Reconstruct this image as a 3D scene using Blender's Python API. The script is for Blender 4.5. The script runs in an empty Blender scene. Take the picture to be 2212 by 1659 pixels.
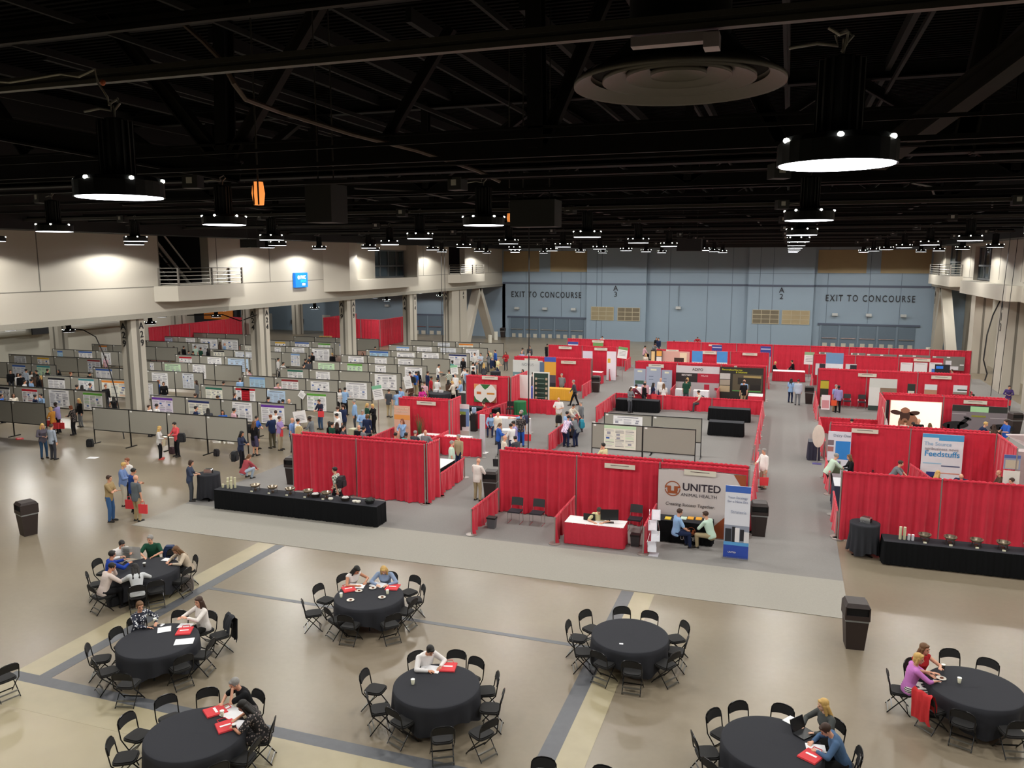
import bpy, math, random
from mathutils import Vector, Matrix
import numpy as np

SC = bpy.context.scene
COL = SC.collection
PI = math.pi
R = math.radians

# ------------------------------------------------------------------ camera
IMW, IMH, FPX, CAMH = 2212.0, 1659.0, 1740.0, 9.5
PITCH, YAW = R(8.74), R(18.79)
HD = Vector((-math.sin(YAW), math.cos(YAW), 0))
FW = Vector((HD.x*math.cos(PITCH), HD.y*math.cos(PITCH), -math.sin(PITCH)))
RT = Vector((math.cos(YAW), math.sin(YAW), 0))
UP = RT.cross(FW)
CP = Vector((0, 0, CAMH))
cam = bpy.data.cameras.new('camera')
cam.sensor_fit = 'HORIZONTAL'; cam.sensor_width = 36.0
cam.lens = FPX/IMW*36.0
cam.clip_start = .1; cam.clip_end = 400
camo = bpy.data.objects.new('camera', cam); COL.objects.link(camo)
camo.matrix_world = Matrix(((RT.x, UP.x, -FW.x, 0), (RT.y, UP.y, -FW.y, 0), (RT.z, UP.z, -FW.z, CAMH), (0, 0, 0, 1)))
SC.camera = camo

# ------------------------------------------------------------------ world, exposure
w = bpy.data.worlds.new('hall_air'); SC.world = w; w.use_nodes = True
w.node_tree.nodes['Background'].inputs[0].default_value = (.85, .9, 1, 1)
w.node_tree.nodes['Background'].inputs[1].default_value = 0.05
vs = SC.view_settings
vs.view_transform = 'Standard'; vs.look = 'None'; vs.exposure = 0.3; vs.gamma = 1.0; vs.use_curve_mapping = False
cy = SC.cycles
cy.max_bounces = 5; cy.diffuse_bounces = 3; cy.glossy_bounces = 2; cy.transmission_bounces = 3
cy.caustics_reflective = False; cy.caustics_refractive = False
cy.use_denoising = True; cy.use_light_tree = True
cy.sample_clamp_indirect = 4.0
LAMP_W = 1050.0        # watts of one ceiling lamp

# ------------------------------------------------------------------ places from sight lines
def ray(px, py): return FW + RT*((px-IMW/2)/FPX) - UP*((py-IMH/2)/FPX)
def atz(px, py, z=0.0):
    r = ray(px, py); t = (z-CAMH)/r.z; p = CP+r*t; return p.x, p.y
def aty(px, py, y):
    r = ray(px, py); p = CP+r*(y/r.y); return p.x, p.z

# ------------------------------------------------------------------ mesh helper
class MB:
    def __init__(s): s.v = []; s.f = []; s.m = []
    def add(s, vs, fs, m=0):
        o = len(s.v); s.v.extend([tuple(v) for v in vs])
        for f in fs: s.f.append(tuple(i+o for i in f)); s.m.append(m)
        return s
    def box(s, cx, cy, cz, sx, sy, sz, m=0, rz=0.0, M=None):
        vs = []
        c, q = math.cos(rz), math.sin(rz)
        for dz in (-.5, .5):
            for dx, dy in ((-.5, -.5), (.5, -.5), (.5, .5), (-.5, .5)):
                x, y, z = dx*sx, dy*sy, dz*sz
                p = Vector((cx+x*c-y*q, cy+x*q+y*c, cz+z))
                vs.append(M @ p if M else p)
        return s.add(vs, [(3, 2, 1, 0), (4, 5, 6, 7), (0, 1, 5, 4), (1, 2, 6, 5), (2, 3, 7, 6), (3, 0, 4, 7)], m)
    def b2(s, x0, y0, z0, x1, y1, z1, m=0):
        return s.box((x0+x1)/2, (y0+y1)/2, (z0+z1)/2, abs(x1-x0), abs(y1-y0), abs(z1-z0), m)
    def cyl(s, p0, p1, r0, r1=None, n=10, m=0, caps=True):
        r1 = r0 if r1 is None else r1
        p0 = Vector(p0); p1 = Vector(p1); d = (p1-p0)
        if d.length < 1e-6: return s
        d.normalize(); a = d.orthogonal().normalized(); b = d.cross(a)
        vs = []
        for p, r in ((p0, r0), (p1, r1)):
            for i in range(n):
                t = 2*PI*i/n; vs.append(p+(a*math.cos(t)+b*math.sin(t))*r)
        fs = [(i, (i+1) % n, n+(i+1) % n, n+i) for i in range(n)]
        if caps: fs += [tuple(range(n-1, -1, -1)), tuple(range(n, 2*n))]
        return s.add(vs, fs, m)
    def tube(s, pts, r, n=6, m=0):
        pts = [Vector(p) for p in pts]; vs = []; fs = []
        N = len(pts)
        for k, p in enumerate(pts):
            d = (pts[min(k+1, N-1)]-pts[max(k-1, 0)]).normalized()
            up = Vector((0, 0, 1)) if abs(d.z) < .9 else Vector((0, 1, 0))
            a = d.cross(up).normalized(); b = d.cross(a)
            for i in range(n):
                t = 2*PI*i/n; vs.append(p+(a*math.cos(t)+b*math.sin(t))*r)
        for k in range(N-1):
            for i in range(n):
                fs.append((k*n+i, k*n+(i+1) % n, (k+1)*n+(i+1) % n, (k+1)*n+i))
        fs += [tuple(range(n-1, -1, -1)), tuple((N-1)*n+i for i in range(n))]
        return s.add(vs, fs, m)
    def lathe(s, prof, n=24, c=(0, 0, 0), m=0, caps=True, sx=1, sy=1):
        vs = []
        for r, z in prof:
            for i in range(n):
                t = 2*PI*i/n; vs.append((c[0]+r*math.cos(t)*sx, c[1]+r*math.sin(t)*sy, c[2]+z))
        fs = []
        for k in range(len(prof)-1):
            for i in range(n): fs.append((k*n+i, k*n+(i+1) % n, (k+1)*n+(i+1) % n, (k+1)*n+i))
        if caps:
            fs.append(tuple(range(n-1, -1, -1))); fs.append(tuple((len(prof)-1)*n+i for i in range(n)))
        return s.add(vs, fs, m)
    def ball(s, c, r, n=10, k=6, m=0, M=None):
        r = (r, r, r) if not hasattr(r, '__len__') else r
        vs = []; c = Vector(c)
        for j in range(k+1):
            ph = PI*j/k
            for i in range(n):
                t = 2*PI*i/n
                p = Vector((r[0]*math.sin(ph)*math.cos(t), r[1]*math.sin(ph)*math.sin(t), r[2]*math.cos(ph)))
                vs.append(c+(M @ p if M else p))
        fs = []
        for j in range(k):
            for i in range(n):
                fs.append((j*n+i, (j+1)*n+i, (j+1)*n+(i+1) % n, j*n+(i+1) % n))
        return s.add(vs, fs, m)
    def prism(s, poly, h, T=None, m=0):
        """poly in local xy, extruded along local z by h; T places it"""
        n = len(poly)
        vs = [Vector((x, y, 0)) for x, y in poly]+[Vector((x, y, h)) for x, y in poly]
        if T: vs = [T @ v for v in vs]
        fs = [tuple(range(n-1, -1, -1)), tuple(range(n, 2*n))]+[(i, (i+1) % n, n+(i+1) % n, n+i) for i in range(n)]
        return s.add(vs, fs, m)
    def quad(s, a, b, c, d, m=0): return s.add([a, b, c, d], [(0, 1, 2, 3)], m)
    def build(s, name, mats, parent=None, loc=None, smooth=False, rz=None):
        me = bpy.data.meshes.new(name); me.from_pydata(s.v, [], s.f)
        if not isinstance(mats, (list, tuple)): mats = [mats]
        for x in mats: me.materials.append(x)
        me.polygons.foreach_set('material_index', s.m)
        if smooth: me.polygons.foreach_set('use_smooth', [True]*len(s.f))
        me.update()
        o = bpy.data.objects.new(name, me); COL.objects.link(o)
        if parent: o.parent = parent
        if loc is not None: o.location = loc
        if rz is not None: o.rotation_euler.z = rz
        return o

def tag(o, label=None, cat=None, group=None, kind=None):
    if label: o['label'] = label
    if cat: o['category'] = cat
    if group: o['group'] = group
    if kind: o['kind'] = kind
    return o
def empty(name, loc=(0, 0, 0), rz=0.0, label=None, cat=None, group=None):
    o = bpy.data.objects.new(name, None); COL.objects.link(o); o.empty_display_size = .2
    o.location = loc; o.rotation_euler = (0, 0, rz)
    return tag(o, label, cat, group)
def struct(o): o['kind'] = 'structure'; return o
KIDS = {}
def dup(root, loc, rz=0.0, label=None, group=None, name=None):
    def kids(o):
        if o.name not in KIDS: KIDS[o.name] = [c for c in o.children]
        return KIDS[o.name]
    r = root.copy(); COL.objects.link(r); r.location = loc; r.rotation_euler = (0, 0, rz)
    if label: r['label'] = label
    if group: r['group'] = group
    for ch in kids(root):
        c = ch.copy(); COL.objects.link(c); c.parent = r
        for g in kids(ch):
            d = g.copy(); COL.objects.link(d); d.parent = c
    return r

SEGS = []; RECTS = []; CIRC = []; FOLK = []
def clear_of(x, y, r=.33):
    """nudge a standing place until it is clear of partitions, tables and other people"""
    for _ in range(12):
        ox, oy = x, y
        for (ax, ay, bx, by) in SEGS:
            dx, dy = bx-ax, by-ay; L2 = dx*dx+dy*dy; t = max(0, min(1, ((x-ax)*dx+(y-ay)*dy)/L2)); qx, qy = ax+dx*t, ay+dy*t
            d = math.hypot(x-qx, y-qy)
            if d < r:
                ux, uy = ((x-qx)/d, (y-qy)/d) if d > 1e-3 else (0, -1)
                x, y = qx+ux*(r+.01), qy+uy*(r+.01)
        for (a, b, c, d_) in RECTS:
            m = r-.05
            if a-m < x < c+m and b-m < y < d_+m:
                e = [(x-(a-m), -1, 0), (c+m-x, 1, 0), (y-(b-m), 0, -1), (d_+m-y, 0, 1)]; k = min(e); x += k[1]*(k[0]+.01); y += k[2]*(k[0]+.01)
        for (cx, cy_, cr) in CIRC+[(p, q, .16) for p, q in FOLK]:
            d = math.hypot(x-cx, y-cy_)
            if d < cr+r-.07: d = max(d, .01); x, y = cx+(x-cx)/d*(cr+r-.06), cy_+(y-cy_)/d*(cr+r-.06)
        if abs(x-ox)+abs(y-oy) < .004: break
    FOLK.append((x, y)); return x, y

# ------------------------------------------------------------------ materials
MATS = {}
def lin(h):
    if isinstance(h, str):
        h = h.lstrip('#'); c = [int(h[i:i+2], 16)/255 for i in (0, 2, 4)]
    else: c = h
    return tuple(x/12.92 if x <= .04045 else ((x+.055)/1.055)**2.4 for x in c)
def mt(h, rough=.6, metal=0.0, noise=.08, scale=14.0, spec=.5, sheen=0.0, name='surface'):
    key = (h, rough, metal, noise, scale, spec, sheen)
    if key in MATS: return MATS[key]
    m = bpy.data.materials.new(name+'_'+str(h).strip('#')); m.use_nodes = True
    nt = m.node_tree; b = nt.nodes['Principled BSDF']; c = lin(h)
    tc = nt.nodes.new('ShaderNodeTexCoord'); nz = nt.nodes.new('ShaderNodeTexNoise')
    nz.inputs['Scale'].default_value = scale; nz.inputs['Detail'].default_value = 3
    mp = nt.nodes.new('ShaderNodeMix'); mp.data_type = 'RGBA'
    mp.inputs[6].default_value = (*[x*(1-noise) for x in c], 1)
    mp.inputs[7].default_value = (*[min(1, x*(1+noise)) for x in c], 1)
    nt.links.new(tc.outputs['Object'], nz.inputs['Vector'])
    nt.links.new(nz.outputs['Fac'], mp.inputs[0]); nt.links.new(mp.outputs[2], b.inputs['Base Color'])
    b.inputs['Roughness'].default_value = rough; b.inputs['Metallic'].default_value = metal
    b.inputs['Specular IOR Level'].default_value = spec
    if sheen:
        b.inputs['Sheen Weight'].default_value = sheen
    MATS[key] = m; return m
def glow(h, strength, name='glow'):
    key = (h, strength, 'e')
    if key in MATS: return MATS[key]
    m = bpy.data.materials.new(name); m.use_nodes = True; b = m.node_tree.nodes['Principled BSDF']
    b.inputs['Base Color'].default_value = (*lin(h), 1)
    b.inputs['Emission Color'].default_value = (*lin(h), 1); b.inputs['Emission Strength'].default_value = strength
    try: m.cycles.emission_sampling = 'NONE'
    except Exception: pass
    MATS[key] = m; return m
BLACK = mt('#101011', .55); STEEL = mt('#8d8d8d', .35, .8); CHROME = mt('#c8c8c8', .2, .9)
WHITE = mt('#f0efec', .6); DARKMETAL = mt('#1c1d1f', .45, .3)
SKINS = [mt('#d9a184', .55, noise=.04), mt('#c98d6d', .55, noise=.04), mt('#8a5a3f', .55, noise=.04), mt('#4d2f22', .55, noise=.04), mt('#e5b79c', .55, noise=.04)]

# ------------------------------------------------------------------ lettering
def text(s, size, mat, parent, loc, rot=(PI/2, 0, 0), name='lettering', align='CENTER', ext=.006, bold=0.0, shear=0.0, spacing=1.0, sx=1.0):
    cu = bpy.data.curves.new(name, 'FONT'); cu.body = s; cu.size = size; cu.extrude = ext
    cu.align_x = align; cu.align_y = 'CENTER'; cu.offset = bold; cu.shear = shear; cu.space_character = spacing
    cu.resolution_u = 3
    t = bpy.data.objects.new(name, cu); COL.objects.link(t)
    me = bpy.data.meshes.new_from_object(t)
    bpy.data.objects.remove(t); bpy.data.curves.remove(cu)
    me.materials.clear(); me.materials.append(mat)
    o = bpy.data.objects.new(name, me); COL.objects.link(o)
    o.location = loc; o.rotation_euler = rot; o.scale = (sx, 1, 1)
    if parent: o.parent = parent
    return o
# ================================================================== THE SETTING
# polished concrete
def concrete():
    m = bpy.data.materials.new('polished_concrete'); m.use_nodes = True; nt = m.node_tree; b = nt.nodes['Principled BSDF']
    tc = nt.nodes.new('ShaderNodeTexCoord')
    def noise(scale, det, vec=None, dist=0.0):
        n = nt.nodes.new('ShaderNodeTexNoise'); n.inputs['Scale'].default_value = scale; n.inputs['Detail'].default_value = det
        n.inputs['Distortion'].default_value = dist
        nt.links.new(vec or tc.outputs['Object'], n.inputs['Vector']); return n.outputs['Fac']
    def ramp(fac, stops):
        r = nt.nodes.new('ShaderNodeValToRGB'); e = r.color_ramp.elements
        while len(e) < len(stops): e.new(.5)
        for k, (p, c) in enumerate(stops):
            e[k].position = p; r.color_ramp.interpolation = 'B_SPLINE'; e[k].color = (*lin(c), 1)
        nt.links.new(fac, r.inputs[0]); return r.outputs[0]
    def mix(fac, a, bb, mode='MIX'):
        x = nt.nodes.new('ShaderNodeMix'); x.data_type = 'RGBA'; x.blend_type = mode
        if isinstance(fac, float): x.inputs[0].default_value = fac
        else: nt.links.new(fac, x.inputs[0])
        nt.links.new(a, x.inputs[6]); nt.links.new(bb, x.inputs[7]); return x.outputs[2]
    big = noise(.09, 3, dist=.5); mid = noise(.45, 3, dist=.3); fine = noise(7, 4)
    c1 = ramp(big, [(.33, '#7a7060'), (.5, '#887e6c'), (.66, '#978c77')])
    c2 = ramp(mid, [(.2, '#6f6656'), (.5, '#857b68'), (.8, '#9f947c')])
    c3 = ramp(fine, [(.3, '#7a7061'), (.7, '#968b78')])
    c = mix(.5, c1, c2); c = mix(.25, c, c3)
    # the tile joints of the slab, every 9 m, and a reddish stained bay
    sep = nt.nodes.new('ShaderNodeSeparateXYZ'); nt.links.new(tc.outputs['Object'], sep.inputs[0])
    rn = nt.nodes.new('ShaderNodeMath'); rn.operation = 'GREATER_THAN'; rn.inputs[1].default_value = .5
    nr = noise(.16, 3); nt.links.new(nr, rn.inputs[0])
    st = ramp(nr, [(.4, '#857a67'), (.75, '#7c6658')])
    c = mix(.3, c, st)
    nt.links.new(c, b.inputs['Base Color'])
    rr = nt.nodes.new('ShaderNodeMapRange'); rr.inputs[3].default_value = .24; rr.inputs[4].default_value = .4
    nt.links.new(mid, rr.inputs[0]); nt.links.new(rr.outputs[0], b.inputs['Roughness'])
    b.inputs['Specular IOR Level'].default_value = .42
    return m
CONC = concrete()
fl = MB().b2(-110, -6, -.3, 40, 100, 0).build('floor', CONC); struct(fl)
# pale slab beyond the band, tan bands and their grey joint lines
PALE = mt('#a69a7c', .35, noise=.16, scale=.6); TAN = mt('#a89d7f', .4, noise=.12, scale=2); GREYL = mt('#5a5c60', .45, noise=.15, scale=6)
def slab(n, x0, y0, x1, y1, z, m): return struct(MB().b2(x0, y0, .0, x1, y1, z).build('trim_%d' % n, m))
slab(1, -110, -6, -16.65, 12.0, .002, PALE) if False else None
slab(2, -16.65, -6, -4, 11.75, .002, PALE)
slab(3, -16.65, 12.95, -15.95, 22.1, .004, TAN); slab(4, -15.95, 12.95, -15.6, 22.1, .004, GREYL)
slab(5, -16.65, 11.75, -5.0, 12.62, .004, TAN); slab(6, -16.65, 12.62, -5.0, 12.95, .004, GREYL)
slab(7, -4.15, 5, -3.78, 22.1, .004, GREYL); slab(8, -3.78, 5, -3.2, 22.1, .004, TAN)
slab(9, -15.6, 18.3, -4.15, 18.45, .004, GREYL)

CREAM = mt('#b3ada0', .7, noise=.03, scale=.4, name='cream_wall'); CREAMD = mt('#8e867a', .8, noise=.05, scale=.5)
BLUE = mt('#8799a8', .6, noise=.04, scale=.3, name='blue_wall'); BLUED = mt('#4c5566', .6); JOINT = mt('#6d6a62', .8)
OVERH = 6.6; WX = -33.6
# left upper wall, with the two balcony openings and a window bay
mb = MB(); T = .6
def wl(y0, y1, z0, z1): mb.b2(WX-T, y0, z0, WX, y1, z1)
wl(8, 37.0, OVERH, 17); wl(37.0, 41.2, OVERH, 8.1); wl(41.2, 57.2, OVERH, 17); wl(57.2, 68.6, OVERH, 7.9); wl(57.2, 62.3, 7.9, 17)
wl(68.6, 78.3, OVERH, 17); wl(78.3, 82.7, OVERH, 8.1); wl(82.7, 95, OVERH, 17); wl(37.0, 41.2, 12.3, 17); wl(78.3, 82.7, 11.5, 17); wl(62.3, 68.6, 10.4, 17)
wall_left = struct(mb.build('wall_left', CREAM))
mb = MB()
for a, b_ in ((8, 36.9), (43.1, 54), (68.7, 78), (86.2, 95)): mb.b2(WX, a, 8.01, WX+.012, b_, 8.05)
for y in (12, 21, 29.2, 37.0, 41.9, 47.3, 72, 90): mb.b2(WX, y, 8.05, WX+.012, y+.05, 17)
o = mb.build('joint_line', JOINT, wall_left)
struct(MB().b2(WX-.75, 8, OVERH-.28, WX+.06, 95, OVERH).build('trim_10', mt('#8f8b80', .7)))
# projecting balcony slabs and the window bay (boxes with sloped soffits)
def corbel(name, y0, y1, z0, z1, zt=None, out=1.05, cut=1.0, m=CREAM):
    b_ = MB(); x0 = WX+.002; x1 = WX+out
    P = [(x0, y0), (x1, y0+cut), (x1, y1), (x0, y1)]
    b_.prism(P, z1-z0, Matrix.Translation((0, 0, z0)))
    return b_.build(name, m)
bal = corbel('trim_11', 36.5, 43.1, 7.2, 8.05, cut=.7); struct(bal)
struct(corbel('trim_12', 78.0, 86.1, 7.15, 8.0, cut=.9))
# window bay: three solid sides around a deep niche
mb = MB(); x1 = WX+1.05
mb.prism([(WX, 54.1), (x1, 56.2), (x1, 68.7), (WX, 68.7)], .85, Matrix.Translation((0, 0, 7.1)))
mb.prism([(WX, 54.1), (x1, 56.2), (x1, 57.4), (WX, 57.4)], 9.0, Matrix.Translation((0, 0, 7.95)))
mb.b2(WX, 68.4, 7.95, x1, 68.7, 17)
struct(mb.build('trim_13', CREAM))
GLASS = mt('#2c3b40', .12, noise=.02, spec=.8); FRAME = mt('#6b6e70', .45, .4)
def window(n, xw, y0, y1, z0, z1, face, mull=4, rail=.42):
    w_ = MB().b2(xw-.02, y0, z0, xw+.02, y1, z1).build('window_%d' % n, GLASS); struct(w_)
    f = MB(); s = face*.06
    for k in range(mull+1):
        y = y0+(y1-y0)*k/mull; f.b2(xw, y-.06, z0, xw+s*1.6, y+.06, z1)
    for z in (z0+.06, z0+(z1-z0)*rail, z1-.06): f.b2(xw, y0, z-.07, xw+s*2, y1, z+.07)
    f.build('window_frame', FRAME, w_); return w_
window(1, WX-.45, 62.4, 68.5, 7.95, 10.4, 1)
# dark stair rooms behind the openings
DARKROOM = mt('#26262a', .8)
def stair_room(n, y0, y1, zt):
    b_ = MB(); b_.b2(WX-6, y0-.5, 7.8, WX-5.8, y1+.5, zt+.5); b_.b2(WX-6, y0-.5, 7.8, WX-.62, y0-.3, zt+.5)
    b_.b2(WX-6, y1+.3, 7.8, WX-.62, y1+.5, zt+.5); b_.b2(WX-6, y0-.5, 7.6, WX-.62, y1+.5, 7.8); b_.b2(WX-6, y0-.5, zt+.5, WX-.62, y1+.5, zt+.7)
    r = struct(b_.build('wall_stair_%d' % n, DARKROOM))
    return r
stair_room(1, 37.0, 41.2, 12.3); stair_room(2, 78.3, 82.7, 11.5)
def staircase(x, y0, y1, z0, z1, label):
    s = empty('staircase', (0, 0, 0), 0, label, 'stairs'); n = 12; tr = MB(); st = MB()
    for k in range(n):
        t = k/(n-1); y = y0+(y1-y0)*t; z = z0+(z1-z0)*t; tr.box(x, y, z, 1.3, .3, .05)
    tr.build('tread', mt('#4c4a48', .6), s)
    for dx in (-.68, .68):
        MB().cyl((x+dx, y0, z0-.1), (x+dx, y1, z1-.1), .09).build('stringer', mt('#8b8880', .5), s)
    for dx in (-.68, .68):
        MB().cyl((x+dx, y0, z0+.9), (x+dx, y1, z1+.9), .05).build('handrail', mt('#bdbab2', .4), s)
staircase(WX-1.9, 41.0, 37.3, 8.0, 11.6, 'steep metal stair seen behind the large left balcony railing')
RAILM = mt('#77736c', .45, .3); RAILB = mt('#a9a69e', .4, .5)
def railing(pts, z, label, h=1.02):
    r = empty('balcony_railing', (0, 0, 0), 0, label, 'railing')
    n = len(pts)
    for i, (x, y) in enumerate(pts): MB().b2(x-.045, y-.045, z, x+.045, y+.045, z+h).build('post', RAILM, r)
    for k in range(5):
        zz = z+.14+k*(h-.16)/4
        MB().tube([(x, y, zz) for x, y in pts], .028).build('rail', RAILM if k == 4 else RAILB, r)
    return r
railing([(WX+.05, 36.9), (WX+.95, 37.4), (WX+.98, 40.2), (WX+.98, 43.0), (WX+.05, 43.0)], 8.05, 'grey metal railing on the large balcony of the left wall, nearest the camera')
railing([(WX+.05, 78.3), (WX+.95, 79.1), (WX+.98, 82.5), (WX+.98, 86.0), (WX+.05, 86.0)], 8.0, 'grey metal railing on the small far balcony of the left wall, beside the blue wall')
# space under the overhang: slab, back walls
struct(MB().b2(-110, 8, OVERH, WX-.75, 100, OVERH+.3).build('ceiling_overhang', mt('#17171a', .9)))
struct(MB().b2(-68, 10, 0, -67, 79, OVERH).build('wall_west', mt('#c9c6b8', .75, noise=.05, scale=.4)))
struct(MB().b2(-67.2, 79, 0, -60.9, 79.6, OVERH).build('wall_corner', mt('#25282c', .8)))
# far wall: blue panels, steps, dark line, tan insets, doors
wb = MB(); YF = 95.0
wb.b2(-110, YF, 0, -33.2, YF+.5, OVERH); wb.b2(-33.6, YF, 0, -22.7, YF+.5, 17); wb.b2(-15.6, YF, 0, -4.2, YF+.5, 17); wb.b2(2.7, YF, 0, 24, YF+.5, 17)
wb.b2(-22.7, YF-.6, 0, -15.6, YF+.5, 17); wb.b2(-4.2, YF-.6, 0, 2.7, YF+.5, 17)
wall_far = struct(wb.build('wall_far', BLUE))
d = MB()
for x0, x1, y in ((-33.5, -22.7, 0), (-22.7, -15.6, .6), (-15.6, -4.2, 0), (-4.2, 2.7, .6), (2.7, 14.3, 0)):
    d.b2(x0, YF-y-.05, 6.6, x1, YF-y, 6.82)
d.build('dark_band', BLUED, wall_far)
d = MB()
for x0, x1, y in ((-33.5, -22.7, 0), (-22.7, -15.6, .6), (-15.6, -4.2, 0), (-4.2, 2.7, .6), (2.7, 14.3, 0)):
    d.b2(x0, YF-y-.02, 8.04, x1, YF-y, 8.08)
for x in (-30.5, -26, -23.6, -13, -8.7, -6.0, 4.1, 8.3, 11.4): d.b2(x, YF-.02, 0 if x in (-13, -8.7, -6.0) else 2.7, x+.05, YF, 17)
for x in (-21.5, -20.9, -3.0, -1.6): d.b2(x, YF-.62, 0, x+.05, YF-.6, 17)
d.build('panel_joint', mt('#5d6a76', .7), wall_far)
TANP = mt('#9c8b6a', .7, noise=.1, scale=1)
for k, (x0, x1) in enumerate(((-33.4, -28.8), (-27.4, -22.8), (3.0, 7.9), (9.3, 14.1))):
    MB().b2(x0, YF-.04, 8.12, x1, YF-.002, 10.6).build('tan_panel', TANP, wall_far)
LET = mt('#23262c', .5)
text('EXIT TO CONCOURSE', 1.0, LET, wall_far, (-27.95, YF-.06, 5.3), align='CENTER', spacing=1.32, ext=.03, sx=.7, bold=.008)
text('EXIT TO CONCOURSE', 1.0, LET, wall_far, (8.4, YF-.06, 5.38), align='CENTER', spacing=1.32, ext=.03, sx=.7, bold=.008)
for s_, x in (('A', -19.2), ('A', -.63)): text(s_, .85, LET, wall_far, (x, YF-.66, 6.2), ext=.02)
text('3', .85, LET, wall_far, (-19.2, YF-.66, 5.5), ext=.02); text('2', .85, LET, wall_far, (-.63, YF-.66, 5.5), ext=.02)
# small interior windows of the stepped wall parts
WT = [mt('#8f8468', .6, noise=.2, scale=1), mt('#6f6654', .6, noise=.2, scale=1), mt('#a09070', .6, noise=.2, scale=1)]
for n, (x0, x1, z0, z1, c) in enumerate(((-22.1, -19.4, 2.45, 4.0, 0), (-18.9, -16.3, 2.45, 3.95, 1), (-3.6, -.8, 2.5, 4.0, 1), (-.45, 2.4, 2.5, 4.0, 2))):
    w_ = struct(MB().b2(x0, YF-.65, z0, x1, YF-.6, z1).build('window_%d' % (n+2), WT[c]))
    f = MB()
    for k in range(4): f.b2(x0, YF-.68, z0+(z1-z0)*k/3-.03, x1, YF-.65, z0+(z1-z0)*k/3+.03)
    for k in range(4): f.b2(x0+(x1-x0)*k/3-.03, YF-.68, z0, x0+(x1-x0)*k/3+.03, YF-.65, z1)
    f.build('window_frame', mt('#b5ab92', .6), w_)
# exit doors
DOORM = mt('#5f6f7d', .5); LITE = mt('#b7b2a4', .5)
nd = 1
def doors(xa, xb, n, y, h=2.45):
    global nd
    struct(MB().b2(xa-.3, y-.12, h, xb+.3, y-.001, h+.2).build('trim_%d' % (20+nd), BLUED))
    wd = (xb-xa)/n
    for k in range(n):
        x0 = xa+k*wd
        d_ = struct(MB().b2(x0+.12, y-.06, 0, x0+wd-.12, y-.002, h).build('door_%d' % nd, DOORM)); nd += 1
        MB().b2(x0+.2, y-.16, 1.0, x0+wd-.2, y-.1, 1.08).build('door_handle', CHROME, d_)
        MB().b2(x0-.07, y-.1, 0, x0+.12, y-.002, h).build('door_frame', mt('#6f7f8d', .5), d_)
        v = MB(); v.b2(x0+.3, y-.075, .05, x0+wd*.4, y-.06, .5); v.b2(x0+wd*.6, y-.075, .05, x0+wd-.3, y-.06, .5); v.build('kick_plate', LITE, d_)
doors(-32.6, -23.0, 5, YF); doors(3.6, 13.2, 5, YF); doors(-46, -39.5, 3, YF)
d_ = struct(MB().b2(-68.6, YF-.08, 0, -67.4, YF-.002, 2.2).build('door_%d' % nd, mt('#c9c7c0', .5))); nd += 1
d_ = struct(MB().b2(-59.4, YF-.08, 0, -58.2, YF-.002, 2.2).build('door_%d' % nd, mt('#c9c7c0', .5))); nd += 1
for x in (-31.6, -28.0, -24.4, 5.0, 8.4, 11.8, -11.9, -49.5, -46.5):
    l = empty('wall_speaker', (x, YF, 0)); MB().b2(-.28, -.4, 3.5 if x != -11.9 else 3.9, .28, -.02, 3.78 if x != -11.9 else 4.2).build('case', mt('#b7bbbb', .5), l)
    tag(l, {-31.6: 'small pale box on the blue wall under EXIT of the left exit lettering', -28.0: 'small pale box on the blue wall under the middle of the left exit lettering', -24.4: 'small pale box on the blue wall under the end of the left exit lettering',
        5.0: 'small pale box on the blue wall under EXIT of the right exit lettering', 8.4: 'small pale box on the blue wall under the middle of the right exit lettering', 11.8: 'small pale box on the blue wall under the end of the right exit lettering',
        -11.9: 'small pale box on the blue wall between A3 and A2, below a conduit', -49.5: 'small pale box high on blue wall seen left of column A14', -46.5: 'small pale box above far doors seen right of column A14'}[x], 'wall box')
    if x == -11.9: MB().cyl((0, -.1, 4.2), (0, -.1, 6.6), .04).build('conduit', mt('#6d7a86', .5), l)
# right upper wall and recess below
RX = 14.3; mb = MB()
def wr(y0, y1, z0, z1): mb.b2(RX, y0, z0, RX+.6, y1, z1)
wr(8, 69.2, 6.8, 17); wr(69.2, 75, 6.8, 7.9); wr(69.2, 75, 10.6, 17); wr(75, 80.5, 6.8, 17); wr(80.5, 88, 6.8, 8.1); wr(80.5, 88, 11, 17); wr(88, 95, 6.8, 17)
wall_right = struct(mb.build('wall_right', CREAM))
m2 = MB()
for a, b_ in ((8, 60), (75.2, 79), (91.7, 95)): m2.b2(RX-.012, a, 8.04, RX, b_, 8.08)
for y in (60.5, 66.4, 76.5, 89.5): m2.b2(RX-.012, y, 8.1, RX, y+.06, 17)
m2.build('joint_line', JOINT, wall_right)
struct(MB().prism([(RX, 79.2), (RX, 91.6), (RX-1.0, 90.5), (RX-1.0, 79.2)], .9, Matrix.Translation((0, 0, 7.2))).build('trim_14', CREAM))
struct(MB().prism([(RX, 60), (RX, 76), (RX-.9, 75), (RX-.9, 60)], 1.0, Matrix.Translation((0, 0, 6.85))).build('trim_15', CREAM))
railing([(RX-.05, 91.0), (RX-.95, 90.2), (RX-.95, 85), (RX-.95, 79.4), (RX-.05, 79.4)], 8.1, 'grey metal railing on the small balcony of the right wall')
window(6, RX+.4, 69.4, 74.9, 7.95, 10.6, -1, 3)
window(7, RX+.5, 80.6, 88, 8.1, 11, -1, 3)
struct(MB().b2(17.6, 8, 0, 18.2, 95, 6.8).build('wall_east', mt('#b3ac9c', .75, noise=.06, scale=.4)))
struct(MB().b2(RX+.6, 8, 6.8, 18.2, 95, 7.1).build('ceiling_recess', CREAM))
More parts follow.
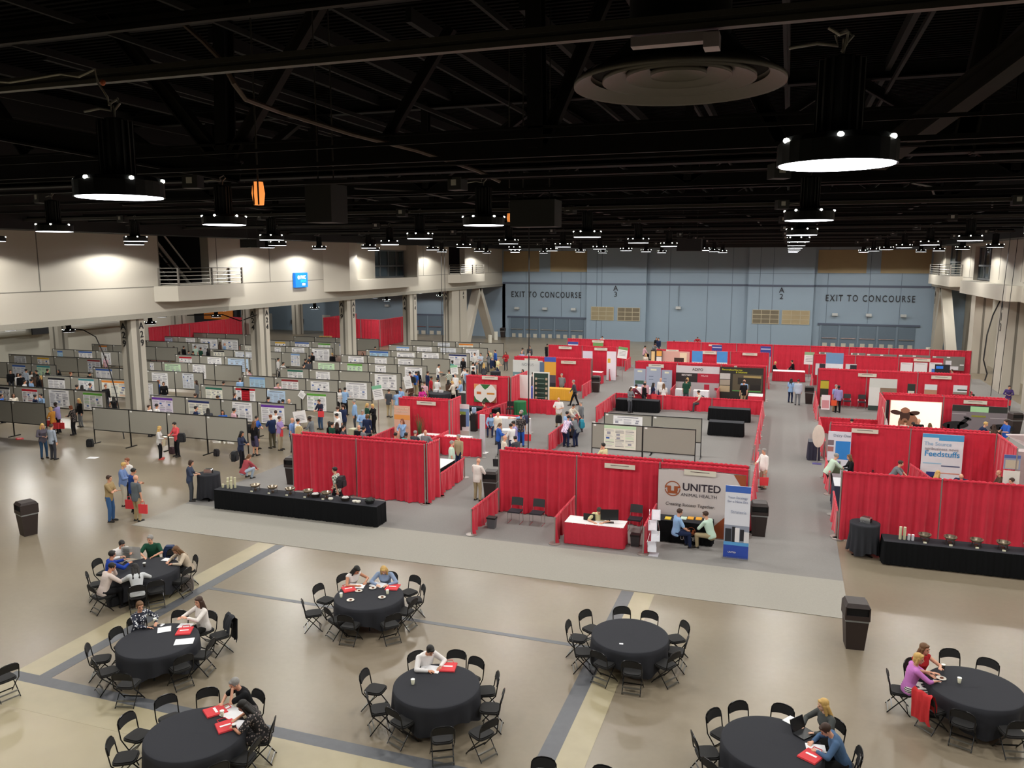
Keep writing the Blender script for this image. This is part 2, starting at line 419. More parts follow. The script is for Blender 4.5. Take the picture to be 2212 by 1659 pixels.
# columns carrying the overhangs, with their bay numbers
LETB = mt('#1d1e20', .5)
def column(x, y, wx, wy, h, label, txt=None, m=CREAM):
    c = MB(); g = .12
    c.b2(x-wx/2, y-wy/2, 0, x+wx/2, y+wy/2, h)
    o = c.build('column', m); tag(o, label, 'column')
    MB().b2(x-.05, y-wy/2-.01, 0, x+.12, y-wy/2+.01, h).build('groove', mt('#6f6b62', .8), o)
    MB().b2(x+wx/2-.01, y-.1, 0, x+wx/2+.012, y+.1, h).build('groove', mt('#6f6b62', .8), o)
    if txt:
        for side in (0, 1):
            z = h-.42
            for ch in txt:
                if side == 0: text(ch, .5, LETB, o, (x-wx*.2, y-wy/2-.02, z), ext=.01, bold=.006)
                else: text(ch, .5, LETB, o, (x+wx/2+.02, y+wy*.26, z), rot=(PI/2, 0, PI/2), ext=.01, bold=.006)
                z -= .47
    return o
column(-34.15, 35.3, .75, .95, 6.32, 'pale concrete column lettered A29 behind the poster boards', 'A29')
column(-34.15, 46.7, .75, 1.1, 6.32, 'pale concrete column lettered A24 with pipes among the poster boards', 'A24')
column(-34.15, 58.4, .75, 1.3, 6.32, 'pale concrete column lettered A19 before the far red enclosure', 'A19')
column(-34.15, 70.0, .75, 1.5, 6.32, 'pale concrete column lettered A14 right of the far red enclosure', 'A14')
column(-34.3, 81.6, 1.0, 4.2, 6.32, 'wide pale concrete column lettered A9 beside the slanting braces', 'A9')
for y, l in ((53.6, 'plain square column standing furthest left, under the black scoreboard duct'), (63.2, 'plain square column left of column A29, in front of the white duct'), (68.3, 'plain square column before the left red enclosure'), (79.8, 'plain square column left of column A24 by the grey corridor'), (90, 'plain square column left of the right red enclosure')):
    column(-60, y, 1.0, 1.0, OVERH, l, None, CREAM) if y != 63.2 else None
# slanting concrete braces at both far corners
def brace(x, ya, yb, yt, h, label, out=0.0, sgn=1):
    b_ = empty('slanted_brace', (0, 0, 0), 0, label, 'brace')
    for y in (ya, yb):
        q = MB(); w2 = .55
        P = [(y-w2, 0), (y+w2, 0), (yt+w2*.7, h), (yt-w2*.7, h)]
        v = [(x-.45, p[0], p[1]) for p in P]+[(x+.45, p[0], p[1]) for p in P]
        q.add(v, [(3, 2, 1, 0), (4, 5, 6, 7), (0, 1, 5, 4), (1, 2, 6, 5), (2, 3, 7, 6), (3, 0, 4, 7)]); q.build('leg', CREAM, b_)
brace(-34.3, 84.2, 92.8, 88.2, 6.32, 'pair of slanting concrete legs at the far left corner beside the exit doors')
brace(14.9, 84.5, 93, 90.5, 6.8, 'pair of slanting concrete legs at the far right corner, lettered A1 beside it')
o = column(15.4, 66.6, 1.2, 2.6, 6.8, 'pale concrete column lettered A13 with hanging cables on the right', None)
z = 6.2
for ch in 'A13': text(ch, .85, LETB, o, (14.78, 66.9, z), rot=(PI/2, 0, -PI/2), ext=.01); z -= .78
z = 6.0
oo = column(15.0, 94.2, .8, .8, 6.8, 'pale concrete column lettered A1 at the far right corner', None)
for ch in 'A1': text(ch, .8, LETB, oo, (14.58, 94.0, z), rot=(PI/2, 0, -PI/2), ext=.01); z -= .75
column(15.6, 77.5, 1.3, 1.6, 6.8, 'pale concrete column left of the one lettered A13', None)
column(15.0, 58.0, 1.0, 1.2, 6.8, 'pale concrete column at the right edge, beyond the woman in purple', None)
struct(MB().b2(-110, -6, 17, 40, 100, 17.3).build('ceiling', mt('#0c0c0d', .95)))
struct(MB().b2(-110, -6.3, 0, 40, -6, 17.3).build('wall_near', mt('#5a5850', .9)))
struct(MB().b2(24, -6, 0, 24.5, 95, 17).build('wall_side', mt('#8a857a', .9))) if False else None
# carpet of the exhibition aisles, laid in long sheets
def carpet(h):
    m = mt(h, .95, noise=.10, scale=30, spec=.1); return m
CA, CB = carpet('#8a8784'), carpet('#a19d94')
cm = MB(); Z = .012
def cp(x0, y0, x1, y1, k): cm.b2(x0, y0, .001, x1, y1, Z, k)
cp(-22.1, 22.15, 2.0, 24.9, 1)
cp(-22.1, 24.9, -10.1, 27.9, 0); cp(-10.1, 24.9, -.9, 28.0, 0); cp(-.9, 24.9, 2.0, 28.6, 0)
cp(-22.1, 27.9, -19.3, 31.5, 0); cp(-19.3, 27.9, -10.5, 92 if False else 73, 0); cp(-10.5, 28.0, -1.0, 73, 0); cp(-1.0, 28.6, 2.1, 73, 0); cp(2.1, 28.9, 15, 73, 0)
ck = cm.build('carpet', [CA, CB]); tag(ck, 'grey exhibition carpet under the booths, paler strip along its front edge', 'carpet')

# added dark boxes over the upper walls, standing in for the shade there
SHADE = mt('#141414', .7)
struct(MB().b2(WX+.0, -5, 10.85, WX+1.5, 94.9, 16.9).build('trim_40', SHADE)); struct(MB().b2(RX-1.3, -5, 10.85, RX, 94.9, 16.9).build('trim_41', SHADE)); struct(MB().b2(WX+1.5, 93.2, 10.9, RX-1.3, 94.3, 16.9).build('trim_42', SHADE))
# ================================================================== LAMPS
LENS = glow('#f4f6ff', 9.0, 'lens_glow'); PORT = glow('#fdfdf0', 25.0, 'port_glow')
LAMPZ = 10.28
def make_lamp():
    r = empty('ceiling_lamp', (0, 0, 0))
    MB().lathe([(.40, .02), (.475, 0), (.475, .17), (.43, .22), (.2, .24)], 28).build('housing', DARKMETAL, r, smooth=False)
    MB().lathe([(.0, -.004), (.455, -.004), (.455, .012), (0, .012)], 28, caps=False).build('lens', LENS, r)
    hs = MB(); hs.lathe([(.15, .22), (.15, .82), (.1, .86)], 16)
    for k in range(16):
        t = 2*PI*k/16; hs.box(.165*math.cos(t), .165*math.sin(t), .53, .05, .02, .6, rz=t)
    hs.build('heat_sink', mt('#0c0c0d', .6), r)
    for k in range(6):
        t = 2*PI*(k+.5)/6
        MB().ball((.462*math.cos(t), .462*math.sin(t), .185), (.026, .026, .022), 8, 5).build('side_light', PORT, r)
    MB().tube([(0, 0, .86), (.01, 0, .95), (.07, .02, 1.02), (.02, .05, 1.08), (-.06, .02, 1.03), (-.04, 0, .95), (-.2, 0, .98), (-.42, 0, .96)], .014).build('cable', mt('#8f8d86', .5), r); MB().cyl((0, 0, .86), (0, 0, 1.0), .012, n=6).build('hook', CHROME, r)
    jb = MB().b2(-.85, -.16, .80, -.5, .16, 1.08).build('junction_box', mt('#2b2c2d', .6), r)
    MB().b2(-.75, -.172, .90, -.62, -.16, 1.03).build('sticker', mt('#b9b9b4', .6), jb)
    return r
lampP = make_lamp()
spotd = bpy.data.lights.new('lamp_light', 'SPOT'); spotd.energy = LAMP_W; spotd.spot_size = R(160); spotd.spot_blend = .12
spotd.shadow_soft_size = .3; spotd.color = (1.0, .975, .92)
lampused = False
def lamp(x, y, z, label, k=1.0, sc=1.0, rz=0.0, group=None):
    global lampused
    if not lampused: o = lampP; o.location = (x, y, z); lampused = True; KIDS.clear(); tag(o, label, 'ceiling lamp', group)
    else: o = dup(lampP, (x, y, z), rz, label, group); o['category'] = 'ceiling lamp'
    o.rotation_euler.z = rz
    o.scale = (sc,)*3
    L = bpy.data.objects.new('lamp_light', spotd if k == 1.0 else small_spot); COL.objects.link(L); L.location = (x, y, z-.03)
    return o
small_spot = spotd.copy(); small_spot.energy = LAMP_W*.42
XS = [-33.0, -26.0, -19.3, -12.9, -6.6, .33, 6.9, 12.0]; YS = [7.4+10.0*j for j in range(9)]
ORD = ['first', 'second', 'third', 'fourth', 'fifth', 'sixth', 'seventh', 'eighth', 'ninth', 'tenth', 'eleventh', 'twelfth']
for i, x in enumerate(XS):
    for j, y in enumerate(YS):
        xx = x; yy = y
        if i == 0: xx = -31.7; yy = [8, 17, 25.5, 33.3, 44.5, 50.6, 58.6, 72.2, 84.5][j]
        if j == 0 and i == 4: xx = -7.2
        if j == 0 and i not in (4, 5): yy = 5.0 if i < 3 else 7.4
        if j == 1 and i == 3: xx, yy = -12.0, 15.3
        near = {(5, 0): 'large round black high-bay lamp at upper right, nearest the camera', (4, 0): 'large round black high-bay lamp at upper left with cables above'}
        lab = near.get((i, j), 'round black ceiling lamp, %s row from left wall, %s lamp from the camera' % (ORD[i], ORD[j]))
        lamp(xx, yy, LAMPZ if (i, j) != (4, 0) else 10.2, lab, rz=(i*37+j*53) % 60/60.0-.5 if j else 0.0, group='high-bay lamps of the hall')
UL = [(22, 714), (149, 717), (325, 700), (350, 685), (467, 685), (480, 672), (680, 667), (810, 644), (835, 650), (950, 640), (906, 634)]
UN = ['at the far left edge', 'left of column A29 over the white wall', 'right of column A29', 'above the left red enclosure, left one', 'before the orange sign', 'above the orange sign',
      'right of column A24', 'between columns A19 and A14, left one', 'between columns A19 and A14, right one', 'right of column A14', 'just right of column A14 lettering']
for (px, py), l in zip(UL, UN):
    x, y = atz(px, py, 5.45)
    lamp(x, y, 5.45, 'small round black lamp under the left overhang, '+l, k=.5, sc=.72, group='lamps under the left overhang')
for x in (-44, -54, -62):  # unseen spots without fixtures; outermost row added to brighten the white wall
    for y in (36, 48, 60, 72, 86):
        if x == -62 and y in (36,): continue
        L = bpy.data.objects.new('overhang_fill', small_spot); COL.objects.link(L); L.location = (x, y, 6.3)
for y in (30, 44, 58, 72, 86):
    L = bpy.data.objects.new('recess_light', small_spot); COL.objects.link(L); L.location = (16.6, y, 6.6)
# ================================================================== DARK CEILING STEELWORK
STL = mt('#111010', .7, noise=.15, scale=3, spec=.2); STL2 = mt('#0a0a0a', .8, noise=.2, scale=2); STL3 = mt('#242220', .7, noise=.1, scale=3, spec=.2)
def ibeam(mb, p0, p1, h=.45, wd=.25):
    p0 = Vector(p0); p1 = Vector(p1); d = (p1-p0); L = d.length; d.normalize()
    side = d.cross(Vector((0, 0, 1)))
    if side.length < .1: side = Vector((1, 0, 0))
    side.normalize(); up = side.cross(d).normalized()
    Mx = Matrix((side, d, up)).transposed().to_4x4(); Mx.translation = (p0+p1)/2
    for dz, sw, sh in ((h/2, wd, .05), (-h/2, wd, .05), (0, .05, h)): mb.box(0, 0, dz, sw, L, sh, M=Mx)
def beam(name, p, q, h, wd, m, label, cat='beam', group=None):
    b_ = MB(); ibeam(b_, p, q, h, wd); return tag(b_.build(name, m), label, cat, group)
def truss(y, z0, z1, x0, x1, n, label):
    t = empty('roof_truss', (0, 0, 0), 0, label, 'roof truss', 'roof trusses across the hall')
    a = MB(); ibeam(a, (x0, y, z0), (x1, y, z0), .6, .42); a.build('lower_chord', STL, t)
    a = MB(); ibeam(a, (x0, y, z1), (x1, y, z1), .5, .42); a.build('upper_chord', STL, t)
    s = (x1-x0)/n
    for k in range(n):
        xa = x0+k*s
        a = MB(); ibeam(a, (xa, y, z0), (xa, y, z1), .3, .3); a.build('post', STL, t)
        a = MB(); ibeam(a, (xa, y, z0) if k % 2 else (xa, y, z1), (xa+s, y, z1) if k % 2 else (xa+s, y, z0), .28, .28); a.build('diagonal', STL, t)
for j, y in enumerate((33, 46, 59, 72, 85)): truss(y, 12.6, 16.2, -32.0, 12.9, 8, 'dark steel roof truss across the hall, %s from the camera' % ORD[j])
# the near truss: deep girder below, web members above, read along sight lines on its own plane
YT = 20.5
def tp(px, py, y=YT): x, z = aty(px, py, y); return (x, y, z)
t = empty('roof_truss', (0, 0, 0), 0, 'nearest deep roof truss with slanting struts over the tables', 'roof truss')
a = MB(); ibeam(a, (-32, YT, 12.35), (13, YT, 12.35), 1.0, .45); a.build('lower_chord', STL, t); a = MB(); ibeam(a, (-32, YT, 16.6), (13, YT, 16.6), .5, .45); a.build('upper_chord', STL, t)
for k, (p, q, w_) in enumerate((((150, -60), (475, 345), .34), ((720, -40), (505, 335), .3), ((488, 345), (480, -40), .4), ((975, 60), (835, 300), .22), ((1162, 320), (1155, -60), .4), ((1330, -60), (1175, 310), .28), ((2165, -60), (2075, 330), .42), ((1500, -60), (1700, 330), .3), ((-100, 100), (60, 330), .3))):
    a = MB(); ibeam(a, tp(*p), tp(*q), w_, w_); a.build('diagonal', STL3 if k in (0, 1, 6) else STL, t)
beam('roof_strut', tp(2300, 40, 15), tp(1895, 345, 20), .42, .36, STL3, 'thick slanting strut at the upper right edge, running down left', 'strut')
# beam directly over the nearest lamps
beam('roof_beam', (-14, 7.35, 11.5), (9, 7.35, 11.5), .09, .09, mt('#4a4843', .5, .1), 'straight grey steel beam crossing the whole top of the picture')
beam('roof_beam', (-16, 7.9, 12.2), (9, 7.9, 12.2), .08, .08, STL3, 'thinner dark steel beam above the main one near the top edge')
beam('roof_beam', tp(-60, 268, 15), tp(520, 372, 17.5), .5, .34, STL, 'dark slanting beam behind the near left lamp')
for k, x in enumerate([-31+3.4*i for i in range(14)]):
    b_ = MB(); b_.b2(x-.09, 22, 16.2, x+.09, 93, 16.6); b_.b2(x-.05, 3, 15.4, x+.05, 93, 15.55)
    o = b_.build('roof_joist', STL2); tag(o, 'thin dark joist along the hall, %s' % ('leftmost' if k == 0 else 'rightmost' if k == 13 else 'number %d from the left wall' % (k+1)), 'joist', 'joists along the roof')
dk = MB()
for i in range(300): dk.b2(-34, -5+i*.33, 16.85, 14, -4.85+i*.33, 17.0)
dk.build('deck_rib', mt('#080808', .9, spec=.1), bpy.data.objects['ceiling'])
CH = mt('#3a3835', .5, .2)
ys = sorted(set([17.4+10*j for j in range(8)]+[14.2+3.35*j for j in range(24)]))
for j, y in enumerate(ys):
    lampr = abs((y-7.4) % 10) < .01
    b_ = MB(); b_.b2(-32.1, y-.05, 11.2 if lampr else 11.32, 13.0, y+.05, 11.3 if lampr else 11.4)
    if not lampr: b_.b2(-32.1, y-.35, 11.6, 13.0, y-.3, 11.66)
    o = b_.build('channel_rail', CH if lampr else STL)
    tag(o, 'thin grey channel rail crossing above the lamps, %s' % ('nearest' if j == 0 else 'farthest' if j == len(ys)-1 else 'number %d from the camera' % (j+1)), 'rail', 'channel rails above the lamps')
rng = random.Random(4)
for j in range(12):
    x = -28+j*3.5; y = 23+rng.random()*25
    o = MB().tube([(x, y, 11.9), (x+1.0, y+3, 12.0), (x+1.6, y+6, 11.8), (x+1.6, y+22, 11.8)], .04).build('conduit', CH); tag(o, 'thin conduit run below the roof, %s from the left' % ORD[j], 'conduit', 'conduits below the roof')
o = MB().tube([tp(395, 50, 12), tp(440, 90, 12), tp(478, 130, 12.1), tp(505, 180, 12.2), tp(530, 214, 12.5), tp(600, 240, 13.5), tp(760, 290, 15), tp(900, 325, 16.5), tp(1030, 368, 18), tp(1080, 392, 18.5)], .045).build('pipe', mt('#4f4038', .5)); tag(o, 'brown bent pipe running down to the right across the upper middle', 'pipe')
x, y = atz(1465, 187, 11.4)
r = empty('ring_diffuser', (x, y, 11.4), 0, 'large round air diffuser of concentric rings right of centre near the top', 'air diffuser')
DG = mt('#5c5852', .5, .1); QS = math.hypot(x, y)*.9/9.2
for k, (a, c, z) in enumerate(((1.24, 1.04, 0), (.90, .62, .05), (.62, .34, .09), (.33, .0, .11))):
    MB().lathe([(max(c, .001)*QS, z+.10), (a*.98*QS, z+.015), (a*QS, z), (a*QS, z+.05), (max(c, .001)*QS, z+.16)], 48, caps=False).build('ring', DG, r, smooth=True)
MB().lathe([(1.15*QS, .12), (.8*QS, .3), (.55, .5), (.55, 4.8)], 32, caps=False).build('duct', STL2, r, smooth=True)
def cabinet(px, py, z, wd, h, label):
    x, y = atz(px, py, z); r = empty('hanging_speaker', (x, y, z), 0, label, 'speaker')
    MB().b2(-wd/2, -.4, -h, wd/2, .4, 0).build('case', mt('#242627', .6), r)
    for q in (-.3, .3): MB().cyl((wd*q, 0, 0), (wd*q, 0, 16.8-z), .02, n=5).build('rod', CH, r)
cabinet(1158, 433, 11.3, 1.4, .8, 'black box speaker hung near the middle, left of a lamp cable'); cabinet(704, 400, 11.4, .75, .95, 'tall black box hung right of the orange heater glow')
cabinet(545, 517, 10.75, 1.2, .5, 'small black box hung above the wall behind the left balcony'); cabinet(70, 515, 10.7, 1.5, .5, 'small black box hung at the left edge between lamps'); cabinet(1490, 516, 10.9, 1.6, .8, 'black box hung among the far lamps in the centre')
HE = glow('#e0843f', 1.1, 'heater_glow')
def heater(px, py, z, s, label):
    x, y = atz(px, py, z); r = empty('heater', (x, y, z), 0, label, 'heater'); MB().lathe([(.2*s, -.45*s), (.26*s, 0), (.2*s, .45*s)], 16).build('element', HE, r, smooth=True)
    for q in (-.06, .16): MB().b2(q*s, -.28*s, -.46*s, q*s+.035*s, -.22*s, .46*s).build('band', BLACK, r)
    MB().cyl((0, 0, .4*s), (0, 0, 16.8-z), .02, n=5).build('rod', CH, r)
heater(558, 418, 10.95, .55, 'glowing orange lamp drum right of the near left lamp'); heater(1100, 470, 10.9, .3, 'small glowing orange drum left of the middle speaker')
near_boxes = [o for o in COL.objects if o.name.startswith('junction_box') and o.parent and o.parent.location.y < 9]
for o in near_boxes:
    for c in list(o.children): bpy.data.objects.remove(c)
for o in near_boxes: bpy.data.objects.remove(o)
x, z = aty(1470, 88, 7.35)
f = empty('strip_light', (x, 7.35, z), 0, 'unlit pale strip light with a square box under the main beam', 'strip light')
MB().b2(-.42, -.06, -.03, .32, .06, .05).build('tray', mt('#9c9298', .5), f); MB().b2(.2, -.09, -.09, .33, .09, .03).build('box', mt('#a89ea4', .5), f)
for k, (pts, l) in enumerate(((((-20, 175), (20, 178), (60, 172), (130, 160), (170, 166), (205, 150), (212, 180), (232, 210), (236, 228)), 'pale looping cable on the beam above the left lamp'), (((1790, 60), (1815, 75), (1832, 70), (1828, 95), (1818, 112)), 'pale cable knot above the right lamp'))):
    o = MB().tube([tp(px, py, 7.22) for px, py in pts], .013, 6).build('cable', mt('#a5a299', .5)); tag(o, l, 'cable')
o = MB().ball(tp(222, 178, 7.18), (.03, .03, .035)).build('cable_connector', mt('#b0562c', .5)); tag(o, 'small orange connector on the cable above the left lamp', 'connector')
# ================================================================== POSTER BOARDS
FELT = mt('#9c998f', .95, noise=.08, scale=60, spec=.1); FRM = mt('#161616', .5)
BW = 2.42
def make_board():
    r = empty('display_board')
    MB().b2(-BW/2+.04, -.02, .78, BW/2-.04, .02, 1.92).build('panel', FELT, r)
    f = MB(); f.b2(-BW/2+.01, -.03, 1.92, BW/2-.01, .03, 1.96); f.b2(-BW/2+.01, -.03, .74, BW/2-.01, .03, .78)
    f.build('frame', FRM, r)
    for s in (-1, 1):
        l = MB(); l.b2(s*(BW/2-.022)-.02, -.022, .03, s*(BW/2-.022)+.02, .022, 1.96).build('leg', FRM, r) if False else None
        q = MB(); q.b2(s*(BW/2-.024)-.02, -.022, .03, s*(BW/2-.024)+.02, .022, 1.965); q.b2(s*(BW/2-.024)-.03, -.36, 0, s*(BW/2-.024)+.03, .36, .04); q.build('leg', FRM, r)
    MB().b2(-BW/2+.1, -.03, 1.83, -BW/2+.22, -.022, 1.91).build('number_card', WHITE, r)
    return r
boardP = make_board(); bused = False
PAL = {'w': '#eeecec', 'c': '#ece9da', 'b': '#3f62a8', 'n': '#2c3563', 'r': '#b3202c', 'g': '#5d9c3c', 'G': '#2f6a58', 'p': '#6a3a9c', 't': '#4a8f96', 'o': '#e0883a', 'y': '#d8ab3c', 'k': '#2c2c30',
       'L': '#b9cfe6', 'l': '#c4e0bb', 'B': '#7fa6d8', 'm': '#e6ddeb', 'd': '#8b2c30', 'h': '#d8dbe0', 'M': '#8a2a8a', 's': '#a9cbe0'}
PN = {'w': 'white', 'c': 'cream', 'b': 'blue', 'n': 'navy', 'r': 'red', 'g': 'green', 'G': 'dark green', 'p': 'purple', 't': 'teal', 'o': 'orange', 'y': 'yellow', 'k': 'black', 'L': 'pale blue', 'l': 'pale green', 'B': 'mid blue', 'm': 'lilac', 'd': 'dark red', 'h': 'pale grey', 'M': 'violet', 's': 'sky blue'}
def pm(c): return mt(PAL[c], .7, noise=.02, spec=.2)
def paper(name, wd, h, bg, hd, label, seed=0, cat='poster', center=None, y=0.0, group=None):
    """one printed sheet in the local xz plane, facing -y, its top left at the origin's left top"""
    rg = random.Random(seed); mats = [pm(bg), pm(hd if hd != '-' else 'k'), mt('#6a6a74', .7), mt('#9a9aa6', .7), pm('r'), pm('b')]
    s = MB(); s.b2(-wd/2, 0, -h, wd/2, .008, 0, 0); e = -.0035
    def bar(x0, z0, x1, z1, m): s.b2(x0, e, z0, x1, 0, z1, m)
    if hd != '-': bar(-wd/2, -h*.13, wd/2, -.004, 1)
    else: bar(-wd*.36, -h*.09, wd*.36, -h*.055, 2)
    if center: 
        bar(-wd*.2, -h, wd*.22, -.01, 4)
        for k in range(5): bar(-wd*.15, -h*(.2+.15*k), wd*.16, -h*(.18+.15*k), 0)
    n = 3 if wd > .8 else 2
    cw = wd*.94/n
    for c in range(n):
        if center and c == 1: continue
        x0 = -wd*.47+c*cw; z = -h*.18
        while z > -h*.93:
            t = rg.random()
            if t < .09 and z > -h*.8:
                a = rg.uniform(.02, .4)*cw; hh = h*rg.uniform(.06, .12); bar(x0+a, z-hh, x0+a+cw*.35, z, rg.choice([3, 3, 3, 5, 2])); z -= hh+h*.03
            elif t < .35: bar(x0+.02, z-h*.02, x0+cw*.9, z, 2 if rg.random() < .5 else (1 if hd != '-' else 3)); z -= h*.05
            else: bar(x0+.02, z-h*.008, x0+cw*rg.uniform(.6, .92), z, 3); z -= h*.03
    o = s.build(name, mats); tag(o, label, cat, group); return o
# rows of four boards; poster spec per board: (left px, right px, sheet, header, height m)
GX = {'L': -59.75, 'M': -46.75, 'R': -33.95}
GN = {'L': 'left', 'M': 'middle', 'R': 'right'}
ROWS = [32.0, 36.1, 40.25, 44.4, 48.5, 52.65, 56.85, 60.95, 65.15, 69.35]
RN = ['front', 'second', 'third', 'fourth', 'fifth', 'sixth', 'seventh', 'eighth', 'ninth', 'last']
SKIP = {('L', 0), ('L', 1), ('L', 2)}
POST = {
 ('M', 1): ['0-22wkw', '49-82wrr', '107-150w-', '181-222wg'], ('R', 1): ['330-374mp', '408-453cn', '503-545w-', '565-615wp'],
 ('M', 2): ['105-141wkh', '171-204wt', '221-279co', '318-331w-'], ('R', 2): ['445-481cG', '510-552wr', '578-617L-', '664-705wg'],
 ('L', 3): [None, None, '28-56hb', '81-109lt'], ('M', 3): ['208-243wb', '271-290sb', '329-363w-', '395-419h-'], ('R', 3): ['540-573sB', '609-645wd', '672-712w-', '748-793w-'],
 ('L', 4): ['32-57h-', '82-107wy', None, '190-217hd'], ('M', 4): ['325-333w-', '357-391l-', '417-445w-', None], ('R', 4): ['622-655wG', '683-713w-', None, '810-857w-'],
 ('L', 5): ['125-136sb', '171-200wb', '220-240w-', '275-283w-'], ('M', 5): ['388-415wr', '449-479w-', '493-537L-', '551-562wb'], ('R', 5): ['688-723l-', '751-783lg', '811-834w-', '875-912w-'],
 ('L', 6): ['215-232wo', None, None, None], ('M', 6): ['462-485ck', '509-554h-', None, '629-648wB'], ('R', 6): ['753-786w-', '810-836w-', '860-894w-', None],
 ('L', 7): [None, None, None, '416-450w-'], ('M', 7): ['527-557c-', '594-607w-', '631-658w-', '675-712w-'], ('R', 7): ['799-839sb', '858-896w-', '912-948w-', '970-1008wn'],
 ('L', 8): ['356-373L-', '402-422w-', '434-473w-', '480-515w-'], ('M', 8): ['595-617wy', '638-668wb', '688-714wg', '734-750wb'], ('R', 8): ['857-884wB', '901-933w-', '952-985h-', '1007-1035w-'],
 ('R', 9): [None, '946-972h-', '992-1022co', None]}
for (g, x0) in GX.items():
    for j, y in enumerate(ROWS):
        if (g, j) in SKIP: continue
        for k in range(4):
            x = x0+(k+.5)*2.39
            px = IMW/2+FPX*((Vector((x, y, 1.4))-CP).dot(RT)/(Vector((x, y, 1.4))-CP).dot(FW))
            if px < -25: continue
            if g == 'M' and j == 6 and k == 2: pass
            spec = (POST.get((g, j)) or [None]*4)[k]
            nm = '%s of four, %s row, %s block' % (['leftmost', 'second', 'third', 'rightmost'][k], RN[j], GN[g])
            lab = 'grey display board, '+nm
            if not bused: o = boardP; o.location = (x, y, 0); bused = True; KIDS.clear(); tag(o, lab, 'display board', 'grey display boards')
            else: o = dup(boardP, (x, y, 0), 0, lab, 'grey display boards'); o['category'] = 'display board'
            SEGS.append((x-1.2, y, x+1.2, y))
            if spec:
                a, rest = spec.split('-', 1); i = 0
                while i < len(rest) and rest[i].isdigit(): i += 1
                bpx = float(rest[:i]); s_, h_ = rest[i], rest[i+1]
                xa = aty(float(a), 0, y)[0]; xa = None
                # sight line to the board plane at mid height
                def onb(px):
                    lo, hi = -90.0, 20.0
                    for _ in range(30):
                        m_ = (lo+hi)/2; v = Vector((m_, y, 1.5))-CP
                        if IMW/2+FPX*v.dot(RT)/v.dot(FW) < px: lo = m_
                        else: hi = m_
                    return lo
                xa, xb = onb(float(a)), onb(bpx)
                xa = max(xa, x-1.15); xb = min(xb, x+1.15)
                if xb-xa < .3: continue
                wd = xb-xa; hh = 1.02 if wd > .7 else .95
                p = paper('poster', wd, hh, s_, h_, '%s poster%s on board %s' % (PN[s_], ' with %s heading' % PN[h_] if h_ != '-' else '', nm.replace(' of four', '').replace(' block', ' group')), j*17+k*5+ord(g), center='c' if (g, j, k) == ('R', 2, 1) else None, group='research posters')
                p.location = ((xa+xb)/2, y-.036, 1.86-.03*((j+k) % 3))
# two rows of boards inside the lounge
for (x, y, l) in ((-7.2, 36.35, 'left one of the front pair in the lounge'), (-4.8, 36.35, 'right one of the front pair in the lounge'), (-7.2, 39.05, 'left one of the rear pair in the lounge'), (-4.8, 39.05, 'right one of the rear pair in the lounge')):
    SEGS.append((x-1.2, y, x+1.2, y))
    o = dup(boardP, (x, y, 0), 0, 'grey felt display board in black frame, '+l, 'grey display boards'); o['category'] = 'display board'
p = paper('poster', 1.5, 1.1, 'c', 'l', 'large research poster with pale green heading on the front left lounge board', 5); p.location = (-7.05, 36.3, 1.9)
p = paper('poster', 1.45, .95, 'w', '-', 'white research poster on the rear left lounge board', 8); p.location = (-7.2, 39.0, 1.85)

# ================================================================== PIPE AND DRAPE
REDM = mt('#cc2c40', .8, noise=.16, scale=3, spec=.2, sheen=.3, name='red_drape'); REDD = mt('#b91f33', .8, noise=.10, scale=6, spec=.2)
def pleats(L, h, seed, amp=.062, z0=.02, flare=1.0, n_per=16, per=.19):
    rg = random.Random(seed); nx = max(8, int(L*n_per)); nz = 5 if h > 1.2 else 3
    ph = [rg.uniform(0, 6.28) for _ in range(5)]
    vs = []; fs = []
    for j in range(nz+1):
        t = j/nz; z = z0+(h-z0)*t
        A = amp*(1.25-.75*t)*flare
        for i in range(nx+1):
            x = L*i/nx
            u = x+.03*math.sin(x*2.3+ph[0])+.12*math.sin(x*.9+ph[3])
            yy = A*(math.sin(2*PI*u/per+ph[1])*.7+math.sin(2*PI*u/(per*2.37)+ph[2])*.75*(1-.5*t)+math.sin(2*PI*u/(per*5.1)+ph[4])*.8*(1-t))
            vs.append((x, yy, z))
    for j in range(nz):
        for i in range(nx):
            a = j*(nx+1)+i; fs.append((a, a+1, a+nx+2, a+nx+1))
    return vs, fs
DP = {}
def drape_proto(L, h, seed):
    key = (round(L, 2), h, seed)
    if key in DP: return DP[key]
    s = MB(); v, f = pleats(L-.05, h, seed); s.add([(x+.025, y, z) for x, y, z in v], f)
    me = bpy.data.meshes.new('curtain'); me.from_pydata(s.v, [], s.f); me.materials.append(REDM); me.polygons.foreach_set('use_smooth', [True]*len(s.f))
    s = MB(); s.cyl((0, 0, h), (L, 0, h), .02, n=6)
    # gathered sleeve round the crossbar
    vs = []; n = int(L*22); N = 8
    rg = random.Random(seed+9)
    for i in range(n+1):
        r = .035+.012*math.sin(i*1.7)+rg.uniform(0, .012)
        for k in range(N): t = 2*PI*k/N; vs.append((.03+(L-.06)*i/n, r*.8*math.cos(t), h-.01+r*math.sin(t)*1.2))
    fs = [(i*N+k, i*N+(k+1) % N, (i+1)*N+(k+1) % N, (i+1)*N+k) for i in range(n) for k in range(N)]
    s.add(vs, fs, 1)
    m2 = bpy.data.meshes.new('crossbar'); m2.from_pydata(s.v, [], s.f); m2.materials.append(STEEL); m2.materials.append(REDM); m2.polygons.foreach_set('material_index', s.m)
    DP[key] = (me, m2); return DP[key]
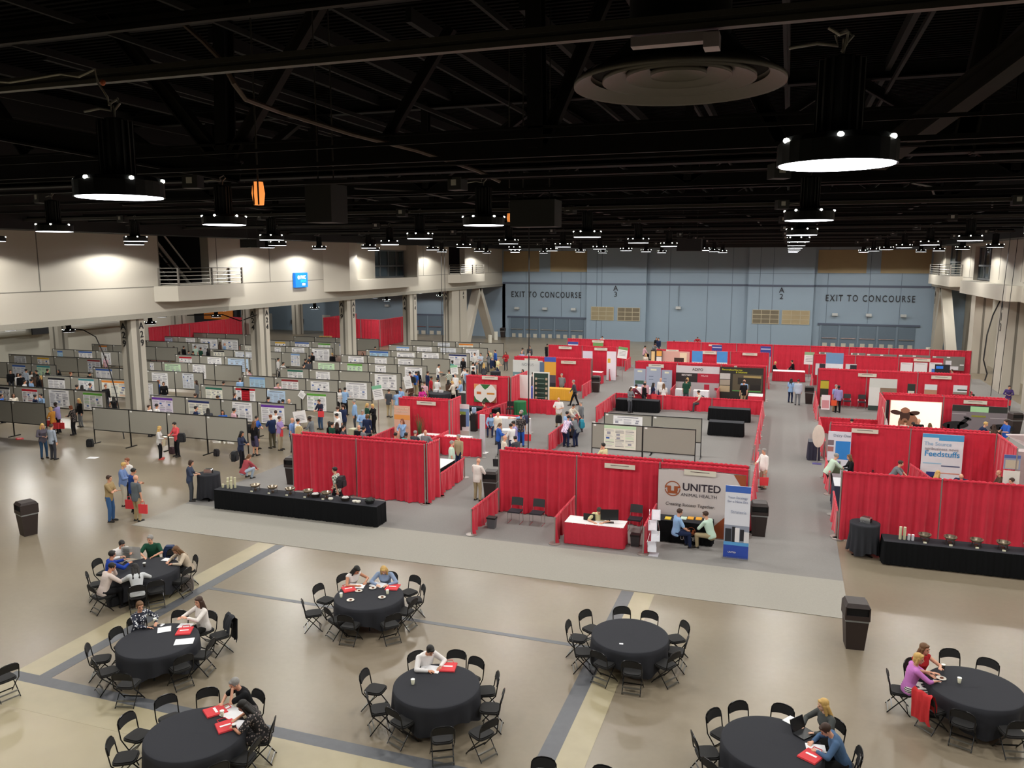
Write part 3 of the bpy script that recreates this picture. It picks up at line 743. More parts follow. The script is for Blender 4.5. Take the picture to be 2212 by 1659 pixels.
def _up(h):
    s = MB(); s.cyl((0, 0, 0), (0, 0, h+.03), .026, n=8); s.cyl((0, 0, 0), (0, 0, .02), .2, n=16)
    me = bpy.data.meshes.new('upright'); me.from_pydata(s.v, [], s.f); me.materials.append(mt('#a09a94', .4, .5)); return me
UPM = {}
def drape(x0, y0, x1, y1, h, n, where, last=True):
    """a run of n drape spans from (x0,y0) to (x1,y1)"""
    dx, dy = (x1-x0)/n, (y1-y0)/n; L = math.hypot(dx, dy); a = math.atan2(dy, dx)
    if h not in UPM: UPM[h] = _up(h)
    SEGS.append((x0, y0, x1, y1))
    for k in range(n):
        me, m2 = drape_proto(L, h, k % 4)
        pos = '' if n == 1 else (', left span' if k == 0 else ', right span' if k == n-1 else ', %s span' % ORD[k])
        if n > 1 and abs(dy) > abs(dx): pos = ', nearest span' if k == 0 else ', farthest span' if k == n-1 else ', %s span away' % ORD[k]
        r = empty('drape_partition', (x0+dx*k, y0+dy*k, .013), a, '%s red drape partition %s%s' % ('tall' if h > 1.5 else 'low', where, pos), 'drape', 'red drape partitions')
        for nm, m_ in (('curtain', me), ('crossbar', m2), ('upright', UPM[h])):
            o = bpy.data.objects.new(nm, m_); COL.objects.link(o); o.parent = r
        if k == n-1 and last:
            o = bpy.data.objects.new('upright', UPM[h]); COL.objects.link(o); o.parent = r; o.location = (L, 0, 0)
HT, HL = 2.38, .9
# front row, middle block
drape(-10.05, 28.0, -.95, 28.0, HT, 3, 'behind the three front booths of the middle block')
drape(-10.0, 28.5, -.95, 28.5, HT, 3, 'backing the front booths of the middle block')
drape(-10.05, 25.15, -10.05, 27.9, HL, 1, 'on the left of the empty front booth with two chairs')
drape(-7.05, 25.2, -7.05, 27.9, HL, 1, 'between the empty booth and the desk booth')
drape(-4.05, 25.2, -4.05, 27.9, HL, 1, 'between the desk booth and the animal health booth')
drape(-.9, 28.6, -.9, 37.2, HL, 3, 'along the right aisle behind the front booths'); drape(-1.1, 38.6, -1.1, 51.2, HL, 4, 'along the right side of the lounge')
drape(-10.3, 51.3, -1.1, 51.3, HL, 3, 'across the back of the lounge')
drape(-10.4, 45.9, -10.3, 51.2, HL, 2, 'on the left side of the lounge, far part'); drape(-10.9, 37.6, -10.9, 43.9, HL, 2, 'on the left side of the lounge, near part')
# left block
drape(-19.1, 27.9, -13.1, 27.9, HT, 2, 'facing the buffet table, big front wall'); drape(-18.95, 28.4, -13.2, 28.4, HT, 2, 'just behind the big front wall')
drape(-13.05, 28.0, -12.95, 29.0, HT, 1, 'short return at the right end of the big front wall')
drape(-13.0, 29.1, -13.1, 32.0, HL, 1, 'beside the white topped counter on the left aisle')
drape(-16.6, 35.6, -13.65, 35.6, HL, 1, 'before the white cloth table near the tablet display')
drape(-19.0, 28.6, -19.0, 37.1, HL, 3, 'along the poster side of the left block')
drape(-16.1, 28.9, -16.0, 37.0, HL, 3, 'dividing the booths behind the big front wall')
drape(-18.95, 37.3, -16.1, 37.3, HT, 1, 'behind the orange banner'); drape(-18.95, 37.75, -16.1, 37.75, HT, 1, 'backing the orange banner booth')
drape(-16.1, 37.4, -16.1, 38.9, HT, 1, 'beside the cow poster display'); 
drape(-18.7, 46.05, -15.9, 46.05, HT, 1, 'behind the orange and green logo banner'); drape(-18.7, 46.4, -15.9, 46.4, HT, 1, 'backing the orange and green logo booth')
drape(-15.75, 46.1, -15.7, 49.2, HT, 1, 'beside the green and white banner stand')
drape(-16.5, 42.0, -15.9, 45.9, HL, 1, 'right of the black counter with white lettering'); drape(-16.4, 41.9, -13.2, 41.9, HL, 1, 'behind the white counters of the left aisle')
drape(-13.0, 47.2, -15.9, 47.4, HL, 1, 'before the blue and yellow cloth table')
drape(-19.1, 56.6, -13.2, 56.6, HT, 2, 'behind the white company banner and yellow banner'); drape(-19.0, 57.0, -13.2, 57.0, HT, 2, 'backing the white company banner row')
drape(-13.15, 53.7, -13.15, 56.5, HL, 1, 'right of the man behind the yellow cloth')
drape(-19.0, 65.4, -13.1, 65.4, HT, 2, 'fourth row of the left block'); drape(-13.1, 62.4, -13.1, 65.3, HL, 1, 'right end of the fourth row of the left block')
drape(-18.9, 71.3, -13.1, 71.3, HT, 2, 'last row of the left block'); drape(-13.0, 68.4, -13.0, 71.2, HL, 1, 'right end of the last row of the left block')
# middle block, rear
drape(-10.0, 56.5, -1.1, 56.5, HT, 3, 'behind the grey, red and black display walls'); drape(-9.9, 56.95, -1.1, 56.95, HT, 3, 'backing the display walls')
drape(-7.1, 53.6, -7.1, 56.4, HL, 1, 'between the grey banners and the red and white wall'); drape(-4.1, 53.6, -4.1, 56.4, HL, 1, 'between the red and white wall and the black wall')
drape(-9.8, 65.0, -1.1, 65.0, HT, 3, 'fourth row of the middle block'); drape(-1.05, 62.0, -1.05, 64.9, HL, 1, 'right end of the fourth row of the middle block')
drape(-9.9, 71.5, 14.0, 71.5, HT, 8, 'long last row')
# right block
drape(2.05, 28.8, 11.2, 28.8, HT, 3, 'behind the right buffet table'); drape(2.0, 29.0, 2.0, 31.6, HL, 1, 'left end behind the right buffet table')
drape(2.05, 37.2, 8.45, 37.2, HT, 2, 'behind the blue laboratory banner and the feed banner'); drape(2.1, 37.7, 8.3, 37.7, HT, 2, 'backing the blue laboratory banner')
drape(2.0, 34.4, 1.95, 37.1, HL, 1, 'left of the blue laboratory banner'); drape(8.5, 37.3, 8.6, 34.6, HT, 1, 'turning toward the camera right of the feed banner')
drape(5.3, 37.1, 5.9, 34.2, HL, 1, 'between the laboratory booth and the feed booth'); drape(8.6, 34.5, 8.9, 31.7, HL, 1, 'right of the feed booth')
drape(5.1, 46.8, 11.0, 46.8, HT, 2, 'behind the lit cow picture and the horse picture'); drape(5.1, 47.3, 11.0, 47.3, HT, 2, 'backing the lit cow picture')
drape(5.0, 47.2, 5.0, 44.2, HT, 1, 'left of the lit cow picture'); drape(10.9, 40.0, 11.1, 37.0, HL, 1, 'right of the man in the blue shirt')
drape(2.0, 46.9, 5.0, 46.9, HL, 1, 'behind the red skirted table with leaflets'); drape(2.05, 40.5, 2.0, 46.8, HL, 2, 'along the right aisle beside the oval sign')
drape(2.15, 56.4, 11.1, 56.4, HT, 3, 'third row of the right block'); drape(2.2, 56.8, 11.1, 56.8, HT, 3, 'backing the third row of the right block')
drape(2.05, 50.4, 2.05, 56.3, HL, 2, 'left end of the third row of the right block'); drape(11.2, 63.2, 11.8, 59.0, HL, 1, 'low one right of the far right block')
drape(2.1, 65.2, 11.0, 65.2, HT, 3, 'fourth row of the right block'); drape(2.05, 62, 2.05, 65.1, HL, 1, 'left end of the fourth row of the right block')
# enclosures far on the left
def tall(x0, y0, x1, y1, n, where): drape(x0, y0, x1, y1, 2.95, n, where)
tall(-59.0, 63.0, -59.0, 77.4, 5, 'left far enclosure, long side'); tall(-59.0, 77.4, -61.5, 78.4, 1, 'left far enclosure, end')
tall(-50.2, 80.4, -42.4, 79.4, 3, 'right far enclosure, front side'); tall(-42.4, 79.4, -42.4, 87.2, 3, 'right far enclosure, right side'); tall(-50.2, 80.4, -50.2, 88, 3, 'right far enclosure, left side')
# ================================================================== ROUND TABLES AND FOLDING CHAIRS
CLOTH = mt('#303136', .85, noise=.06, scale=40, spec=.2, name='black_cloth'); SEATM = mt('#1b1a1a', .8, noise=.1, scale=30); TUBE = mt('#2a2a2b', .25, .6); BRC = mt('#83837f', .3, .7)
def round_table(x, y, r, label, h=.76, drop=.52, seed=0):
    t = empty('round_table', (x, y, 0), 0, 'folding table under '+label, 'table', 'round folding tables')
    MB().lathe([(r-.03, h-.04), (r-.02, h-.012), (0.001, h-.012)], 40).build('tabletop', mt('#6b5a45', .5), t)
    for a in (0, 1, 2, 3):
        c, s = math.cos(a*PI/2+.5), math.sin(a*PI/2+.5)
        MB().tube([(c*r*.45, s*r*.45, h-.04), (c*r*.5, s*r*.5, .25), (c*r*.56, s*r*.56, .02)], .018).build('leg', TUBE, t)
    rg = random.Random(seed); n = 120; vs = []; fs = []
    rings = [0.001, .35, .7, .93, .985, 1.0]
    ph = [rg.uniform(0, 6) for _ in range(4)]
    def push(rr, z):
        for i in range(n):
            th = 2*PI*i/n; vs.append((rr(th)*math.cos(th), rr(th)*math.sin(th), z(th)))
    for q in rings: push(lambda th, q=q: q*r, lambda th, q=q: h+.004+(.003*math.sin(th*3+q*9+ph[0]) if 0 < q < .95 else 0)-(0 if q < .99 else .006))
    for k in range(1, 6):
        t_ = k/5
        fold = lambda th: math.sin(th*11+ph[1])*.5+math.sin(th*17+ph[2])*.35+math.sin(th*4+ph[3])*.3
        push(lambda th, t_=t_: r*1.0+.01+t_*(.015+.055*fold(th)), lambda th, t_=t_: h-t_*(drop+.10*math.sin(th*4+ph[3])))
    m = len(vs)//n
    for k in range(m-1):
        for i in range(n): fs.append((k*n+i, k*n+(i+1) % n, (k+1)*n+(i+1) % n, (k+1)*n+i))
    c_ = MB().add(vs, fs).build('tablecloth', CLOTH, None, (x, y, 0), smooth=True); tag(c_, label, 'tablecloth', 'black cloths on round tables')
    return t
def make_chair():
    r = empty('folding_chair')
    # seat faces +y (front edge toward +y), origin on floor under the seat centre
    s = MB(); P = []
    for k in range(20):
        a = 2*PI*k/20; c, q = math.cos(a), math.sin(a)
        P.append((.21*(abs(c)**.45)*(1 if c > 0 else -1), .21*(abs(q)**.45)*(1 if q > 0 else -1)))
    s.prism(P, .035, Matrix.Translation((0, 0, .425)))
    s.prism([(x*.9, y*.9) for x, y in P], .02, Matrix.Translation((0, 0, .46)))
    s.build('seat', SEATM, r)
    T = Matrix.Translation((0, -.228, .665)) @ Matrix.Rotation(R(14), 4, 'X')
    b = MB(); n = 12
    for k in range(n):
        x0, x1 = -.205+.41*k/n, -.205+.41*(k+1)/n
        f = lambda x: -.018*(1-(x/.205)**2)
        def top(x): return .178-.075*(abs(x)/.205)**3.2
        def bot(x): return -.02+.05*(1-(x/.205)**2)*.6
        v = [(x0, f(x0)-.014, bot(x0)), (x1, f(x1)-.014, bot(x1)), (x1, f(x1)+.014, bot(x1)), (x0, f(x0)+.014, bot(x0)), (x0, f(x0)-.014, top(x0)), (x1, f(x1)-.014, top(x1)), (x1, f(x1)+.014, top(x1)), (x0, f(x0)+.014, top(x0))]
        b.add([T @ Vector(p) for p in v], [(3, 2, 1, 0), (4, 5, 6, 7), (0, 1, 5, 4), (1, 2, 6, 5), (2, 3, 7, 6), (3, 0, 4, 7)])
    b.build('backrest', SEATM, r)
    U = [Vector((-.22, -.20, .45)), Vector((-.222, -.235, .66)), Vector((-.215, -.258, .75)), Vector((-.185, -.272, .80)), Vector((-.13, -.282, .832)), Vector((-.06, -.289, .846)), Vector((0, -.29, .848)), Vector((.06, -.289, .846)), Vector((.13, -.282, .832)), Vector((.185, -.272, .80)), Vector((.215, -.258, .75)), Vector((.222, -.235, .66)), Vector((.22, -.20, .45))]
    MB().tube(U, .0125, 8).build('back_frame', TUBE, r)
    for s_ in (-1, 1):
        MB().tube([(s_*.22, -.20, .45), (s_*.22, -.05, .3), (s_*.225, .2, .012)], .0125, 6).build('leg', TUBE, r)
        MB().tube([(s_*.2, .12, .42), (s_*.2, -.05, .25), (s_*.2, -.25, .012)], .0115, 6).build('leg', TUBE, r)
    MB().b2(-.2, -.235, .03, .2, -.215, .06).build('rear_brace', BRC, r)
    MB().b2(-.2, -.165, .12, .2, -.145, .15).build('rear_brace', BRC, r)
    MB().b2(-.22, .14, .07, .22, .155, .095).build('front_brace', TUBE, r)
    return r
chairP = make_chair(); chused = False
def chair(x, y, rz, label, group='black folding chairs'):
    global chused
    if not chused: o = chairP; o.location = (x, y, 0); o.rotation_euler.z = rz; chused = True; KIDS.clear(); tag(o, label, 'chair', group)
    else: o = dup(chairP, (x, y, 0), rz, label, group); o['category'] = 'chair'
    return o
TB = [  # (centre px), radius, name, chairs as (kind, px, py, where)
 ((314, 1228), .9, 'black round cloth of the upper left table with six people', [('b', 187, 1240, 'left of the man in blue'), ('b', 197, 1270, 'lower left, behind the man in pale pink'), ('b', 291, 1270, 'under the woman in the white blouse'), ('b', 339, 1258, 'empty at the front of the table'), ('s', 388, 1253, 'near right with a patterned bag beside it'),
   ('b', 424, 1205, 'right, of the woman in beige'), ('b', 210, 1212, 'far left under the man in blue'), ('b', 251, 1199, 'of the man reading a newspaper'), ('b', 333, 1186, 'of the man in green'), ('b', 375, 1191, 'holding a navy backpack')]),
 ((341, 1383), .9, 'black round cloth of the left middle table with two women talking', [('b', 289, 1338, 'of the woman in patterned top'), ('b', 385, 1324, 'empty between the two talking women'), ('b', 457, 1326, 'of the woman in white'), ('s', 474, 1372, 'holding a dark jacket'), ('s', 434, 1414, 'lower right'), ('s', 388, 1440, 'front right'), ('b', 260, 1364, 'far left behind the table'), ('s', 218, 1423, 'leftmost'), ('s', 233, 1450, 'lower left'), ('s', 278, 1476, 'nearest the camera')]),
 ((421, 1584), .9, 'black wrinkled round cloth of the lower left table', [('b', 454, 1492, 'behind the table, left of the man in black'), ('b', 356, 1509, 'far left behind the table'), ('s', 298, 1588, 'left side'), ('s', 272, 1636, 'lower left corner'), ('b', 556, 1496, 'of the man in black polo'), ('b', 592, 1557, 'of the woman in black floral dress'), ('s', 512, 1634, 'right of the table front'), ('b', 463, 1651, 'cut by the lower edge')]),
 ((797, 1287), .9, 'black round cloth of the upper middle table with two women writing', [('b', 744, 1244, 'of the dark haired woman'), ('b', 844, 1240, 'of the blonde woman in blue cardigan'), ('s', 883, 1279, 'upper right'), ('s', 895, 1296, 'right, outermost'), ('s', 872, 1320, 'right, third one down'), ('s', 842, 1348, 'front right'), ('s', 757, 1350, 'front left, middle one'), ('s', 729, 1338, 'front left, tucked in'), ('s', 677, 1324, 'far left, pulled out'), ('s', 704, 1296, 'left, beside the table')]),
 ((943, 1480), .9, 'black round cloth of the centre table with a man in white writing', [('b', 903, 1412, 'of the man in white'), ('b', 991, 1411, 'behind, right of the man in white'), ('b', 1027, 1429, 'behind right, second'), ('s', 1049, 1492, 'right side, upper'), ('s', 1059, 1529, 'right side, lower'), ('s', 1040, 1582, 'front right'), ('s', 955, 1592, 'front centre'), ('s', 872, 1556, 'front left'), ('s', 822, 1531, 'left lower'), ('s', 811, 1488, 'left upper')]),
 ((1361, 1372), .9, 'black round cloth of the empty table right of centre', [('s', 1249, 1378, 'left, facing right'), ('s', 1279, 1358, 'behind left'), ('b', 1344, 1316, 'straight behind'), ('b', 1406, 1326, 'behind right'), ('s', 1459, 1379, 'right, upper'), ('s', 1459, 1406, 'right, middle'), ('s', 1437, 1434, 'front right'), ('s', 1367, 1450, 'front centre'), ('s', 1306, 1432, 'front left'), ('s', 1260, 1408, 'left, lower')]),
 ((2106, 1485), .9, 'black round cloth of the right table with two women', [('b', 1961, 1430, 'of the woman in red and orange'), ('s', 1945, 1491, 'of the woman in pink'), ('b', 2003, 1501, 'with a red bag on its back'), ('b', 2082, 1536, 'front, seen from behind'), ('s', 2186, 1580, 'lower right, cut by the edge'), ('b', 2054, 1408, 'behind, left one'), ('b', 2134, 1429, 'behind, right one')]),
 ((1667, 1605), .9, 'black round cloth of the lower right table with a laptop', [('s', 1528, 1625, 'left side'), ('b', 1553, 1547, 'behind left, near another'), ('b', 1597, 1523, 'behind, upright back'), ('b', 1531, 1648, 'lower left, cut by the edge'), ('b', 1687, 1534, 'straight behind'), ('b', 1811, 1563, 'of the blonde woman'), ('b', 1856, 1642, 'right of the man in blue')]),
]
TC = []
TSN = ['upper left table', 'left middle table', 'lower left table', 'upper middle table', 'centre table', 'empty table', 'right table', 'lower right table']
SC_SEATS = {}
for k, ((px, py), r, lab, chs) in enumerate(TB):
    cx, cy_ = atz(px, py, .76); TC.append((cx, cy_)); round_table(cx, cy_, r, lab, seed=k)
    nm = lab.split('black ')[1].replace('wrinkled ', '').replace('round cloth of ', '')
    for q, (kd, ax, ay, wh) in enumerate(chs):
        if kd == 's': x, y = atz(ax, ay, .46)
        else:
            x, y = atz(ax, ay, .78); d = Vector((cx-x, cy_-y)).normalized(); x += d.x*.27; y += d.y*.27
        d = Vector((cx-x, cy_-y)); dist = d.length; a = math.atan2(d.y, d.x)-PI/2
        a += random.Random(k*31+q).uniform(-.22, .22)
        if dist < 1.02: d.normalize(); x, y = cx-d.x*1.02, cy_-d.y*1.02
        SC_SEATS[(k, q)] = (x, y, a)
        chair(x, y, a, 'folding chair, %s, %s' % (TSN[k], wh))
for px, py, a, l in ((1180, 1645, .15, 'black folding chair cut by the lower edge, left one of two'), (1303, 1662, -.1, 'black folding chair cut by the lower edge, right one of two')):
    x, y = atz(px, py, .78); chair(x, y-.27, a+PI, l)
x, y = atz(8, 1464, .46); chair(x, y, 1.3, 'black folding chair alone at the left edge')
# ================================================================== THINGS ON AND AROUND
RED_BAG = mt('#d63a40', .8, noise=.05); PAPER = mt('#eeeef0', .8, noise=.02); CUPM = mt('#e3e2c8', .6); BROWN = mt('#2e2320', .55, noise=.12, scale=10); BINBAG = mt('#8c908f', .4)
def tref(a, b): return (TC[a], b)
def on_table(px, py): return atz(px, py, .768)
def cup(x, y, z, label, m=None):
    c = empty('paper_cup', (x, y, z), 0, label, 'cup')
    MB().lathe([(.028, 0), (.042, .11), (.038, .11), (.026, .004), (.001, .004)], 14, caps=False).build('cup', m or CUPM, c, smooth=True)
    MB().lathe([(.0435, .105), (.0435, .116), (.001, .118)], 14, caps=False).build('lid' if m else 'rim', mt('#f1f1ea', .5), c); return c
def sheet(x, y, z, w_, h_, a, label, m=None, cat='paper', name='paper_sheet', t=.004):
    o = MB().box(0, 0, t/2, w_, h_, t).build(name, m or PAPER, None, (x, y, z), rz=a); return tag(o, label, cat)
def tote_flat(x, y, z, a, label):
    o = empty('tote_bag', (x, y, z), a, label, 'bag')
    MB().add([(-.17, -.2, 0), (.17, -.2, 0), (.18, .2, 0), (-.16, .19, 0), (-.165, -.19, .025), (.165, -.19, .025), (.17, .19, .02), (-.15, .18, .02)], [(3, 2, 1, 0), (4, 5, 6, 7), (0, 1, 5, 4), (1, 2, 6, 5), (2, 3, 7, 6), (3, 0, 4, 7)]).build('bag_body', RED_BAG, o)
    MB().tube([(-.08, .18, .02), (-.09, .28, .02), (.06, .29, .02), (.09, .18, .02)], .009, 5).build('handle', RED_BAG, o)
    MB().b2(-.1, -.02, .025, .1, .03, .028).build('print', PAPER, o); return o
def plate(x, y, z, label, food='#6b3b22'):
    p = empty('plate', (x, y, z), 0, label, 'plate'); MB().lathe([(.001, 0), (.06, 0), (.10, .015), (.098, .018), (.058, .006), (.001, .006)], 20, caps=False).build('dish', mt('#ded8cc', .5), p)
    MB().ball((.01, 0, .02), (.04, .03, .02)).build('food', mt(food, .7), p); return p
for px, py, l in ((312, 1224, 'dark paper cup on the upper left table before the man in green'), (1343, 1391, None), (892, 1478, 'pale green paper cup on the left of the centre table'), (737, 1290, 'pale green paper cup on the upper middle table, left one'), (837, 1283, 'pale green paper cup on the upper middle table, right one'),
                  (480, 1547, 'pale paper cup on the lower left table beside the red bag'), (506, 1576, 'dark paper cup by the papers on the lower left table'), (1710, 1564, 'paper cup with brown lid on the lower right table'), (2072, 1475, 'pale green paper cup in the middle of the right table'), (2037, 1446, 'black mug-like cup by the edge of the right table'), (335, 1345, 'white cup in the hand of the woman in patterned top')):
    if l: x, y = on_table(px, py); cup(x, y, .768, l, mt('#26221f', .5) if 'dark' in l or 'black' in l else None)
for px, py, w_, h_, a, l in ((355, 1360, .3, .3, .7, 'square pale napkin with food on the left middle table'), (400, 1352, .32, .24, .3, 'white leaflet under the red bag on the left middle table'), (398, 1386, .42, .3, .55, 'large white sheets at the right edge of the left middle table'), (500, 1540, .5, .36, -.2, 'spread white papers before the man in black'),
    (515, 1565, .32, .28, .15, 'white papers before the woman in floral dress'), (930, 1445, .45, .3, .05, 'white papers before the man in white at the centre table'), (770, 1266, .45, .3, .25, 'white papers before the dark haired woman writing'), (817, 1263, .4, .3, -.1, 'white papers before the blonde woman writing'),
    (362, 1209, .3, .22, .1, 'white and yellow leaflets before the woman in beige'), (1716, 1560, .36, .26, -.6, 'white papers behind the laptop at the lower right table'), (1762, 1616, .34, .24, .1, 'white papers under the arm of the man in blue'), (1342, 1391, .09, .06, .2, 'tiny white scrap on the empty table right of centre'), (2024, 1472, .14, .1, 0, 'small white folded napkin on the right table')):
    x, y = on_table(px, py); sheet(x, y, .77, w_, h_, a, l)
for px, py, a, l in ((398, 1364, .5, 'red tote bag lying on the left middle table'), (465, 1537, -.6, 'red tote bag lying left on the lower left table'), (487, 1570, .9, 'red tote bag under the papers of the woman in floral dress'), (848, 1269, .2, 'red tote bag lying right on the upper middle table'), (968, 1442, .25, 'red tote bag lying beside the papers at the centre table'), (753, 1273, .8, 'red tote bag under the papers of the dark haired woman'), (1752, 1634, -.5, 'red folder bag at the edge of the lower right table')):
    x, y = on_table(px, py); tote_flat(x, y, .772, a, l)
for px, py, l in ((757, 1297, 'small plate at the left front of the upper middle table'), (825, 1291, 'small plate beside the right cup on the upper middle table'), (775, 1277, 'small plate before the dark haired woman'), (805, 1271, 'small plate between the two writing women'), (2033, 1466, 'small plate with a pastry on the right table')):
    x, y = on_table(px, py); plate(x, y, .77, l)
x, y = on_table(350, 1351); sheet(x, y, .77, .08, .15, .3, 'dark phone behind the napkin on the left middle table', mt('#30343a', .2), 'phone', 'phone', .01)
x, y = atz(283, 1198, .95)
n_ = MB(); n_.add([(-.3, 0, -.16), (0, .09, -.18), (.3, 0, -.16), (.3, 0, .2), (0, .09, .18), (-.3, 0, .2), (-.3, .006, -.16), (0, .096, -.18), (.3, .006, -.16), (.3, .006, .2), (0, .096, .18), (-.3, .006, .2)], [(0, 1, 4, 5), (1, 2, 3, 4), (11, 10, 7, 6), (10, 9, 8, 7)])
for k in range(7): n_.b2(-.26, -.012+.006*0, .14-.045*k, -.05, .02, .15-.045*k, 1)
o = n_.build('newspaper', [mt('#b9b8b2', .8), mt('#6d6d6c', .8)], None, (x, y, .98), rz=.2); tag(o, 'open newspaper held by the man in white at the upper left table', 'newspaper')
x, y = atz(1738, 1585, .78); lp = empty('laptop', (x, y, .772), .9, 'dark laptop open at the lower right table', 'laptop')
MB().box(0, 0, .01, .36, .25, .018).build('keyboard', mt('#1d1f22', .4), lp); MB().add([(-.18, .125, .02), (.18, .125, .02), (.18, .2, .24), (-.18, .2, .24), (-.18, .135, .02), (.18, .135, .02), (.18, .21, .24), (-.18, .21, .24)], [(0, 1, 2, 3), (7, 6, 5, 4), (0, 4, 5, 1), (2, 6, 7, 3)]).build('screen', mt('#17181c', .3), lp)
def backpack(x, y, z, a, label, col='#20222a', s=1.0):
    b = empty('backpack', (x, y, z), a, label, 'backpack'); m = mt(col, .8, noise=.1, scale=20)
    q = MB()
    prof = [(-.16*s, 0), (.16*s, 0), (.175*s, .12*s), (.165*s, .33*s), (.11*s, .43*s), (-.11*s, .43*s), (-.165*s, .33*s), (-.175*s, .12*s)]
    q.prism(prof, .17*s, Matrix.Rotation(PI/2, 4, 'X') @ Matrix.Translation((0, 0, -.085*s))); q.build('bag_body', m, b)
    MB().prism([(x_*.72, y_*.55+.04*s) for x_, y_ in prof], .06*s, Matrix.Translation((0, -.08*s, 0)) @ Matrix.Rotation(PI/2, 4, 'X')).build('front_pocket', mt(col, .75, noise=.2, scale=20), b)
    for k in (-1, 1): MB().tube([(k*.09*s, .09*s, .40*s), (k*.11*s, .16*s, .3*s), (k*.11*s, .16*s, .14*s), (k*.12*s, .09*s, .04*s)], .014*s, 5).build('strap', m, b)
    return b
x, y = atz(367, 1192, .7); backpack(x, y, .47, .4, 'navy backpack standing on a chair at the upper left table', '#27375c')
x, y = atz(246, 1300, .1); backpack(x, y, 0, 1.2, 'dark grey backpack on the floor by the chair of the man in pale pink', '#2a2b30')
x, y = atz(405, 1268, .1); backpack(x, y, 0, .6, 'patterned beige and black bag on the floor right of the upper left table', '#6f6660')
x, y = atz(195, 965, 0); backpack(x, y, 0, .3, 'black backpack on the floor at the left end of the front boards', '#17181b', .95)
x, y = atz(468, 985, 0); backpack(x, y, 0, -.3, 'black bag on the floor under the right front board', '#1d1b1f', .8)
x, y = atz(372, 980, 0); backpack(x, y, 0, -.2, 'dark red and grey bag on floor beside the woman in coral', '#4a3238', .8)
x, y = atz(200, 989, 0); sheet(x, y, .002, .5, .35, .2, 'white sheet lying on the floor left of the front boards')
x, y = atz(42, 948, 0); tote_flat(x, y, .0, 1.1, 'red bag lying on the floor by the left boards foot')
x, y = atz(1700, 1103, 0)
# jacket and bag over chairs
def draped(k, q, label, col, name='jacket'):
    x, y, a = SC_SEATS[(k, q)]; v = []; n = 10
    s = MB(); M_ = Matrix.Translation((x, y, 0)) @ Matrix.Rotation(a, 4, 'Z')
    for j, (yy, z) in enumerate(((-.17, .50), (-.20, .66), (-.26, .84), (-.32, .895), (-.37, .84), (-.36, .62), (-.36, .38), (-.34, .26))):
        for i in range(n+1):
            xx = -.22+.44*i/n; v.append(M_ @ Vector((xx*(1+.05*math.sin(j*2)), yy+.018*math.sin(i*1.9+j), z+.02*math.sin(i*1.3+j*.7))))
    f = [(j*(n+1)+i, j*(n+1)+i+1, (j+1)*(n+1)+i+1, (j+1)*(n+1)+i) for j in range(7) for i in range(n)]
    o = s.add(v, f).build(name, mt(col, .9, noise=.12, scale=20), None, smooth=True); return tag(o, label, 'jacket' if name == 'jacket' else 'bag')
draped(1, 3, 'dark jacket hung over a chair back at the left middle table', '#24262c')
draped(6, 2, 'red bag hung over the chair back at the right table', '#c0282c', 'tote_bag')

# brown bins with hooded lids
def make_bin():
    b = empty('waste_bin'); s = MB()
    def fr(z0, w0, z1, w1, m=0):
        v = [(-w0, -w0, z0), (w0, -w0, z0), (w0, w0, z0), (-w0, w0, z0), (-w1, -w1, z1), (w1, -w1, z1), (w1, w1, z1), (-w1, w1, z1)]
        s.add(v, [(3, 2, 1, 0), (4, 5, 6, 7), (0, 1, 5, 4), (1, 2, 6, 5), (2, 3, 7, 6), (3, 0, 4, 7)], m)
    fr(0, .21, .74, .265); s.build('bin_body', BROWN, b)
    s = MB(); fr(.74, .272, .79, .272); s.build('bin_liner', BINBAG, b)
    s = MB(); W, D = .29, .29
    s.b2(-W, -D, .79, W, D, .84); s.b2(-W, -D, .84, -W+.03, D, 1.12); s.b2(W-.03, -D, .84, W, D, 1.12); s.b2(-W, -D, .84, W, -D+.03, .9); s.b2(-W, D-.03, .84, W, D, .9)
    s.add([(-W, -D, 1.10), (W, -D, 1.10), (W, D, 1.10), (-W, D, 1.10), (-W*.8, -D*.8, 1.2), (W*.8, -D*.8, 1.2), (W*.8, D*.8, 1.2), (-W*.8, D*.8, 1.2)], [(3, 2, 1, 0), (4, 5, 6, 7), (0, 1, 5, 4), (1, 2, 6, 5), (2, 3, 7, 6), (3, 0, 4, 7)])
    s.build('bin_lid', BROWN, b); MB().b2(-W+.04, -D+.06, .86, W-.04, D-.06, 1.09).build('bin_opening', mt('#0c0a0a', .8), b)
    return b
binP = make_bin()
BL = [(50, 1158, -.35, 'brown hooded waste bin alone on the concrete at the left edge'), (1845, 1404, .1, 'brown hooded waste bin alone at the right corner of the carpet'), (629, 1048, .1, 'brown hooded waste bin at the left end of the big red wall'), (1057, 1082, .1, 'brown hooded waste bin next to the bald man in white'),
      (1637, 1160, .1, 'brown hooded waste bin behind the blue cow banner'), (1286, 848, .05, 'brown hooded waste bin in the left aisle by the man in grey jacket booth'), (1747, 873, 0, 'brown hooded waste bin in the right aisle beside the couple'), (1085, 729, 0, 'brown waste bin at the far left corner beside the exit doors'), (1997, 755, 0, 'brown waste bin at the far right corner beside the exit doors'), (2192, 938, .3, 'brown waste bin right of the man in the blue shirt')]
for k, (px, py, a, l) in enumerate(BL):
    x, y = atz(px, py, 0); y += .22; CIRC.append((x, y, .3))
    if k == 0: binP.location = (x, y, 0); binP.rotation_euler.z = a; KIDS.clear(); tag(binP, l, 'waste bin')
    else: o = dup(binP, (x, y, 0), a, l)
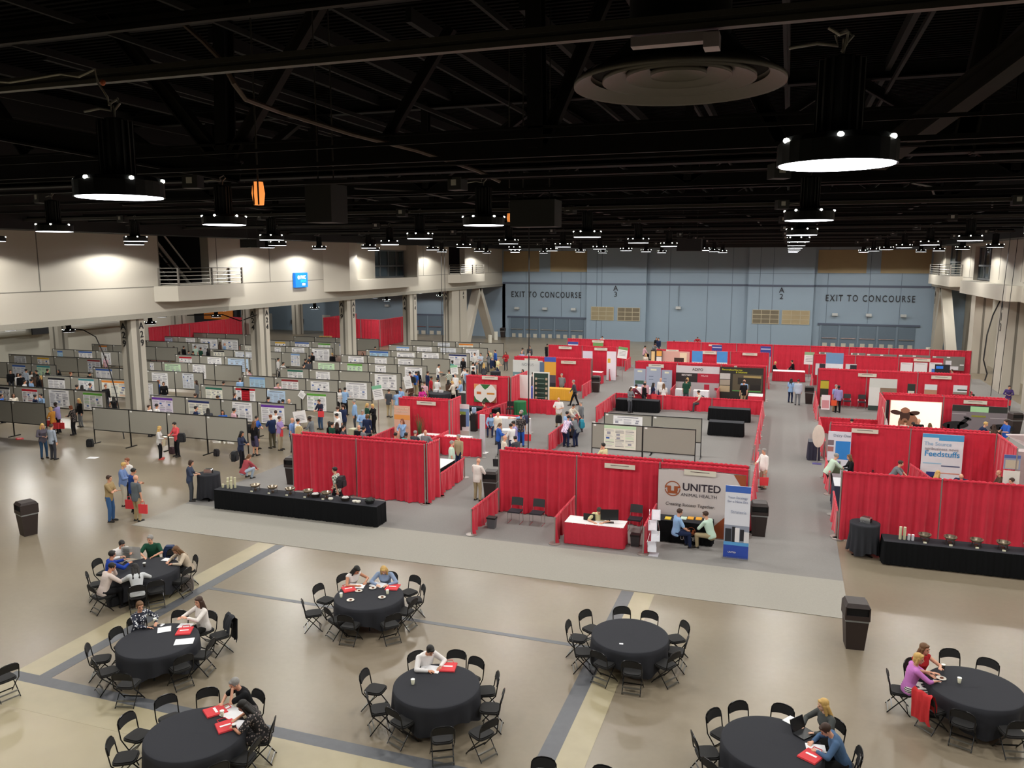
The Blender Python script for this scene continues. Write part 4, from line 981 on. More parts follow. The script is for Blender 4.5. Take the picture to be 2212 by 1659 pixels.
def small_bin(px, py, l, c='#55565a'):
    x, y = atz(px, py, 0); b = empty('small_bin', (x, y+.12, 0), 0, l, 'waste bin')
    s = MB(); s.add([(-.13, -.1, 0), (.13, -.1, 0), (.13, .1, 0), (-.13, .1, 0), (-.16, -.13, .4), (.16, -.13, .4), (.16, .13, .4), (-.16, .13, .4)], [(3, 2, 1, 0), (0, 1, 5, 4), (1, 2, 6, 5), (2, 3, 7, 6), (3, 0, 4, 7)]); s.build('bin_body', mt(c, .5), b)
    MB().b2(-.165, -.135, .36, .165, .135, .42).build('bin_liner', BLACK, b)
small_bin(1060, 1143, 'small grey bin with black liner in the empty front booth'); small_bin(1371, 1182, 'small black bin beside the red skirted desk', '#3a3a3c')

# draped tables
def skirt_table(x0, y0, x1, y1, h, skirt, top, label, cat='table', name='draped_table', z0=.02):
    t = empty(name, ((x0+x1)/2, (y0+y1)/2, .013), 0, label, cat); w_, d = x1-x0, y1-y0; RECTS.append((x0, y0, x1, y1))
    MB().b2(-w_/2, -d/2, h-.025, w_/2, d/2, h).build('tabletop', top, t)
    rg = random.Random(int(x0*7+y0)); s = MB(); P = []
    for (ax, ay, bx, by) in ((-w_/2, -d/2, w_/2, -d/2), (w_/2, -d/2, w_/2, d/2), (w_/2, d/2, -w_/2, d/2), (-w_/2, d/2, -w_/2, -d/2)):
        L = math.hypot(bx-ax, by-ay); n = max(6, int(L/.045)); nx_, ny_ = (by-ay)/L, -(bx-ax)/L
        for i in range(n): P.append((ax+(bx-ax)*i/n, ay+(by-ay)*i/n, nx_, ny_))
    N = len(P); vs = []
    for j, (z, A) in enumerate(((h-.01, .004), (h*.6, .014), (z0, .024))):
        for i, (ax, ay, nx_, ny_) in enumerate(P):
            k = A*(1+math.sin(i*1.9)+.5*math.sin(i*.7)); vs.append((ax+nx_*k, ay+ny_*k, z))
    s.add(vs, [(j*N+i, j*N+(i+1) % N, (j+1)*N+(i+1) % N, (j+1)*N+i) for j in range(2) for i in range(N)]); s.build('skirt', skirt, t, smooth=True)
    return t
SK = mt('#131416', .9, noise=.1, scale=30, spec=.15); SKR = mt('#c42a3e', .8, noise=.1, scale=10); WT_ = mt('#efeaea', .6)
skirt_table(-20.55, 24.75, -13.55, 25.5, .76, SK, CLOTH, 'long black buffet table on the left, before the big red wall')
skirt_table(3.25, 26.75, 10.2, 27.5, .76, SK, CLOTH, 'long black buffet table on the right, before the red wall')
skirt_table(-10.0, 49.9, -7.3, 50.6, .76, SK, CLOTH, 'black table left at the back of the lounge'); skirt_table(-4.15, 48.6, -1.75, 49.3, .76, SK, CLOTH, 'black table right at the back of the lounge'); skirt_table(-3.75, 44.4, -1.9, 45.1, .76, SK, CLOTH, 'black table behind the rear lounge boards')
def cocktail(x, y, r, label, m=None, h=1.07):
    vs = []; fs = []; n = 96; CIRC.append((x, y, r))
    for k, (q, z) in enumerate(((.001, h+.004), (.9, h+.004), (1, h-.002), (1.0, h-.05), (.98, h*.6), (1.02, h*.35), (1.05, .12))):
        for i in range(n):
            th = 2*PI*i/n; A = max(0, k-3)*.035
            vs.append((r*q*math.cos(th)*(1+A*math.sin(th*14)+A*.5*math.sin(th*5)), r*q*math.sin(th)*(1+A*math.sin(th*14)+A*.5*math.sin(th*5)), z+(.07*math.sin(th*4) if k == 6 else 0)))
    for k in range(6):
        for i in range(n): fs.append((k*n+i, k*n+(i+1) % n, (k+1)*n+(i+1) % n, (k+1)*n+i))
    t = empty('cocktail_table', (x, y, 0), 0, label, 'table'); MB().add(vs, fs).build('tablecloth', m or CLOTH, t, smooth=True)
    MB().cyl((0, 0, .03), (0, 0, h-.01), .035, n=10).build('pole', TUBE, t)
    f_ = MB();
    for a in range(4): f_.box(.22*math.cos(a*PI/2+.6), .22*math.sin(a*PI/2+.6), .03, .42, .05, .03, rz=a*PI/2+.6)
    f_.build('foot', TUBE, t)
cocktail(-21.6, 25.75, .44, 'tall round table with black cloth at the left end of the left buffet'); cocktail(2.75, 27.55, .46, 'tall round table with black cloth at the left end of the right buffet')
def toaster(x, y, z, a, l):
    t = empty('toaster', (x, y, z), a, l, 'toaster'); s = MB(); s.prism([(-.16, 0), (.16, 0), (.16, .15), (.13, .19), (-.13, .19), (-.16, .15)], .2, Matrix.Translation((0, .1, 0)) @ Matrix.Rotation(PI/2, 4, 'X')); s.build('case', CHROME, t)
    q = MB(); q.b2(-.12, -.055, .19, .12, -.03, .194); q.b2(-.12, .03, .19, .12, .055, .194); q.build('slot', BLACK, t); MB().b2(.16, -.06, .03, .168, .06, .16).build('end_panel', BLACK, t)
toaster(-21.55, 25.7, 1.075, .3, 'steel toaster on the left tall round table'); toaster(2.78, 27.55, 1.075, -.5, 'steel toaster on the right tall round table')
def chafer(x, y, l):
    c = empty('food_warmer', (x, y, .765), 0, l, 'food warmer')
    f_ = MB()
    for k in range(4):
        a = k*PI/2+.5; f_.tube([(.17*math.cos(a), .17*math.sin(a), 0), (.15*math.cos(a), .15*math.sin(a), .2), (.16*math.cos(a), .16*math.sin(a), .26)], .008, 5)
    f_.build('stand', mt('#5b5048', .3, .7), c)
    MB().lathe([(.14, .16), (.19, .22), (.195, .25), (.18, .25), (.13, .17), (.001, .165)], 20, caps=False).build('bowl', mt('#8d7f6c', .25, .6), c, smooth=True)
    MB().lathe([(.05, 0), (.055, .07), (.001, .075)], 12, caps=False).build('burner', mt('#6a5546', .4, .5), c)
    MB().b2(-.06, -.24, 0, .03, -.2, .05).build('card', mt('#e9e6cc', .6), c)
for k in range(5): chafer(-18.95+k*.78, 25.15, 'food warmer on the left buffet, %s from the cup stacks' % ORD[k]); chafer(4.55+k*.62 if False else 4.45+k*.72, 27.15, 'food warmer on the right buffet, %s from the cup stacks' % ORD[k])
def cupstack(x, y, h, l, col='#dcd9bb'):
    s = MB()
    for k in range(int(h/.022)): s.lathe([(.034, .022*k), (.045, .022*k+.02), (.045, .022*k+.022)], 10)
    o = s.build('cup_stack', mt(col, .6), None, (x, y, .765)); tag(o, l, 'stack of cups')
for k, (dx, dy, h) in enumerate(((0, 0, .4), (.11, .02, .44), (.22, .05, .42), (.05, -.1, .3), (.17, -.1, .34), (-.14, -.08, .16))): cupstack(-20.2+dx*1.3, 25.15+dy, h, 'cream paper cup stack on the left buffet, %s of six' % ORD[k])
for k, (dx, h, c) in enumerate(((0, .42, '#dcd9bb'), (.12, .42, '#dcd9bb'), (.25, .2, '#e6e6ea'), (.36, .2, '#e6e6ea'))): cupstack(3.75+dx, 27.1, h, 'paper cup stack on the right buffet, %s from the left' % ORD[k], c)
def basket(x, y, l, c='#2a2420', fc='#d8d4d0'):
    b = empty('basket', (x, y, .765), 0, l, 'basket'); MB().lathe([(.13, 0), (.2, .14), (.185, .14), (.12, .01), (.001, .01)], 18, caps=False).build('basket_body', mt(c, .7), b); q = MB()
    for k in range(5): q.ball((.07*math.cos(k*1.3), .07*math.sin(k*1.3), .12), (.075, .06, .05), 8, 5)
    q.build('contents', mt(fc, .6), b)
basket(-15.0, 25.1, 'black basket with napkins on the left buffet'); basket(-16.3, 25.15, 'dark basket with white packets, in the middle of the left buffet'); basket(8.2, 27.1, 'dark basket with white packets on the right buffet'); basket(7.75, 27.05, 'small yellow bowl on the right buffet', '#c9a860', '#d9a050'); basket(-14.0, 25.1, 'dark bundle with green cloth at the right end of the left buffet', '#1c1c1e', '#1f2a22')
for k, (x_, l) in enumerate(((-14.55, 'small stack of white bowls at the right end of the left buffet, first'), (-14.4, 'small stack of white bowls at the right end of the left buffet, second'), (-15.85 + .3, 'white bowl in the middle of the left buffet'))):
    o = MB().lathe([(.05, 0), (.09, .05), (.09, .09), (.05, .04)], 14).build('bowl', mt('#e6e2d6', .5), None, (x_, 24.98, .765)); tag(o, l, 'bowl')

# ------------------------------------------------------------------ printed panels standing in the booths
def panel(px0, py0, px1, py1, y, base, label, cat='banner', bands=(), txt=(), foot=False, th=.03, name='banner'):
    """a flat board in the plane y; bands: (x0,z0,x1,z1,colour) in fractions from the top left; txt: (string,x,z,size,colour,bold)"""
    x0, z1 = aty(px0, py0, y); x1, _ = aty(px1, py0, y); _, z0 = aty((px0+px1)/2, py1, y); z0 = .055 if foot else max(z0, .04); x0_, z1b = aty((px0+px1)/2, py0, y)
    w_, h = x1-x0, z1-z0; r = empty(name, ((x0+x1)/2, y, z0), 0, label, cat)
    MB().b2(-w_/2, 0, 0, w_/2, th, h).build('board', mt(base, .6, noise=.04, scale=3), r)
    for k, b in enumerate(bands):
        (a, b_, c, d, col) = b[:5]
        MB().b2(-w_/2+a*w_, -.006-.002*k, h*(1-d), -w_/2+c*w_, -.0005, h*(1-b_)).build('printed_field', mt(col, .6, noise=.06, scale=4), r)
    for (s, tx, tz, sz, col, bo) in txt:
        text(s, sz*h, mt(col, .6), r, (-w_/2+tx*w_, -.006-.002*len(bands)-.004, h*(1-tz)), ext=.002, bold=bo*sz*h)
    if foot: MB().b2(-w_/2, -.12, -z0, w_/2, .16, -z0+.06 if z0 < .1 else -z0+.04).build('foot', CHROME, r)
    if False: MB().b2(-.02, .03, -z0, .02, .05, h).build('pole', CHROME, r)
    return r, w_, h
SIGNS = [(1306, 1000, 1372, 1013, 27.9, 'of the desk booth'), (1478, 1014, 1547, 1028, 27.42, 'above the animal health wall'), (900, 866, 941, 875, 37.2, 'of the orange banner booth'), (1041, 812, 1075, 820, 45.95, 'of the orange and green logo booth'), (1133, 774, 1162, 779, 56.5, 'above the white company banner'),
  (1212, 779, 1244, 786, 56.5, 'behind the man at the yellow cloth'), (1207, 748, 1235, 754, 65.3, 'left in the fourth row of the left block'), (1284, 751, 1312, 757, 65.3, 'right in the fourth row of the left block'), (1279, 735, 1304, 740, 71.2, 'in the last row of the left block'),
  (1401, 786, 1434, 794, 56.4, 'above the grey triple banners'), (1586, 790, 1592, 794, 56.4, 'tiny one above the black display wall'), (1517, 758, 1548, 765, 64.9, 'between the two blue headed banners'), (1604, 762, 1636, 768, 64.9, 'right in the fourth row of the middle block'),
  (1439, 755, 1466, 759, 64.9, 'above the food picture wall'), (1531, 744, 1559, 748, 71.4, 'in the long last row'), (1840, 925, 1898, 936, 37.1, 'right of the blue laboratory banner'), (1854, 806, 1894, 814, 56.3, 'left in the third row of the right block'), (2012, 811, 2056, 819, 56.3, 'right in the third row of the right block'),
  (1974, 774, 2010, 781, 65.1, 'above three white posters'), (2082, 864, 2133, 873, 46.7, 'above the horse picture')]
for (a, b, c, d, y, l) in SIGNS:
    r, w_, h = panel(a, b, c, d, y-.07, '#ddd6c6', 'cream booth name card '+l, 'name card', [(.2, .3, .8, .42, '#5d4a48')], name='booth_card', th=.01)
# the animal health booth
r, w_, h = panel(1423, 1012, 1613, 1172, 27.45, '#cfc6c4', 'large pale display wall lettered UNITED ANIMAL HEALTH', 'display wall', [], [('UNITED', .505, .255, .158, '#2e2530', .02), ('ANIMAL HEALTH', .475, .375, .070, '#2e2530', 0)], name='display_wall')
text('Creating Success Together.', .16, mt('#4a4040', .6), r, (-.36, -.02, h*.47), ext=.003, shear=.2, sx=.95)
OR = mt('#9a4a22', .6)
q = MB(); q.prism([(w_*.5, 0), (w_*.5, h*.62), (w_*.02, 0)], .01, Matrix.Translation((0, -.002, 0)) @ Matrix.Rotation(PI/2, 4, 'X')); q.build('brown_corner', OR, r)
MB().prism([(w_*.5, h*1.0), (w_*.5, h*.72), (w_*.36, h*1.0)], .01, Matrix.Translation((0, -.002, 0)) @ Matrix.Rotation(PI/2, 4, 'X')).build('brown_corner', OR, r)
def logo(par, cx, cz, R_, m, yy=-.02):
    q = MB(); n = 40
    for k in range(n):
        a0, a1 = 2*PI*k/n, 2*PI*(k+1)/n
        if abs(math.sin(a0)) < .12: continue
        P = [(R_*math.cos(a0), R_*math.sin(a0)), (R_*math.cos(a1), R_*math.sin(a1)), (R_*.88*math.cos(a1), R_*.88*math.sin(a1)), (R_*.88*math.cos(a0), R_*.88*math.sin(a0))]
        q.add([(cx+x, yy, cz+z) for x, z in P], [(0, 1, 2, 3)])
    u = R_
    for (a, b, c, d) in ((-.98, .12, -.2, .34), (.2, .12, .98, .34), (-.66, -.3, -.2, .12), (.2, -.3, .66, .12), (-.62, -.64, .62, -.3)):
        q.b2(cx+a*u, yy-.004, cz+b*u, cx+c*u, yy, cz+d*u)
    q.build('logo', m, par)
logo(r, -w_*.33, h*.71, .27, mt('#a0522a', .6)); MB().tube([(-w_/2, -.02, h), (-w_*.2, .02, h+.05), (w_*.2, -.02, h+.04), (w_/2, .0, h)], .014, 5).build('top_frame', CHROME, r)
r, w_, h = panel(1568, 1048, 1623, 1172, 25.75, '#dcdde6', 'blue and white roll-up banner with cows, right of the animal health wall', 'banner', [(0, 0, 1, .09, '#3a62b8'), (0, .55, 1, .8, '#8f95a5'), (0, .82, 1, 1, '#2c4aa8'), (.05, .60, .3, .78, '#22242c'), (.32, .57, .46, .79, '#1c1d24'), (.44, .58, .62, .78, '#e6e4e6'), (.64, .60, .8, .76, '#1d1e26'), (.8, .63, 1, .78, '#d8d6d8'), (0, .785, 1, .83, '#5aa0d8')],
   [('Your Strategy', .5, .16, .046, '#7d88a8', 0), ('for a New Era', .5, .215, .046, '#7d88a8', 0), ('Strateris', .55, .36, .06, '#9aa3bb', 0), ('UNITED', .35, .93, .03, '#e8e8ee', .01)], foot=True)
def hline(*a): pass
# black cloth table lettered UNITED
x0, y0 = atz(1432, 1165, 0); t = skirt_table(-3.85, 26.6, -2.0, 27.25, .76, SK, CLOTH, 'black cloth table lettered UNITED behind the two seated men')
logo(t, .25, .48, .14, mt('#a0522a', .6), -.36); text('UNITED', .17, WHITE, t, (.2, -.37, .2), bold=.002, ext=.002)
for k, (px, c) in enumerate(((1443, '#e6c640'), (1477, '#cfe0cc'), (1492, '#e8a63a'), (1510, '#e8a63a'), (1529, '#e4e2d8'))):
    x, y = atz(px, 1120, .77); sheet(x, min(y, 27.1), .765, .2, .28, .0, '%s leaflet pile on the lettered black table, %s from the left' % (('yellow', 'pale green', 'orange', 'orange', 'white')[k], ORD[k]), mt(c, .7), 'leaflets', 'leaflet_pile', .03)
def side_chair(x, y, a, l, seat='#23222a'):
    c = empty('stacking_chair', (x, y, 0), a, l, 'chair'); s = MB()
    s.box(0, 0, .45, .46, .44, .05); s.build('seat', mt(seat, .7), c)
    b = MB(); n = 8
    for k in range(n):
        xa, xb = -.22+.44*k/n, -.22+.44*(k+1)/n; f = lambda x_: -.24-.04*(1-(x_/.22)**2)
        b.add([(xa, f(xa), .60), (xb, f(xb), .60), (xb, f(xb)-.06, .88), (xa, f(xa)-.06, .88), (xa, f(xa)+.025, .60), (xb, f(xb)+.025, .60), (xb, f(xb)-.035, .88), (xa, f(xa)-.035, .88)], [(0, 1, 2, 3), (7, 6, 5, 4), (0, 4, 5, 1), (3, 2, 6, 7), (0, 3, 7, 4), (1, 5, 6, 2)])
    b.build('backrest', mt('#2a2a2c', .6), c)
    for s_ in (-1, 1):
        MB().tube([(s_*.21, -.25, .62), (s_*.22, -.2, .44), (s_*.23, -.24, .012)], .011, 6).build('leg', CHROME, c)
        MB().tube([(s_*.22, .19, .44), (s_*.23, .22, .012), (s_*.23, -.22, .012)], .011, 6).build('leg', CHROME, c)
    return c
for px, py, l in ((1113, 1103, 'black stacking chair in the empty front booth, left one'), (1160, 1107, 'black stacking chair in the empty front booth, right one'), (1372, 1120, 'dark stacking chair half hidden behind the computer screen')):
    x, y = atz(px, py, .46); side_chair(x, y, PI, l)
for px, py, a, l in ((1830, 866, PI, 'black stacking chair against the red drape, left one, beyond the leaflet table'), (1862, 868, PI, 'black stacking chair against the red drape, right one, beyond the leaflet table'), (1860, 1010, PI, 'black stacking chair behind the woman in the laboratory booth'), (1895, 1015, PI, 'black stacking chair left of the man in grey in the laboratory booth')):
    x, y = atz(px, py, .46); side_chair(x, y, a, l)
# red skirted desk with screen and laptop
skirt_table(-6.75, 25.35, -4.75, 26.1, .76, SKR, WT_, 'red skirted desk with white top in the middle front booth')
def screen(x, y, z, a, w_, l, col='#15161a'):
    s = empty('monitor', (x, y, z), a, l, 'monitor'); MB().b2(-w_/2, -.02, .1, w_/2, .02, .1+w_*.6).build('display', mt(col, .25), s); MB().cyl((0, 0, 0), (0, 0, .14), .03).build('stand', BLACK, s); MB().b2(-w_*.25, -.1, 0, w_*.25, .1, .015).build('foot', BLACK, s)
screen(-5.3, 25.75, .765, .25, .6, 'black monitor seen from behind on the red skirted desk')
lp = empty('laptop', (-6.0, 25.9, .765), PI, 'black laptop before the man on the red skirted desk', 'laptop'); MB().b2(-.2, -.13, 0, .2, .13, .02).build('keyboard', BLACK, lp); MB().b2(-.2, .12, .02, .2, .14, .24).build('screen', BLACK, lp)
x, y = atz(1272, 1122, .77); cup(x, y, .765, 'white paper cup on the left of the red skirted desk')
# zigzag brochure stand
bs = empty('brochure_stand', (-3.75, 25.3, 0), .15, 'white zigzag brochure stand left of the seated men', 'brochure stand')
MB().prism([(-.16, -.2), (.16, -.26), (.2, .1), (-.1, .12)], .03).build('foot', mt('#cfcfd6', .4), bs)
for k in range(4):
    z = .12+k*.36; dx = .06 if k % 2 else -.04
    MB().add([(-.13+dx, -.10, z), (.15+dx, -.10, z), (.15+dx, .1, z+.28), (-.13+dx, .1, z+.28), (-.13+dx, -.07, z), (.15+dx, -.07, z), (.15+dx, .13, z+.28), (-.13+dx, .13, z+.28)], [(0, 1, 2, 3), (7, 6, 5, 4), (0, 4, 5, 1), (3, 2, 6, 7), (0, 3, 7, 4), (1, 5, 6, 2)]).build('tray', mt('#dadae2', .4), bs)
    if k in (2, 3): MB().add([(-.10+dx, -.115, z+.02), (.12+dx, -.115, z+.02), (.12+dx, .075, z+.27), (-.10+dx, .075, z+.27)], [(0, 1, 2, 3)]).build('brochure', mt('#e9e2ea', .6), bs)
for s_ in (-1, 1): MB().tube([(s_*.14, .1, .05), (s_*.14-.05, -.1, .45), (s_*.14+.05, .12, .8), (s_*.14, -.08, 1.15), (s_*.14, .12, 1.5)], .01, 5).build('frame', CHROME, bs)
# ---- left block displays
panel(851, 876, 885, 950, 36.5, '#e2b39a', 'tall orange and pink roll-up banner behind the woman in light blue', bands=[(0, .22, 1, .34, '#e89a4e'), (.1, .5, .9, .56, '#c9a79c'), (.1, .64, .9, .66, '#b98f8a')], txt=[('DISCOVER THE', .5, .07, .05, '#f0dcc8', .01), ('NEW DESIGN', .5, .14, .05, '#f0dcc8', .01)], foot=True)
panel(979, 872, 1013, 956, 38.7, '#dfe3e4', 'tilted white and black cow picture display in the left block', 'display', [(0, .12, 1, .22, '#6fa0c0'), (.35, .2, .8, .28, '#86a84e'), (.02, .3, .55, .8, '#26302c'), (.5, .28, .8, .62, '#1c2420'), (.8, .2, 1, .6, '#6d93c4'), (.2, .42, .3, .8, '#e4e6e2'), (.3, .72, 1, 1, '#c9c6be')])
r, w_, h = panel(1024, 829, 1072, 869, 45.85, '#e9e4dd', 'star shaped white banner with orange and green corners and a small animal logo', 'banner', [(.12, .42, .32, .56, '#d06a34'), (.58, .46, .92, .56, '#d08a3c')])
for P_, c_ in (([(.28, 1), (.74, 1), (.62, .82), (.5, .7), (.4, .82)], '#2e6b34'), ([(.34, 0), (.72, 0), (.6, .16), (.52, .28), (.42, .16)], '#274a2c'), ([(0, 1), (.26, 1), (.1, .88), (0, .66)], '#e2935a'), ([(1, 1), (.78, 1), (.9, .88), (1, .66)], '#d49a8c'), ([(0, 0), (.3, 0), (.1, .14), (0, .36)], '#2e6b34'), ([(1, 0), (.74, 0), (.9, .14), (1, .36)], '#8a4a2c')):
    MB().prism([((a-.5)*w_, b*h) for a, b in P_], .008, Matrix.Translation((0, -.0005, 0)) @ Matrix.Rotation(PI/2, 4, 'X')).build('printed_field', mt(c_, .6), r)
t = skirt_table(-18.3, 43.9, -15.9+.0, 44.6, .8, SK, CLOTH, 'black table with white block lettering before the star shaped banner'); text('AMINO', .34, WHITE, t, (-.1, -.39, .45), bold=.012, ext=.002)
panel(1108, 777, 1172, 826, 55.9, '#d5d6d3', 'white NOVUS company banner wall', 'banner', [(0, .55, .4, 1, '#6d8f96'), (.4, .6, .8, 1, '#d8dad8')], [('NOVUS', .5, .2, .17, '#8f9498', 0)])
panel(1166, 782, 1178, 826, 55.6, '#5f7696', 'narrow blue and white panel between the white banner and the yellow banner', bands=[(0, .6, 1, 1, '#d8dce0')])
panel(1176, 771, 1201, 836, 55.2, '#e0a43a', 'tall roll-up banner, blue heading over yellow, with a dark round picture', bands=[(0, 0, 1, .13, '#3f56b4'), (0, .5, 1, .72, '#4c4650'), (0, .72, 1, 1, '#26242a')], foot=True)
r, w_, h = panel(1112, 809, 1147, 890, 47.6, '#eef0ec', 'curved white banner with dark green foot', bands=[(0, .8, 1, 1, '#2c6b3a')])
panel(1151, 803, 1187, 886, 48.6, '#dfe2dd', 'white framed dark green sign with two columns of small portraits', 'sign', [(.08, .03, .92, .96, '#1d3a30')]+[(.14+.62*(k % 2), .15+.125*(k//2), .26+.62*(k % 2), .21+.125*(k//2), '#b7a58c') for k in range(12)]+[(.3, .165+.125*k, .7, .185+.125*k, '#6d8478') for k in range(6)])
skirt_table(-15.9, 52.4, -13.6, 53.1, .8, mt('#dba02c', .7), mt('#e0aa38', .7), 'yellow and blue cloth table of the man in grey'); skirt_table(-17.1, 52.4, -15.95, 53.1, .8, mt('#3449a4', .7), mt('#3f56b4', .7), 'blue cloth table left of the yellow one')
cocktail(-15.0, 45.6, .38, 'tall round table with dark green cloth', mt('#1c6b3c', .8, noise=.1, scale=20))
def bar_stool(x, y, l):
    s = empty('bar_stool', (x, y, 0), .2, l, 'stool'); MB().b2(-.2, -.2, .72, .2, .2, .77).build('seat', BLACK, s); MB().b2(-.2, .18, .85, .2, .2, 1.15).build('backrest', BLACK, s)
    for a in (-1, 1):
        for b in (-1, 1): MB().cyl((a*.22, b*.22, 0), (a*.18, b*.18, 1.1 if b > 0 else .74), .018, n=6).build('leg', BLACK, s)
    MB().b2(-.2, -.2, .3, .2, .2, .32).build('footrest', BLACK, s)
bar_stool(-15.35, 44.75, 'tall black folding bar chair left of the green cloth table')
# white tablet stand, kiosk, counters, cooler
s = empty('tablet_stand', (-14.0, 36.6, 0), 0, 'tall slim white display pillar in the left aisle', 'display stand'); MB().b2(-.13, -.05, .02, .13, .05, 1.95).build('pillar', mt('#c9cacf', .4), s); MB().b2(-.25, -.2, 0, .25, .2, .03).build('foot', WHITE, s)
skirt_table(-14.9, 40.5, -13.7, 41.1, 1.0, mt('#d5d5d5', .6), mt('#e2e2e2', .5), 'white counter with curved front in the left aisle, left half'); skirt_table(-13.65, 40.7, -12.95, 41.3, .95, mt('#cfcfd0', .6), mt('#e2e2e2', .5), 'white counter in the left aisle, right half')
skirt_table(-17.3, 36.0, -14.6, 36.8, .76, mt('#e0dede', .6), WT_, 'white cloth table behind the low red drape in the left block')
t = skirt_table(-14.6, 29.2, -13.2, 31.2, 1.0, SK, WT_, 'black counter with white top in the left aisle booth')
wc = empty('water_cooler', (-16.3, 41.3, 0), 0, 'black water stand with a clear blue bottle', 'water cooler'); MB().b2(-.16, -.16, 0, .16, .16, 1.0).build('cabinet', BLACK, wc); MB().lathe([(.05, 1.0), (.13, 1.08), (.13, 1.32), (.1, 1.36), (.001, 1.37)], 16).build('bottle', mt('#8fa4c0', .15), wc)
k_ = empty('kiosk', (-13.1, 37.9, 0), .3, 'white rolling equipment cart with monitor arm in the left aisle', 'cart')
MB().b2(-.3, -.3, .85, .3, .3, 1.0).build('tray', mt('#d5d5d6', .4), k_); MB().cyl((0, 0, .1), (0, 0, .85), .05).build('column', CHROME, k_); MB().b2(-.3, -.3, .05, .3, .3, .1).build('base', mt('#bcbcc0', .4), k_)
for a in (-1, 1):
    for b in (-1, 1): MB().ball((a*.26, b*.26, .035), .035, 8, 5).build('wheel', BLACK, k_)
pl = empty('potted_palm', (-17.4, 36.55, 0), 0, 'thin potted palm before the red drape', 'plant'); MB().lathe([(.13, 0), (.17, .3), (.15, .3)], 14).build('pot', mt('#3a2a22', .7), pl)
lf = MB(); rg = random.Random(2)
for k in range(26):
    a = rg.uniform(0, 6.28); e = rg.uniform(.15, .5); h = rg.uniform(1.1, 1.9); c_, s_ = math.cos(a), math.sin(a)
    P = [Vector((0, 0, .3)), Vector((c_*e*.3, s_*e*.3, h*.6)), Vector((c_*e*.7, s_*e*.7, h*.9)), Vector((c_*e*1.1, s_*e*1.1, h*.93))]
    for q in range(3): wv = Vector((-s_, c_, 0))*(.028*(3-q)/3); wn = Vector((-s_, c_, 0))*(.028*(2-q)/3); lf.add([P[q]-wv, P[q]+wv, P[q+1]+wn, P[q+1]-wn], [(0, 1, 2, 3)])
lf.build('fronds', mt('#4c5a2c', .6), pl)
skirt_table(-20.3, 33.2, -19.3, 35.0, .95, SK, CLOTH, 'black counter with coffee makers left of the orange banner')
cm_ = empty('coffee_maker', (-19.8, 34.3, .955), 0, 'coffee makers on the black counter left of the orange banner', 'coffee maker'); MB().b2(-.3, -.2, 0, 0, .2, .35).build('case', mt('#b7b394', .5), cm_); MB().b2(.03, -.2, 0, .35, .2, .3).build('case', mt('#3a3a3c', .4), cm_)
s = empty('sign', (-19.9, 32.9, 0), 0, 'black counter front with a bright green logo', 'sign'); MB().b2(-.4, -.03, .02, .4, 0, .95).build('board', mt('#4c4e4e', .6), s); MB().prism([(-.3, .3), (-.05, .35), (.3, .7), (.28, .85), (-.1, .6), (-.3, .45)], .01, Matrix.Translation((0, -.03, 0)) @ Matrix.Rotation(PI/2, 4, 'X')).build('logo', mt('#59b030', .5), s)
cocktail(-21.2, 47.6, .75, 'wide round black table with two white napkin boxes in the crowd', h=.95)
for k, dx in enumerate((-.35, .05)): o = MB().b2(-.13, -.1, 0, .13, .1, .15).build('napkin_box', mt('#cfcfd0', .5), None, (-21.2+dx, 47.75, .955)); tag(o, '%s napkin box on the wide round black table' % ('left', 'right')[k], 'box')
skirt_table(-19.9, 47.6, -19.0, 48.4, 1.0, mt('#3a3c3c', .6), mt('#8c8f90', .5), 'grey counter beside the logo booth at the edge of the crowd')
cocktail(-20.9, 57.5, .4, 'black tall table with red items beside the white company banner')
# tilted card signs on poles
def pole_sign(px, py, yw, tilt, w_, h_, head, l):
    x, z = aty(px, py, yw); r = empty('pole_sign', (x, yw, 0), 0, l, 'sign'); T_ = Matrix.Translation((0, 0, z)) @ Matrix.Rotation(tilt, 4, 'Y')
    MB().box(0, 0, 0, w_, .02, h_, M=T_).build('board', mt('#ecebea', .6), r)
    if head: MB().box(0, -.013, h_*.38, w_, .006, h_*.24, M=T_).build('heading', mt(head, .6), r)
    q = MB()
    for k in range(4): q.box(0, -.013, h_*(.12-.12*k), w_*.7, .004, h_*.025, M=T_)
    q.build('text_lines', mt('#55555a', .6), r); MB().cyl((0, .02, 0), (0, .02, z-h_*.3), .018, n=6).build('pole', CHROME, r)
pole_sign(648, 901, 34.0, -.2, .72, .62, None, 'white tilted card sign above the crowd right of the violet headed poster'); pole_sign(816, 848, 38.6, -.2, .6, .78, '#7fc09a', 'green and white tilted card sign left of the coffee counter'); pole_sign(881, 826, 45.6, -.22, .5, .8, None, 'white tilted card sign by the man in brown shirt')
pole_sign(981, 799, 51.5, -.12, .55, .65, '#8fc9a0', 'small green and white card sign in the rear crowd'); pole_sign(652, 853, 40.1, .6, .4, .4, None, 'small white tilted card on a board corner'); pole_sign(1345, 762, 62.4, .12, .75, .9, '#6fa060', 'green and white tilted easel poster at the left aisle'); pole_sign(1748, 774, 68.5, .02, .75, 1.0, '#8fb487', 'green and white easel poster at the right aisle')
